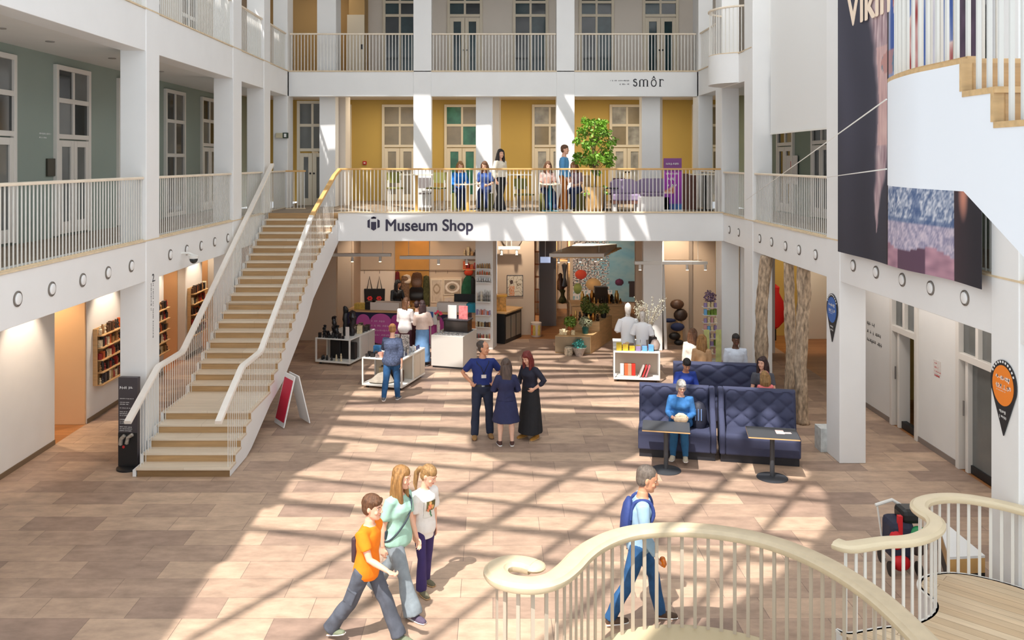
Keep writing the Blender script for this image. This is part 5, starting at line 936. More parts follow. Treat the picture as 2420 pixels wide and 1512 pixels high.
# roller blind in the bay before the banner
t = thing('roller_blind', 'large white roller blind closing the right gallery bay', 'blind', (6.37, 17.7, 5.82)); boxpart('cloth', M('blind_cloth', (232,232,230), .8), t, 6.362, 6.372, 15.55, 19.88, 5.84, 10.3, local=False); boxpart('bottom_bar', METALW, t, 6.35, 6.378, 15.55, 19.88, 5.81, 5.845, local=False)
for k, (a, bb_) in enumerate(((At(1764, 472, 20.2), Vector((2.54, 5.6, 5.6))), (OnX(1944, 420, 6.0), Vector((2.54, 5.6, 5.15))))):
    b = MB(); b.cyl(a, bb_, .005, n=5); tag(b.build('cable', METALW, None, loc=tuple(a)), ('thin white cable running up steeply', 'thin white cable running nearly level')[k]+' to the curved stair landing', 'cable')
# ------------------------------------------------------------------ winding stair close to the viewer
X0, ZT = 2.42, 5.73
t = thing('upper_stair', 'white sided stair flight with oak steps at the top right', 'staircase', (X0, 4.5, 5.0))
cv = [Vector((2.42,4.47,0)), Vector((2.418,4.79,0)), Vector((2.418,4.98,0)), Vector((2.445,5.2,0)), Vector((2.50,5.46,0)), Vector((2.59,5.69,0)), Vector((2.76,5.95,0)), Vector((3.0,6.12,0)), Vector((3.3,6.2,0)), Vector((4.6,6.2,0))]
def smooth_path(P, n=8):
    out = []
    for i in range(len(P)-1):
        p0, p1, p2, p3 = P[max(i-1, 0)], P[i], P[i+1], P[min(i+2, len(P)-1)]
        for k in range(n): s = k/n; out.append(.5*((2*p1)+(p2-p0)*s+(2*p0-5*p1+4*p2-p3)*s*s+(3*p1-p0-3*p2+p3)*s**3))
    return out+[P[-1]]
cs = smooth_path(cv, 5); b = MB(); b.prism([p+Vector((0,0,5.045)) for p in cs]+[Vector((4.6,4.47,5.045))], (0,0,ZT-.025-5.045)); 
b.build('landing', WHITE3, t, fix=True, smooth=True)
b = MB(); b.prism([p+Vector((0,0,ZT-.025)) for p in cs]+[Vector((4.6,4.47,ZT-.025))], (0,0,.025)); b.build('landing_floor', OAKS, t, fix=True)
b = MB(); b.prism([(X0,4.47,5.05),(X0,4.47,5.56),(X0,4.19,5.56),(X0,4.19,5.39),(X0,3.91,5.39),(X0,3.91,5.22),(X0,3.63,5.22),(X0,3.63,5.05),(X0,3.3,5.05),(X0,3.3,4.4)], (.05,0,0)); b.build('stringer', WHITE3, t, fix=True)
for n in range(4):
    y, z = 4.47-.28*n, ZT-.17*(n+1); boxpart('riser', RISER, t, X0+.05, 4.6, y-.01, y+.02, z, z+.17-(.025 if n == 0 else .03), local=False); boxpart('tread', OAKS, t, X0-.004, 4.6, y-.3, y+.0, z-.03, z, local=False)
    b = MB(); b.prism([(X0+.05, y, z-.03), (X0+.05, y-.28, z-.03), (X0+.05, y-.28, z-.5), (X0+.05, y, z-.36)], (2.1,0,0)); b.build('soffit', WHITE, t, fix=True)
    b = MB(); b.box(X0-.006, X0+.05, y-.005, y+.02, z, z+.17); b.build('end_cap', OAKS, t)
base = [p+Vector((.05,-.02 if i > 25 else 0,ZT)) for i, p in enumerate(cs) if p.x < 4.5]; tb = balustrade('white barred railing along the upper stair landing at the top right', base, 1.05, step=.1, barw=.022, bard=.014, trim=OAKS, trimz=.012, mat=METALW_SHADE)
t = thing('balustrade', 'white barred railing on the oak steps of the upper flight', 'railing', (X0+.05, 4.4, 5.5))
for n in range(4):
    for j in range(3): y = 4.41-.28*n-.095*j; z = ZT-.17*(n+1); zt = ZT+1.0-(4.47-y)*.6; put('baluster', bar_mesh(round(zt-z, 2), .022, .014, METALW_SHADE), Vector((0, y-4.4, z-5.5)), t)
b = MB(); b.sweep([(X0+.05, 4.45, ZT+1.02), (X0+.05, 3.3, ZT+1.02-.7)], RAILSEC); b.build('handrail', OAKR, t)
# lower railings and landings
BIGSEC = [(-.105,-.045),(.105,-.045),(.12,-.02),(.118,.012),(.09,.02),(.075,.04),(.04,.046),(-.04,.046),(-.075,.04),(-.09,.02),(-.118,.012),(-.12,-.02)]
BIGM = M('cream_oak_rail', (200,182,152), .38, var=.06, scale=3, stretch=(3,3,1)); LOWBAR = M('shaded_bar_metal', (184,170,152), .45)  # grey-brown of the bars stands in for the shade on them
ra = [(1262,1338),(1236,1331),(1204,1329),(1178,1338),(1172,1354),(1190,1370),(1226,1379),(1270,1380),(1312,1367),(1345,1342),(1372,1314),(1404,1290),(1446,1270),(1494,1257),(1545,1251),(1600,1249),(1660,1252),(1720,1259),(1790,1272),(1860,1293),(1930,1322),(2000,1360),(2070,1408),(2130,1460),(2190,1520),(2240,1580)]
PA = smooth_path([G(x, y, 1.25) for x, y in ra], 4); ZA = .19
tcur = balustrade('curving cream oak railing with a scrolled end in the foreground', [Vector((p.x, p.y, ZA)) for p in PA], 1.04, step=.135, railmat=BIGM, sec=BIGSEC, trim=None, barw=.036, bard=.016, rail=PA, mat=LOWBAR, ends=(.3, .05))
b = MB(); b.ell(PA[0], (.12,.12,.045), 18); e = b.build('scroll_end', BIGM, tcur, smooth=True)
poly = [Vector((p.x, p.y, 0)) for p in PA[28:]]; poly = [p+Vector((0,.06,0)) for p in poly]+[Vector((3.4,6.2,0)), Vector((1.0,6.2,0)), Vector((.75,8.0,0))]
b = MB(); b.prism(poly, (0,0,ZA)); t = struct(b.build('landing_front', M('cream_landing_side', (200,184,150), .5), fix=True)); 
rb_ = [(1976,1283),(2004,1291),(2046,1286),(2090,1280),(2141,1277),(2176,1269),(2203,1256),(2213,1241),(2206,1226),(2186,1213),(2172,1200),(2178,1186),(2204,1178),(2245,1175),(2288,1178),(2331,1185),(2374,1194),(2420,1206),(2480,1226)]
PB = smooth_path([G(x, y, 1.28) for x, y in rb_], 4); ZB = .40
balustrade('S shaped cream oak railing around the plank landing at the lower right', [Vector((p.x, p.y, ZB)) for p in PB], .86, step=.11, railmat=M('pale_oak_rail', (222,206,174), .38, var=.05, scale=3), sec=[(a*.8, c*.8) for a, c in BIGSEC], trim=METALW, barw=.032, bard=.014, rail=PB, ends=(.1,.05))
PLANKW = planks('landing_planks', (226,204,172), (210,182,146), (160,130,98), 1, 3.0, .13, rough=.45, grain=(.8,9,1), msize=.004, var=.2, rot=.75)
poly = [Vector((p.x, p.y, 0)) for p in PB]+[Vector((6.6,9.2,0)), Vector((6.6,6.6,0)), Vector((4.6,6.6,0)), Vector((3.75,8.2,0))]
b = MB(); b.prism([p+Vector((0,0,ZB-.03)) for p in poly], (0,0,.03)); struct(b.build('landing_side', PLANKW, fix=True)); b = MB(); b.prism([p+Vector((0,0,.0)) for p in poly], (0,0,ZB-.03)); struct(b.build('landing_side_base', WHITE, fix=True))
# stepped white slab behind it
a, c2, d2 = G(2212, 1222, .38), G(2328, 1318, .38), G(2243, 1322, .38); t = thing('bench_block', 'low white topped wedge block with an oak side behind the lower right railing', 'block', Vector((a.x, a.y, 0)))
b = MB(); b.prism([a, c2, d2, d2.lerp(a, .97)], (0,0,.03)); b.build('top', WHITE, t, fix=True); b = MB(); b.prism([Vector((p.x, p.y, .2)) for p in (a, c2, d2)], (0,0,.18)); b.build('side', HONEY, t, fix=True); b = MB(); b.prism([Vector((p.x, p.y, 0)) for p in (a, c2, d2)], (0,0,.2)); b.build('foot', BLACK, t, fix=True)
# pushchair loaded with bags behind the S shaped railing
p = G(2118, 1345); t = thing('pushchair', 'pushchair loaded with navy and red bags behind the lower right railing', 'pushchair', p)
NAVY = M('navy_nylon', (40,44,66), .7, bump=.2); RED = M('red_nylon', (206,24,34), .6, bump=.2, bscale=14)
b = MB(True); b.obox((.02,0,.42), (.3,.36,.5)); b.build('seat_bag', NAVY, t, bev=.08); b = MB(True); b.obox((.14,-.02,.72), (.26,.3,.18)); b.build('hood', BLACK, t, bev=.06)
b = MB(True); b.ell((-.06,-.14,.44), (.09,.08,.13)); b.obox((-.03,-.16,.62), (.05,.06,.26)); b.ell((-.02,-.17,.16), (.12,.08,.1)); b.build('red_bag', RED, t, smooth=True)
b = MB(True); b.ell((.2,-.16,.52), (.11,.06,.1)); b.build('green_lid', M('green_plastic', (34,140,80), .4), t, smooth=True); b = MB(True); b.ell((.2,-.17,.38), (.12,.08,.13)); b.build('dark_pot', M('dark_leather'), t, smooth=True)
for x, y in ((-.15,-.18),(.2,-.18),(-.1,.2),(.22,.2)): b = MB(True); b.loft([((x+dx,y,.09), (0,.09,0), (0,0,.09)) for dx in (-.015,.015)], 16, 0, 0); b.build('wheel', BLACK, t)
b = MB(True); b.tube([(-.22,.1,.78),(0,.12,.84),(.14,.1,.76)], .022, 8); b.tube([(-.1,.1,.1),(-.2,.1,.78)], .012, 6); b.build('handle', METALW, t, smooth=True)
box_at('bin', 'small white and blue box standing beside the right column', 'box', G(1948, 1062), (.24,.3,.42), M('white_blue_box', (204,208,206), .5, var=.2, scale=9))
# ------------------------------------------------------------------ furniture on the balcony
ZF = Z1+.03
def bal(px, y, z=ZF): return Vector(((px-CX)*y/F, y, z))
TW = M('table_white', (226,214,190), .5); GOLDT = M('gold_column', (222,180,104), .45); OLV = M('olive_fabric', (120,116,56), .8); GRY = M('grey_chair', (120,112,110), .7); LAV = M('lavender_upholstery', (150,132,160), .8)
def cafe_table(lab, px, y, h, w, cm, tm): t = thing('cafe_table', lab, 'table', bal(px, y)); boxpart('top', tm, t, -w/2, w/2, -.3, .3, h-.03, h, .004); b = MB(True); b.cyl((0,0,.02), (0,0,h-.03), .045, n=12); b.build('column', cm, t); boxpart('foot', cm, t, -.22, .22, -.2, .2, 0, .02); return t
cafe_table('bar table on a golden column left of the seated pair', 985, 23.6, 1.0, .9, GOLDT, TW); cafe_table('small table with a pale top in front of the seated pair', 1105, 23.5, .74, .7, GOLDT, TW); cafe_table('bar table with a pale top behind the woman in black trousers', 1225, 24.6, .98, .8, GRY, TW); cafe_table('small table with a pale top before the seated woman', 1300, 23.45, .74, .55, M('turquoise_card'), TW); cafe_table('small dark table right of the potted tree', 1428, 24.2, .62, .7, BLACK, BLACK); cafe_table('bar table with thin dark pole at the right end of the balcony', 1665, 23.9, 1.0, .75, BLACK, TW)
def chair(lab, px, y, rz, fm, sm, h=.45): 
    t = thing('chair', lab, 'chair', bal(px, y), rz); boxpart('seat', sm, t, -.22, .22, -.22, .22, h-.04, h, .01); b = MB(True); b.prism([(-.2,.2,h+.12),(.2,.2,h+.12),(.2,.25,h+.42),(-.2,.25,h+.42)], (0,.02,0)); b.build('backrest', sm, t, fix=True)
    for x, yy in ((-.18,-.18),(.18,-.18),(-.18,.2),(.18,.2)): b = MB(True); b.cyl((x,yy,0), (x,yy,h-.04 if yy < 0 else h+.2), .014, n=7); b.build('leg', fm, t)
    return t
chair('olive chair left of the golden column table', 935, 24.2, .3, METALW, OLV, .62); chair('olive chair right of the golden column table', 1030, 24.2, -.4, METALW, OLV, .62); chair('grey chair beyond the golden column table', 1000, 24.9, 0, METALW, GRY); chair('olive chair behind the woman in black trousers', 1238, 24.0, .4, METALW, OLV); chair('grey chair left of the dark table', 1388, 25.0, .5, METALW, GRY); chair('dark chair beside the dark table right of the tree', 1452, 24.5, -.6, BLACK, M('plum_chair', (96,62,66), .7))
for lab, px, w, y, m in (('lavender sofa seat block at the left of the pair', 1478, .75, 23.7, LAV), ('wide lavender sofa with a curved back near the purple banner', 1548, .95, 24.5, LAV)):
    t = thing('sofa', lab, 'sofa', bal(px, y)); boxpart('base', M('walnut_base', (110,72,60), .5), t, -w/2, w/2, -.3, .3, .2, .28); boxpart('seat', m, t, -w/2, w/2, -.3, .3, .28, .46, .04); b = MB(True); b.prism([(-w/2,.22,.46),(w/2,.22,.46),(w/2,.3,.78),(w*.3,.32,.86),(-w*.3,.32,.86),(-w/2,.3,.78)], (0,.1,0)); b.build('backrest', m, t, fix=True, bev=.03)
    for x in (-w/2+.06, w/2-.06): boxpart('leg', M('white_block', (226,222,220), .5), t, x-.05, x+.05, -.25, .25, 0, .2)
box_at('low_block', 'low white block table before the lavender sofa', 'table', bal(1545, 23.2), (.75,.4,.4), M('white_block')); box_at('planter_cabinet', 'tan oak cabinet left of the potted tree', 'cabinet', bal(1378, 25.2), (.42,.4,.95), OAKC); box_at('brown_cabinet', 'brown cabinet behind the bar table at the right end', 'cabinet', bal(1625, 24.6), (.4,.4,1.0), M('walnut_base'))
c = bal(1405, 23.4); t = thing('potted_tree', 'tall leafy potted tree rising above the balcony railing', 'tree', c); b = MB(True); b.lathe((0,0,.0), [(.2,0),(.24,.1),(.26,.62),(.25,.66),(.22,.62)], 24); b.build('pot', M('oak_pot', (206,166,110), .6, var=.15, scale=4), t, smooth=True)
rt = random.Random(21); b = MB(True); lf = MB(True)
b.tube([(0,0,.6),(.02,0,1.0),(-.03,.02,1.5),(.0,0,2.2)], [.035,.03,.022,.01], 8)
for z, r, n in ((1.02,.1,1),(1.28,.42,7),(1.52,.5,7),(1.84,.5,7),(2.12,.42,6),(2.36,.3,5),(.55,.25,4)):
    for k in range(n):
        a = 6.28*k/n+rt.uniform(-.5,.5)+z; e = Vector((r*math.cos(a)*rt.uniform(.7,1.1), r*.7*math.sin(a), z+rt.uniform(-.06,.1))); b.tube([(0,0,max(.6,z-.35)), e*.5+Vector((0,0,(z-.1)*.5)), e], [.01,.008,.004], 5)
        for q in range(2 if z < .6 else 5):
            leafball(lf, e+Vector((rt.gauss(0,.06), rt.gauss(0,.05), rt.gauss(0,.04))), .085, 13, rt, .075, .7)
b.build('trunk', M('young_bark', (120,100,70), .8), t, smooth=True); lf.build('foliage', M('fresh_leaf', (112,156,44), .5, var=.35, scale=5), t)
# ------------------------------------------------------------------ people
PENDING = []
def fuse(mb, name, mat, parent, vox, it=4, wr=0, seed=0, fac=.5):
    """one continuous skin over overlapping closed pieces"""
    o = mb.build(name, mat, parent); m = o.modifiers.new('r', 'REMESH'); m.mode = 'VOXEL'; m.voxel_size = vox; m.use_smooth_shade = True
    s = o.modifiers.new('s', 'SMOOTH'); s.factor = fac; s.iterations = it; PENDING.append((o, wr, seed)); return o
def flush():
    dg = bpy.context.evaluated_depsgraph_get(); new = [(o, bpy.data.meshes.new_from_object(o.evaluated_get(dg)), wr, sd) for o, wr, sd in PENDING]
    for o, me, wr, sd in new:
        old = o.data; o.modifiers.clear(); o.data = me; bpy.data.meshes.remove(old)
        if wr:
            no = [v.normal.copy() for v in me.vertices]
            for v, n in zip(me.vertices, no):
                c = v.co; v.co = c+n*wr*(nz(c.x*9+sd, c.y*9, c.z*5+2*nz(c.x*4, c.y*4, c.z*3+sd))+.22*nz(c.x*22, c.y*22, c.z*14+sd))
        me.polygons.foreach_set('use_smooth', [True]*len(me.polygons))
    PENDING.clear()
SKIN = {'fair': M('fair_skin', (232,178,150), .5, var=.05, scale=14), 'pale': M('pale_skin', (240,196,172), .5, var=.05, scale=14), 'tan': M('tan_skin', (206,146,112), .5, var=.05, scale=14), 'dark': M('dark_skin', (96,62,46), .45, var=.05, scale=14)}
LIP = M('lip', (190,104,96), .45); EYEW = M('eye_white', (206,198,190), .4); IRIS = M('iris', (48,36,30), .3)
def hairm(n, c=(90,60,50)): return M('hair_'+n, c, .5, var=.38, scale=16, stretch=(3,3,.5), bump=.5, bscale=50)
MT = [(-.22,.112,.092),(-.1,.156,.112),(0,.166,.118),(.2,.156,.11),(.4,.152,.108),(.6,.168,.118),(.75,.176,.116),(.86,.165,.096),(.93,.115,.078),(1.0,.068,.062),(1.12,.057,.058)]
FT = [(-.22,.115,.098),(-.1,.17,.12),(0,.17,.12),(.2,.146,.108),(.4,.13,.1),(.6,.145,.12),(.72,.15,.122),(.86,.142,.09),(.93,.098,.072),(1.0,.058,.054),(1.12,.05,.052)]
def rot(p, *a):
    v = Vector(p)
    for ax, d in a: v = Matrix.Rotation(math.radians(d), 3, ax)@v
    return v
def person(label, loc, face, H, sex='f', skin='fair', lean=0, side=0, legs=((0,4,2),(0,4,2)), arms=None, head=(0,0), seat=None, top=None, bottom=None, shoes=None, hair=None, girth=1, hk=1.0, vox=.009, curl=22, feet=(0,0), z0=0, twist=0, bust=.0, glasses=False, cat='person', group=None):
    s = H/1.75; rz = math.atan2(-face[0], face[1]); T = MT if sex == 'm' else FT
    t = thing('person', label, cat, (loc[0], loc[1], z0), rz, group)
    U = rot((0,0,1), ('X', -lean), ('Y', side)); RT = Matrix.Rotation(math.radians(side), 3, 'Y')@Matrix.Rotation(math.radians(-lean), 3, 'X')@Matrix.Rotation(math.radians(twist), 3, 'Z')
    J = {}; P = Vector((0,0,0))
    for i, sx in enumerate((1, -1)):                  # right, left
        pt, ab, kn = legs[i]; h = Vector((sx*.088*s, 0, -.01)); d1 = rot((0,0,-1), ('X', pt), ('Y', -sx*ab)); d2 = rot((0,0,-1), ('X', pt-kn), ('Y', -sx*ab*.5))
        k = h+d1*.435*s; a = k+d2*.415*s; J[i] = [h, k, a]
    ah = .075*s; low = min(J[i][2].z-ah*math.cos(math.radians(feet[i]))-max(0, .0) for i in (0, 1))
    P = Vector((0, 0, (seat+.1*s-z0 if seat is not None else -low)))
    for i in (0, 1): J[i] = [q+P for q in J[i]]
    sp = lambda tt: P+U*(.52*s*tt)
    def ring(tt, inf=0, g=None):
        for a, b in zip(T, T[1:]):
            if tt <= b[0] or b is T[-1]:
                e = min(1, max(0, (tt-a[0])/(b[0]-a[0]))); e = e*e*(3-2*e); rx, ry = a[1]+(b[1]-a[1])*e, a[2]+(b[2]-a[2])*e; break
        gg = (girth if g is None else g) if tt < .82 else 1+((girth if g is None else g)-1)*.3
        off = bust*s*max(0, 1-abs(tt-.66)/.16)+(.02*(girth-1)*3 if -.1 < tt < .5 else 0)
        return (sp(tt)+RT@Vector((0, off*.5, 0)), RT@Vector((rx*s*gg+inf, 0, 0)), RT@Vector((0, ry*s*gg+inf+off*.5, 0)))
    sw = (.178 if sex == 'm' else .156)*s*(1+(girth-1)*.4)
    if arms is None: arms = (((.12,-.05,-1), (.05,.12,-1)),)*2
    for i, sx in enumerate((1, -1)):
        u, f = arms[i][:2]; sh = sp(.87)+RT@Vector((sx*sw, 0, 0)); du = (RT@Vector((sx*u[0], u[1], u[2]))).normalized(); df = (RT@Vector((sx*f[0], f[1], f[2]))).normalized()
        e = sh+du*.285*s; w = e+df*.245*s; J[2+i] = [sh, e, w, du, df]
    body = MB(True)
    body.loft([ring(tt) for tt in (-.2,-.1,0,.1,.2,.3,.4,.5,.6,.68,.76,.84,.9,.95,1.0,1.1)], 20)
    for i, sx in enumerate((1, -1)):
        h, k, a = J[i]; g = girth**.6; m1 = h.lerp(k, .4); m2 = k.lerp(a, .3); bk = Vector((0,-.012*s,0))
        body.tube([h, m1, k, m2+bk, k.lerp(a, .65), a], [.088*s*g, .078*s*g, .054*s*g, .056*s*g, .044*s, .036*s], 14)
        fp = feet[i]; ty = 1 if sx > 0 else -1; fd = rot((0,1,0), ('X', -fp), ('Z', -6*ty)); hl = a+rot((0,-.045*s,-.045*s), ('X', -fp)); J[i] += [fd, fp]
        body.tube([hl, a+rot((0,.04*s,-.04*s), ('X', -fp)), hl+fd*.18*s+rot((0,0,-.012*s), ('X', -fp)), hl+fd*.235*s+rot((0,0,-.014*s), ('X', -fp))], [.032*s, .038*s, .034*s, .02*s], 12, flat=.75)
        sh, e, w, du, df = J[2+i]; body.tube([sp(.84)+RT@Vector((sx*sw*.6,0,0)), sh, sh.lerp(e, .35), e, e.lerp(w, .3), w], [.07*s*(1 if sex == 'm' else .82), .056*s*(1 if sex == 'm' else .86), .049*s*g*(1 if sex == 'm' else .9), .039*s, .039*s, .026*s], 12)
        fw = RT@Vector((0,1,0)); q = abs(fw.dot(df)); tw = (fw*(1-q)+(RT@Vector((0,0,1)))*q); tw = (tw-df*tw.dot(df)).normalized(); pn = tw.cross(df) if sx > 0 else df.cross(tw); pn *= 1
        if len(arms[i]) > 2: tw, pn = pn*-sx*(1 if sx > 0 else -1), tw      # palm turned down
        c = w+df*.045*s
        body.loft([(w-df*.005, tw*.024*s, pn*.019*s), (w+df*.03*s, tw*.034*s, pn*.018*s), (w+df*.065*s, tw*.041*s, pn*.016*s), (w+df*.088*s, tw*.039*s, pn*.013*s)], 12)
        cu = arms[i][3] if len(arms[i]) > 3 else curl; J[2+i].append((w, df, tw, pn))
        for k2, (o, L) in enumerate(((.03,.068),(.0105,.078),(-.0095,.073),(-.0285,.056))):
            b0 = w+(df*(.084-.004*abs(k2-1.2))+tw*o)*s; pp = [b0-df*.015*s, b0]; ang = 0
            for sg, fr in enumerate((.45,.32,.26)):
                ang += math.radians(cu*(1+.15*k2)*(.7 if sg == 0 else 1)); pp.append(pp[-1]+(df*math.cos(ang)+pn*math.sin(ang)+tw*(1.2-k2)*.05)*L*fr*s)
            body.tube(pp, [.0095*s, .0098*s, .0092*s, .0086*s, .0076*s], 8)
        b0 = w+(df*.022+tw*.026)*s; body.tube([b0-tw*.012*s, b0+(df*.03+tw*.022+pn*.012)*s, b0+(df*.056+tw*.028+pn*.024)*s, b0+(df*.076+tw*.024+pn*.034)*s], [.014*s, .0125*s, .0105*s, .009*s], 8)
    # head
    hs = s*hk; RH = Matrix.Rotation(math.radians(side*.5), 3, 'Y')@Matrix.Rotation(math.radians(head[0]), 3, 'Z')@Matrix.Rotation(math.radians(-head[1]-lean*.35), 3, 'X')
    nb = sp(1.0); C = nb+(U*.075+RH@Vector((0,.022,.11)))*s+Vector((0,0,.11*(hk-1)*s)); hp = lambda x, y, z: C+RH@(Vector((x, y, z))*hs)
    hx = lambda r: RH@Vector((r*hs,0,0)); hy = lambda r: RH@Vector((0,r*hs,0)); jw = 1.06 if sex == 'm' else .97
    body.tube([sp(.9), sp(1.0), hp(0,-.02,-.06)], [.066*s, .054*s, .05*s], 14)
    body.loft([(hp(0,y,z), hx(rx), hy(ry)) for z, rx, ry, y in ((-.118,.026*jw,.03,.05),(-.105,.043*jw,.05,.036),(-.08,.056*jw,.068,.02),(-.045,.066,.082,.008),(0,.073,.092,0),(.04,.0755,.0965,-.004),(.08,.068,.086,-.007),(.105,.05,.062,-.009),(.118,.026,.034,-.01))], 22, 0, .3)
    body.tube([hp(0,.088,.012), hp(0,.099,-.01), hp(0,.111,-.032)], [.0085*hs, .0105*hs, .0135*hs], 8); body.ell(hp(.01,.099,-.035), Vector((.009,.009,.008))*hs, 8, R=RH); body.ell(hp(-.01,.099,-.035), Vector((.009,.009,.008))*hs, 8, R=RH)
    body.ell(hp(0,.083,-.062), Vector((.024,.014,.012))*hs, 10, R=RH); body.ell(hp(0,.074,-.103), Vector((.022,.018,.016))*hs, 10, R=RH); body.tube([hp(-.045,.073,.022), hp(0,.09,.024), hp(.045,.073,.022)], [.01*hs, .012*hs, .01*hs], 8)
    for sx in (-1, 1): body.ell(hp(sx*.042,.063,-.035), Vector((.022,.022,.022))*hs, 8, R=RH); body.ell(hp(sx*.077,-.008,-.008), Vector((.011,.021,.033))*hs, 10, R=RH@Matrix.Rotation(sx*.35, 3, 'Z'))
    sk = SKIN[skin] if isinstance(skin, str) else skin
    fuse(body, 'body', sk, t, vox*(1 if hk else 1), 3)
    for sx in (-1, 1):
        b = MB(True); b.ell(hp(sx*.031,.0765,.0), Vector((.013,.008,.0062))*hs, 10, R=RH); e = b.build('eye', EYEW, t, smooth=True); b = MB(True); b.ell(hp(sx*.031,.0818,0), Vector((.0066,.004,.0062))*hs, 8, R=RH); b.build('iris', IRIS, e, smooth=True)
        b = MB(True); b.tube([hp(sx*.014,.094,.02), hp(sx*.032,.091,.027), hp(sx*.05,.078,.021)], [.0035*hs, .004*hs, .002*hs], 6); b.build('eyebrow', hair['mat'] if hair and hair.get('kind') != 'bald' else IRIS, t)
    b = MB(True); b.tube([hp(-.023,.085,-.062), hp(0,.0965,-.061), hp(.023,.085,-.062)], [.003*hs, .0062*hs, .003*hs], 7); b.build('mouth', LIP, t, smooth=True)
    if glasses:
        b = MB(True)
        for sx in (-1, 1):
            q = [hp(sx*.033+.021*math.cos(a), .1-.012*abs(sx*.033+.021*math.cos(a))/.05, .017*math.sin(a)) for a in [2*PI*k/14 for k in range(15)]]; b.tube(q, .002*hs, 5); b.tube([hp(sx*.054,.088,.003), hp(sx*.078,.0,.006)], .0018*hs, 5)
        b.tube([hp(-.012,.1,.005), hp(.012,.1,.005)], .002*hs, 5); b.build('glasses', IRIS, t)
    # hair
    if hair:
        k = hair['kind']; b = MB(True); L = hair.get('len', .3); E = lambda c, r, n=14: b.ell(hp(*c), Vector(r)*hs, n, R=RH); dn = Vector((0,0,-1))
        if k == 'bald': E((0,-.04,-.015), (.081,.07,.05))
        else:
            v = hair.get('vol', 1.0); E((0,-.022,.034), (.084*v,.102*v,.094*v)); E((0,-.014-hair.get('rec',0),.055), (.084*v,.105*v,.083*v)); E((0,-.04,-.01), (.081*v,.076*v,.085*v))
            if k in ('short', 'crop'):
                for q in range(26 if k == 'short' else 0):
                    a = q*2.4; r = .075*math.sqrt((q % 13)/13); E((r*math.cos(a)*v, -.015+r*1.1*math.sin(a), .1*v-r*.55), (.03,.03,.022), 7)
                if hair.get('fringe'):
                    for q in range(7): E((-.06+.02*q, .074-.35*abs(-.06+.02*q)**1.2*4*.25, .072-.008*(q % 2)), (.02,.026,.024), 8)
            if k == 'bob':
                for sx in (-1, 1): E((sx*.07,-.015,-.03), (.026,.06,.075))
                E((0,-.07,-.05), (.07,.045,.06)); E((-.03,.06,.075), (.05,.035,.03)); E((.03,.06,.075), (.05,.035,.03))
            if k in ('long', 'half'):
                base = hp(0,-.075,0); w = hair.get('w', .09); rings = []
                for j in range(9):
                    e = j/8; c = base+dn*L*e*s+RT@Vector((0,-.03*s*math.sin(e*1.6)-.012*e,0)); ww = w*(1+.18*math.sin(e*2.6)-.45*max(0, e-.7))*s; rings.append((c, RH@Vector((ww,0,0)), RH@Vector((0,.045*s*(1-.45*e),0))))
                b.loft(rings, 16)
                for q in range(9): x = (q-4)/4*w*.85; y0 = -.03 if abs(q-4) > 2 else -.0; b.tube([hp(x*.8,-.085-y0,.0), hp(x,-.11-y0,-.06)+dn*L*.35*s, hp(x*1.05,-.1-y0,-.06)+dn*L*(.72+.1*math.sin(q*3))*s], [.02*hs,.022*hs,.008*hs], 8)
                if hair.get('front', 1):
                    for sx in (-1, 1): f = hair.get('fl', .8); b.tube([hp(sx*.05,.045,.085), hp(sx*.079,.025,.03), hp(sx*.084,.02,-.06), hp(sx*.082,.035,-.1)+dn*L*.35*f*s, hp(sx*.07,.05,-.1)+dn*L*.66*f*s], [.02*hs,.026*hs,.03*hs,.036*hs,.012*hs], 9); b.tube([hp(sx*.06,-.03,.07), hp(sx*.083,-.03,.0), hp(sx*.088,-.035,-.08), hp(sx*.085,-.03,-.1)+dn*L*.4*s, hp(sx*.075,-.03,-.1)+dn*L*.75*s], [.03*hs,.036*hs,.04*hs,.04*hs,.014*hs], 9)
                if k == 'half': E((0,-.115,.05), (.022,.02,.022), 8)
            if k == 'pony':
                b.tube([hp(0,-.1,.045), hp(0,-.145,.02), hp(-.01,-.165,-.06), hp(-.02,-.15,-.16)+dn*(L-.2)*.4*s, hp(-.02,-.13,-.18)+dn*(L-.2)*s], [.022*hs,.03*hs,.036*hs,.03*hs,.01*hs], 10)
            if k == 'bun': E((0,-.1,.08), (.035,.035,.035))
        fuse(b, 'hair', hair['mat'], t, .0075 if k != 'crop' else .009, 2, .004 if k not in ('long', 'half') else .009, 3)
    # clothes
    def legtube(b, i, inf, flare, stop=1.0, knee=0):
        h, kk, a = J[i][:3]; end = kk.lerp(a, stop); g = girth**.6
        b.tube([h+Vector((0,0,.02*s)), h.lerp(kk, .4), kk, kk.lerp(end, .45)+Vector((0,-.012*s,0)), kk.lerp(end, .85), end], [.094*s*g+inf, .082*s*g+inf, .058*s*g+inf+knee, .057*s*g+inf+flare*.4, .047*s+inf+flare*.9, .043*s+inf+flare], 16, dome=.15)
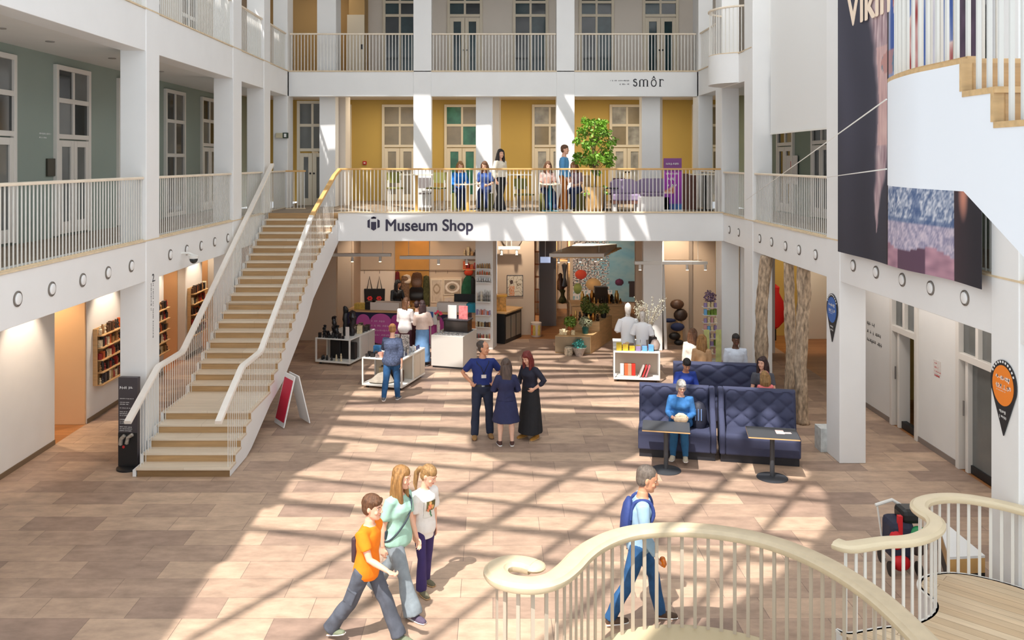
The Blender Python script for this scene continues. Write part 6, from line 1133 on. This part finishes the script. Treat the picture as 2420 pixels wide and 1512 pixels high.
    if bottom:
        b = MB(True); inf = bottom.get('inf', .008)
        if bottom['kind'] == 'trousers':
            b.loft([ring(tt, min(inf, .012)) for tt in (-.19,-.1,0,.06,.12,.15)], 20)
            if seat is None: b.ell(sp(-.17), Vector((.1,.085,.07))*s*girth, 12)
            for i in (0, 1): legtube(b, i, inf, bottom.get('flare', .01), bottom.get('stop', 1.04), bottom.get('knee', 0))
        else:                                        # skirt
            L = bottom['len']*s; fl = bottom.get('flare', .06)*s; c0 = sp(.2); mid = (J[0][1]+J[1][1])/2; rings = [ring(tt, inf+.004) for tt in (.24,.12,0)]
            pz = P.z; n = 7
            for j in range(1, n+1):
                e = j/n; z = pz-(L)*e; r = ring(-.05, inf); off = Vector((P.x+(mid.x-P.x)*e*.7, P.y+(mid.y-P.y)*e*.9*(1 if seat is None else 1.2), z)); rings.append((off, r[1].normalized()*(r[1].length+fl*e), r[2].normalized()*(r[2].length*(1+.25*e)+fl*e)))
            b.loft(rings, 22, dome=.1)
        fuse(b, 'trousers' if bottom['kind'] == 'trousers' else 'skirt', bottom['mat'], t, .012, 3, bottom.get('wr', .007), 5)
    if top:
        b = MB(True); inf = top.get('inf', .014); hem = top.get('hem', -.12); fl = top.get('flare', 0)
        ts = [hem+(1.0-hem)*k/14 for k in range(15)]; ts = [x for x in ts if x < .95]+[.965]
        b.loft([ring(tt, inf+fl*max(0, 1-(tt-hem)/.5) if tt < .9 else inf*.6) for tt in ts], 22, dome=.08)
        sl = top.get('sleeve', .55)
        for i, sx in enumerate((1, -1)):
            sh, e, w = J[2+i][:3]; pts = [sp(.84)+RT@Vector((sx*sw*.55,0,0)), sh]; rr = [.072*s+inf*.6, .06*s+inf]; si = top.get('sinf', inf)
            if sl <= 1: pts += [sh.lerp(e, sl*.6), sh.lerp(e, sl)]; rr += [.052*s+si, .05*s+si]
            else: pts += [sh.lerp(e, .5), e, e.lerp(w, .45*(sl-1)), e.lerp(w, .97*(sl-1))]; rr += [.05*s+si, .043*s+si, .042*s+si*.9, .032*s+si*.7]
            if sl: b.tube(pts, [q*(1 if sex == 'm' else .93) for q in rr], 14, dome=.12)
        if top.get('collar'): b.tube([sp(.955)+RT@Vector((.074*s*math.cos(a), .074*s*math.sin(a), .012*s)) for a in [2*PI*k/16 for k in range(17)]], .016*s, 7)
        fuse(b, top.get('name', 'shirt'), top['mat'], t, .011, 3, top.get('wr', .008), 9)
    if shoes:
        for i in (0, 1):
            h, k, a, fd, fp = J[i]; b = MB(True); q = lambda y, z: a+rot((0, y*s, z*s), ('X', -fp), ('Z', -6 if i == 0 else 6))
            b.tube([q(-.05,-.032), q(.0,-.025), q(.06,-.036), q(.13,-.048), q(.185,-.054)], [.036*s,.046*s,.047*s,.047*s,.034*s], 14, flat=.8); b.tube([q(-.01,.02), q(-.005,-.03)], [.046*s,.046*s], 12)
            sh = fuse(b, 'shoe', shoes['mat'], t, .009, 2); b = MB(True); b.tube([q(-.052,-.063), q(.0,-.063), q(.06,-.063), q(.13,-.063), q(.19,-.063)], [.036*s,.042*s,.046*s,.049*s,.036*s], 14, flat=.3); b.build('sole', shoes.get('sole', INKW), sh, smooth=True)
    t_info = dict(t=t, J=J, sp=sp, ring=ring, RT=RT, hp=hp, s=s, P=P, W=WM(t), hs=hs, RH=RH); return t_info
def patch(pi, a0, a1, t0, t1, inf, mat, name, fn=None, n=14):
    """a print lying on the chest"""
    vs = []; fs = []; cols = []
    for j in range(n+1):
        for i in range(n+1):
            c, ax, ay = pi['ring'](t0+(t1-t0)*j/n, inf); a = math.radians(a0+(a1-a0)*i/n); vs.append(c+ax*math.sin(a)+ay*math.cos(a)); cols.append(lin(fn(i/n, j/n)) if fn else (1,1,1,1))
    m = len(vs); vs += [v+pi['RT']@Vector((0,-.006,0)) for v in vs]; cols += cols
    for j in range(n):
        for i in range(n): k = j*(n+1)+i; fs += [(k, k+1, k+n+2, k+n+1), (m+k, m+k+n+1, m+k+n+2, m+k+1)]
    b = MB(True); b.add(vs, fs); o = b.build(name, mat or vcol('print_matt'), pi['t'], smooth='all', fix=True)
    if fn: at = o.data.color_attributes.new('print', 'FLOAT_COLOR', 'POINT'); at.data.foreach_set('color', [k for c in cols for k in c])
    return o
def cloth(n, c=(128,128,128), var=.08, rough=.85, scale=12, bump=.1, bscale=90): return M('cloth_'+n, c, rough, var=var, scale=scale, bump=bump, bscale=bscale)
def strap(pi, pts, mat, name, r=.012, flat=.35):      # a strap over the body, points given as (t, angle in degrees, extra)
    b = MB(True); P = []
    for tt, a, inf in pts: c, ax, ay = pi['ring'](tt, inf); a = math.radians(a); P.append(c+ax*math.sin(a)+ay*math.cos(a))
    b.tube(smooth_path(P, 4), r, 8, flat=1); return b.build(name, mat, pi['t'], smooth=True)
def worn(pi, name, label, cat, mb, mat, bev=0, smooth=True):   # something carried: stands at top level in the person's place
    o = mb.build(name, mat, None, smooth=smooth, bev=bev); o.location = pi['t'].location; o.rotation_euler = pi['t'].rotation_euler; return tag(o, label, cat)
JEAN = cloth('blue_jeans', (40,86,132), .22); GREYJ = cloth('washed_jeans', (138,148,154), .16); CARGO = cloth('slate_cargo', (84,88,98), .14); NAVYC = cloth('navy', (38,42,78), .1)
BRN = hairm('brown', (98,64,40)); BLO = hairm('golden', (150,108,60)); LBL = hairm('light_blond', (158,120,74)); BLK_H = hairm('black', (30,24,24)); RED_H = hairm('dark_red', (112,36,30)); GRY_H = hairm('silver', (180,176,172)); GBR = hairm('grey_brown', (84,68,60)); SLT = hairm('salt_pepper', (104,92,82))
WALK_R = ((26,2,6),(-20,2,24)); WALK_L = ((-20,2,22),(26,2,6)); HANG = ((.16,-.06,-1),(.03,.22,-1))
# three youngsters walking to the right
p = person('boy in orange t-shirt and grey cargo trousers walking with one hand stretched forward', (-1.37, 9.42), (.93,-.36), 1.62, 'm', 'fair', 4, legs=((-24,3,12),(27,3,5)), arms=(((.12,.55,-1),(-.02,1,-.3), 0, 30), ((.2,-.3,-1),(.1,.05,-1))), head=(6,4), hk=1.12, vox=.0062, girth=.95, feet=(-16,4),
  top=dict(mat=cloth('orange', (250,132,14), .05), sleeve=.62, hem=-.2, inf=.02, flare=.022), bottom=dict(kind='trousers', mat=CARGO, inf=.014, flare=.03, knee=.012, wr=.014), shoes=dict(mat=cloth('olive_shoe', (122,128,104))), hair=dict(kind='short', mat=BRN, fringe=1, vol=1.03))
h, k, a = p['J'][0][:3]; b = MB(True); c = h.lerp(k, .72); b.obox(c+Vector((.066,0,0)), (.03,.12,.15), R=Matrix.Rotation(-.4, 3, 'X')); b.obox(c+Vector((.07,.03,.07)), (.028,.125,.035), R=Matrix.Rotation(-.4, 3, 'X')); b.build('cargo_pocket', CARGO, p['t'], bev=.012)
b = MB(True); b.obox((0,-.105,1.0), (.22,.06,.27)); worn(p, 'backpack', 'flat dark backpack on the back of the boy in orange', 'bag', b, M('dark_nylon', (64,44,50), .7), .02)
p = person('girl in mint t-shirt and flared light jeans with long golden hair walking', (-1.12, 10.1), (.86,-.5), 1.7, 'f', 'fair', 3, legs=((26,3,8),(-22,3,20)), arms=(((.14,-.2,-1),(.04,.05,-1)), ((.1,.2,-1),(.02,.45,-1))), head=(14,6), hk=1.05, vox=.0068, girth=1.08, bust=.03, feet=(0,-14),
  top=dict(mat=cloth('mint', (160,200,182), .05), sleeve=.75, hem=-.17, inf=.021, flare=.016, wr=.011), bottom=dict(kind='trousers', mat=GREYJ, inf=.012, flare=.055, wr=.012), shoes=dict(mat=cloth('mauve_shoe', (92,80,100))), hair=dict(kind='long', mat=BLO, len=.38, w=.085, fl=1.15))
strap(p, [(.9,-60,.03),(.8,-30,.03),(.55,5,.035),(.25,40,.035),(.05,75,.035),(-.02,110,.035)], M('dark_strap', (52,62,70), .7), 'cross_strap', .011); b = MB(True); b.obox((.19,-.06,.92), (.05,.13,.1)); b.build('pouch', M('dark_strap'), p['t'], bev=.015)
def tulip(a, b):
    c = (98,88,46) if a < .82 and b > .36 else (226,222,212)
    if math.hypot(a-.5, (b-.62)*.8) < .17 or math.hypot(a-.62, (b-.45)*.8) < .12: c = mix((226,100,70), (240,170,120), .5+nz(a*8, b*8))
    if math.hypot(a-.24, b-.6) < .13 or math.hypot(a-.5, b-.9) < .12: c = (226,178,110)
    if abs(a-.42-(b-.3)*.3) < .07 and b < .5: c = (56,110,70)
    return c
p = person('girl with a fair ponytail in white tulip print t-shirt and indigo leggings', (-.84, 10.55), (.66,-.75), 1.5, 'f', 'fair', 2, legs=((14,3,14),(-6,3,6)), arms=(((.16,.0,-1),(.03,.2,-1)), ((.16,-.1,-1),(.03,.1,-1))), head=(26,22), hk=1.13, vox=.0066, girth=.95,
  top=dict(mat=cloth('white_tee', (236,232,226), .03), sleeve=.85, hem=-.32, inf=.024, sinf=.03, flare=.012, wr=.01), bottom=dict(kind='trousers', mat=cloth('indigo_leggings', (58,44,98), .08), inf=.005, flare=.022), shoes=dict(mat=cloth('olive_trainer', (110,104,82)), sole=M('gum_sole', (196,160,112), .6)), hair=dict(kind='pony', mat=LBL, len=.32))
patch(p, -30, 34, .28, .72, .034, None, 'tulip_print', tulip)
# man with backpack walking behind the foreground railing
p = person('man with cropped grey hair in pale blue sweater and jeans carrying a drink', (1.64, 9.78), (.99,-.1), 1.78, 'm', 'tan', 5, legs=((-17,3,10),(24,3,14)), arms=(((.14,.18,-1),(-.04,.62,-1), 0, 32), ((.14,-.25,-1),(.05,.0,-1))), head=(0,12), hk=1.12, vox=.0066, girth=1.05, feet=(-14,0),
  top=dict(mat=cloth('pale_blue_knit', (154,184,206), .05), sleeve=1.98, hem=-.14, inf=.014, name='sweater'), bottom=dict(kind='trousers', mat=JEAN, inf=.008, flare=.012), shoes=dict(mat=cloth('brown_shoe', (90,70,56))), hair=dict(kind='crop', mat=SLT, vol=.99, rec=.006))
NVB = M('navy_backpack', (44,62,122), .7, bump=.2)
b = MB(True); b.loft([(Vector((0,-.145+(z-1)*.1,z)), Vector((w,0,0)), Vector((0,d,0))) for z, w, d in ((.98,.12,.04),(1.02,.15,.07),(1.2,.155,.075),(1.33,.13,.06),(1.4,.07,.03))], 16); worn(p, 'backpack', 'navy backpack worn by the man in the pale blue sweater', 'bag', b, NVB)
for sx in (-1, 1): strap(p, [(.55,180-sx*38,.03),(.9,180-sx*40,.035),(.985,sx*75,.05),(.9,sx*42,.04),(.7,sx*38,.035),(.5,sx*60,.03)], NVB, 'backpack_strap', .02)
w, df, tw, pn = p['J'][2][5]; b = MB(True); c = w+df*.09+pn*.04; b.tube([c-tw*.07, c-tw*.06, c+tw*.05, c+tw*.07, c+tw*.1], [.03,.034,.034,.018,.016], 14, dome=0); worn(p, 'bottle', 'small amber bottle held by the man in the pale blue sweater', 'bottle', b, M('amber_drink', (226,118,20), .12, var=.2, scale=20))
# group of three standing
p = person('man in navy polo shirt with a badge standing with hands on his hips', ((1140-CX)*16.35/F, 16.35), (.12,-1), 1.8, 'm', 'tan', 0, legs=((2,5,2),(-2,5,2)), arms=(((.62,-.3,-.75),(-.55,.5,-.55),0,40),((.62,-.3,-.75),(-.55,.5,-.55),0,40)), head=(58,4), vox=.008, girth=1.1,
  top=dict(mat=cloth('royal_navy_polo', (30,46,110), .06), sleeve=.75, hem=.04, inf=.012, collar=1, name='polo_shirt'), bottom=dict(kind='trousers', mat=cloth('dark_navy_trousers', (36,44,66), .1), inf=.012, flare=.016), shoes=dict(mat=cloth('tan_shoe', (156,116,70)), sole=M('brown_sole', (100,70,44))), hair=dict(kind='crop', mat=hairm('dark_grey', (70,60,54)), vol=.985, rec=.034))
strap(p, [(.95,-62,.016),(.86,-34,.02),(.75,-18,.022),(.5,-3,.022)], BLACK, 'lanyard', .006); strap(p, [(.95,62,.016),(.86,34,.02),(.75,12,.022),(.5,-3,.022)], BLACK, 'lanyard', .006); patch(p, -16, 10, .36, .48, .03, M('white_card'), 'badge')
b = MB(True); b.loft([p['ring'](tt, .018) for tt in (.055, .11)], 22, dome=0); b.build('belt', BLACK, p['t'], smooth=True); patch(p, -8, 8, .06, .105, .024, CHROME, 'belt_buckle')
p = person('woman in navy dress seen from behind with long wavy greying hair', ((1196-CX)*15.85/F, 15.85), (-.1,1), 1.58, 'f', 'pale', 0, legs=((0,3,1),(2,3,1)), arms=(((.36,.15,-1),(-.5,.6,-.15)),((.36,.15,-1),(-.5,.6,-.1))), head=(0,2), vox=.008, girth=1.12,
  top=dict(mat=NAVYC, sleeve=1.5, hem=.0, inf=.014, sinf=.018), bottom=dict(kind='skirt', mat=NAVYC, len=.42, flare=.09, wr=.01), shoes=dict(mat=cloth('brown_pump', (84,56,50))), hair=dict(kind='half', mat=GBR, len=.34, w=.085))
p = person('woman with dark red hair in black top and long black skirt, hand on hip', ((1254-CX)*16.3/F, 16.3), (-.72,-.7), 1.66, 'f', 'fair', 4, legs=((4,3,3),(-2,3,2)), arms=(((.3,.2,-1),(-.5,.75,-.3)),((.62,-.25,-.8),(-.55,.55,-.5))), head=(4,26), vox=.008, girth=1.1, bust=.03,
  top=dict(mat=cloth('black_top', (34,34,50), .1), sleeve=1.55, hem=.05, inf=.012), bottom=dict(kind='skirt', mat=cloth('black_skirt', (32,31,34), .1), len=.8, flare=.06, wr=.008), shoes=dict(mat=cloth('mustard_shoe', (176,124,50)), sole=M('gum_sole')), hair=dict(kind='long', mat=RED_H, len=.3, w=.085))
# browsing visitors
p = person('woman with short blond hair in blue knit top and jeans browsing the jewellery table', ((926-CX)*18.9/F, 18.9), (.12,1), 1.64, 'f', 'fair', 6, legs=((6,3,3),(-12,3,18)), arms=(((.2,-.1,-1),(.03,.12,-1)),((.3,.7,-.8),(.15,.9,-.1))), head=(12,26), vox=.009, girth=1.2, feet=(0,-18),
  top=dict(mat=cloth('blue_knit', (72,82,108), .4, scale=30), sleeve=1.5, hem=-.24, inf=.024, flare=.008, name='knit_top'), bottom=dict(kind='trousers', mat=JEAN, inf=.007, flare=.004), shoes=dict(mat=cloth('grey_trainer', (98,104,112))), hair=dict(kind='short', mat=hairm('strawberry', (166,116,66)), vol=1.0))
p = person('woman with long brown hair in white blouse standing at the pink counter', ((957-CX)*22.4/F, 22.4), (.3,1), 1.68, 'f', 'fair', 4, arms=(((.2,.3,-1),(-.1,.9,-.1)),)*2, head=(-20,14), vox=.01, top=dict(mat=cloth('white_blouse', (228,220,216), .05), sleeve=1.9, hem=-.25, inf=.03, sinf=.03, name='blouse'), bottom=dict(kind='trousers', mat=cloth('maroon_trousers', (86,44,54)), inf=.012), shoes=dict(mat=BLACK), hair=dict(kind='long', mat=BRN, len=.42, front=0))
p = person('woman with dark hair in blush blouse and long blue skirt at the shop counter', ((998-CX)*22.1/F, 22.1), (.1,1), 1.64, 'f', 'fair', 3, arms=(((.3,.2,-1),(-.2,.8,.1)),((.2,.3,-1),(-.3,.9,0))), head=(20,10), vox=.01, top=dict(mat=cloth('blush_blouse', (226,200,186), .05), sleeve=1.8, hem=.1, inf=.03, sinf=.034, name='blouse'), bottom=dict(kind='skirt', mat=cloth('denim_blue_skirt', (112,152,196), .08), len=.82, flare=.05), shoes=dict(mat=BLACK), hair=dict(kind='long', mat=hairm('dark_brown', (54,32,32)), len=.36, front=0))
p = person('shop assistant with long black hair standing behind the pink counter', ((938-CX)*26.2/F, 26.2), (.5,-1), 1.62, 'f', 'tan', 2, arms=(((.2,.3,-1),(-.1,.8,-.2)),)*2, head=(30,10), vox=.012, top=dict(mat=BLACK, sleeve=1.8), bottom=dict(kind='trousers', mat=BLACK), shoes=dict(mat=BLACK), hair=dict(kind='long', mat=BLK_H, len=.4))
person('small person with dark curly hair half hidden between the women at the counter', ((985-CX)*22.9/F, 22.9), (.1,1), 1.5, 'f', 'fair', 0, head=(0,5), vox=.012, top=dict(mat=cloth('maroon_trousers'), sleeve=1.8), bottom=dict(kind='trousers', mat=cloth('maroon_trousers')), shoes=dict(mat=BLACK), hair=dict(kind='short', mat=hairm('dark_brown', (54,32,32))))
# seated on the benches
bx = lambda o, r, x, y: Vector((o.x+x*math.cos(r)-y*math.sin(r), o.y+x*math.sin(r)+y*math.cos(r), 0))
o1 = G(1508, 1080); q = bx(o1, BR, .74, .3); f = (math.sin(BR)*1, -math.cos(BR)); f = (-.28, -.96)
p = person('white haired woman in bright blue sweater and jeans sitting on the front bench', q, f, 1.62, 'f', 'fair', 8, legs=((80,5,72),(80,5,74)), arms=(((.24,.25,-1),(-.42,.9,.05),0,35),((.24,.25,-1),(-.42,.9,.05),0,35)), head=(18,14), seat=.5, vox=.0075, girth=1.22, glasses=True, bust=.03,
  top=dict(mat=cloth('bright_blue_knit', (50,108,166), .25, scale=10), sleeve=1.95, hem=-.12, inf=.022, name='sweater'), bottom=dict(kind='trousers', mat=cloth('teal_jeans', (36,92,134), .15), inf=.008, flare=.004), shoes=dict(mat=cloth('beige_trainer', (196,186,164), .2)), hair=dict(kind='bob', mat=GRY_H, vol=1.08))
W = p['W']; wr_ = W@((p['J'][2][2]+p['J'][3][2])/2); b = MB(True); b.ell((0,0,.06), (.13,.08,.075)); b.tube([(-.09,0,.1),(-.03,-.01,.135),(.03,0,.12),(.09,-.01,.1)], [.03,.04,.045,.03], 10); o = b.build('purse', M('floral_cream', (222,200,170), .8, var=.25, scale=14, bump=.4), None, smooth=True); o.location = wr_+Vector((0,-.1,-.06)); tag(o, 'cream flowered purse on the lap of the white haired woman', 'bag')
q2 = bx(o1, BR, 1.05, .33); b = MB(True); b.loft([(Vector((0,0,z)), Vector((w,0,0)), Vector((0,d,0))) for z, w, d in ((0,.12,.1),(.1,.15,.12),(.3,.14,.11),(.42,.08,.06))], 14); t = thing('backpack', 'dark striped backpack on the bench beside the white haired woman', 'bag', q2+Vector((0,0,.5)), BR); b.build('body', M('black_nylon', (30,32,48), .6, bump=.2), t, smooth=True)
for k in range(3): boxpart('stripe', M('steel_blue_stripe', (96,120,160), .6), t, -.07+.05*k, -.05+.05*k, -.128, -.1, .14, .34, .004)
rz_ = -.13; dr = lambda x, y: Vector((pr.x+x*math.cos(rz_)-y*math.sin(rz_), pr.y+x*math.sin(rz_)+y*math.cos(rz_), 0))
p = person('person with short black hair in blue jacket with name tag on the rear bench', dr(.17, .3), (.12,-1), 1.62, 'f', 'tan', 14, legs=((80,5,75),(80,5,75)), arms=(((.3,.35,-1),(-.55,.8,.1)),)*2, head=(-6,24), seat=.5, vox=.008, girth=1.12, top=dict(mat=cloth('cobalt_jacket', (38,64,150), .08), sleeve=1.95, hem=-.1, inf=.022, name='jacket'), bottom=dict(kind='trousers', mat=NAVYC), shoes=dict(mat=BLACK), hair=dict(kind='crop', mat=BLK_H, vol=1.06))
patch(p, 22, 42, .62, .72, .034, M('white_card'), 'name_tag')
p = person('woman with long brown hair and bare forehead in grey top on the rear bench', dr(1.68, .22), (-.25,-1), 1.68, 'f', 'fair', 2, legs=((80,5,75),(80,5,75)), arms=(((.2,.3,-1),(-.3,.8,-.2)),)*2, head=(-30,2), seat=.5, vox=.009, top=dict(mat=cloth('charcoal_tee', (84,84,92)), sleeve=.7), bottom=dict(kind='trousers', mat=NAVYC), shoes=dict(mat=BLACK), hair=dict(kind='long', mat=hairm('dark_brown'), len=.4))
p = person('small blond girl in pink with a pink hair band before the long haired woman', dr(1.62, -.42), (.05,1), 1.2, 'f', 'fair', 4, arms=(((.2,.3,-1),(-.3,.8,-.2)),)*2, head=(0,8), hk=1.2, vox=.009, top=dict(mat=cloth('pink_tee', (244,130,130)), sleeve=.7, hem=-.2), bottom=dict(kind='trousers', mat=NAVYC), shoes=dict(mat=INKW), hair=dict(kind='long', mat=LBL, len=.26))
b = MB(True); b.tube([p['hp'](.086*math.cos(a), -.005, .03+.092*math.sin(a)) for a in [PI*k/10 for k in range(11)]], .014, 8); b.build('hair_band', M('pink_satin', (226,100,150), .5), p['t'], smooth=True)
b = MB(True); b.ell((0,0,.1), (.2,.14,.1)); b.ell((.1,.02,.17), (.11,.1,.07)); o = b.build('pink_jacket', cloth('pink_tee', (244,130,130)), None, smooth=True); o.location = dr(1.38, .25)+Vector((0,0,.5)); tag(o, 'pink jacket heaped on the rear bench beside the small girl', 'jacket')
p = person('man with short black hair in pale shirt sitting behind the rear bench', ((1738-CX)*18.9/F, 18.9), (0,-1), 1.75, 'm', 'dark', 0, legs=((80,5,75),(80,5,75)), head=(0,8), seat=.52, vox=.01, top=dict(mat=cloth('pale_shirt', (214,222,236)), sleeve=1.9, inf=.02), bottom=dict(kind='trousers', mat=NAVYC), shoes=dict(mat=BLACK), hair=dict(kind='crop', mat=BLK_H)); box_at('stool', 'dark stool under the man behind the rear bench', 'stool', (p['t'].location.x, p['t'].location.y+.05, 0), (.4,.35,.5), PLI)
for px, hm, lab, tm in ((1636, BRN, 'woman with long brown hair seen from behind beyond the rear bench', cloth('cream_top', (222,212,200))), (1658, BLO, 'woman with golden hair seen from behind beyond the rear bench', cloth('tan_top', (190,150,110)))):
    p = person(lab, ((px-CX)*(19.6 if px < 1640 else 18.9)/F, 19.6 if px < 1640 else 18.9), (.3,1), 1.64, 'f', 'fair', 4, legs=((80,5,75),(80,5,75)), seat=.55, head=(-15,8), vox=.011, top=dict(mat=tm, sleeve=1.9), bottom=dict(kind='trousers', mat=NAVYC), shoes=dict(mat=BLACK), hair=dict(kind='long', mat=hm, len=.36, w=.095)); l = p['t'].location; box_at('stool', 'dark stool under the '+('brown' if px < 1640 else 'golden')+' haired woman beyond the rear bench', 'stool', (l.x, l.y-.05, 0), (.36,.3,.53), PLI)
# visitors on the balcony
def balp(px, y): return ((px-CX)*y/F, y)
person('woman with long black hair in cream blouse and wide black trousers on the balcony', balp(1182, 23.2), (.75,-.66), 1.68, 'f', 'fair', 0, legs=((14,4,4),(-12,4,8)), arms=(((.3,-.1,-1),(-.1,.3,-1)),)*2, head=(-20,2), vox=.01, z0=ZF, top=dict(mat=cloth('cream_blouse', (228,218,198)), sleeve=1.7, hem=.1, inf=.03, sinf=.03, name='blouse'), bottom=dict(kind='trousers', mat=cloth('black_trousers', (30,28,32)), inf=.03, flare=.05), shoes=dict(mat=cloth('white_trainer', (230,226,220))), hair=dict(kind='long', mat=BLK_H, len=.3))
person('man in sky blue sweater and rust trousers standing on the balcony', balp(1333, 23.4), (.95,-.3), 1.78, 'm', 'fair', 0, legs=((5,3,3),(-6,3,4)), arms=(((.12,.05,-1),(-.05,.5,-1)),)*2, head=(0,2), vox=.01, z0=ZF, top=dict(mat=cloth('sky_sweater', (92,156,206)), sleeve=1.9, hem=-.1, inf=.016, name='sweater'), bottom=dict(kind='trousers', mat=cloth('rust_trousers', (176,104,40)), inf=.014, flare=.02), shoes=dict(mat=cloth('white_trainer')), hair=dict(kind='short', mat=BRN))
SEATP = [(1085, 24.1, (.25,-1), 'blue_shirt', (30,110,190), BLO, 'person in bright blue shirt seated at the left of the balcony pair'), (1148, 24.1, (-.25,-1), 'denim_shirt', (56,84,150), BRN, 'person in denim blue shirt seated at the right of the balcony pair'),
         (1292, 23.9, (.2,-1), 'patterned_top', (196,160,150), BRN, 'person in patterned top seated left of the man in rust trousers'), (1362, 24.2, (-.6,-1), 'mauve_top', (170,140,150), BLO, 'person in mauve top seated behind the man in rust trousers')]
for px, y, f, n, c, hm, lab in SEATP:
    p = person(lab, balp(px, y), f, 1.68, 'f', 'fair', 10, legs=((80,5,75),(80,5,75)), arms=(((.25,.35,-1),(-.3,.9,.0)),)*2, seat=ZF+.47, head=(0,10), vox=.012, z0=ZF, top=dict(mat=cloth(n, c, .3), sleeve=1.6 if 'blue' in n else .8), bottom=dict(kind='trousers', mat=cloth('dark_denim', (40,56,100))), shoes=dict(mat=BLACK), hair=dict(kind='long', mat=hm, len=.2)); l = p['t'].location
    box_at('stool', 'upholstered stool under the '+lab.split(' seated')[0], 'stool', (l.x-.05*f[0], l.y+.05, ZF), (.4,.36,.455), OLV)
flush()
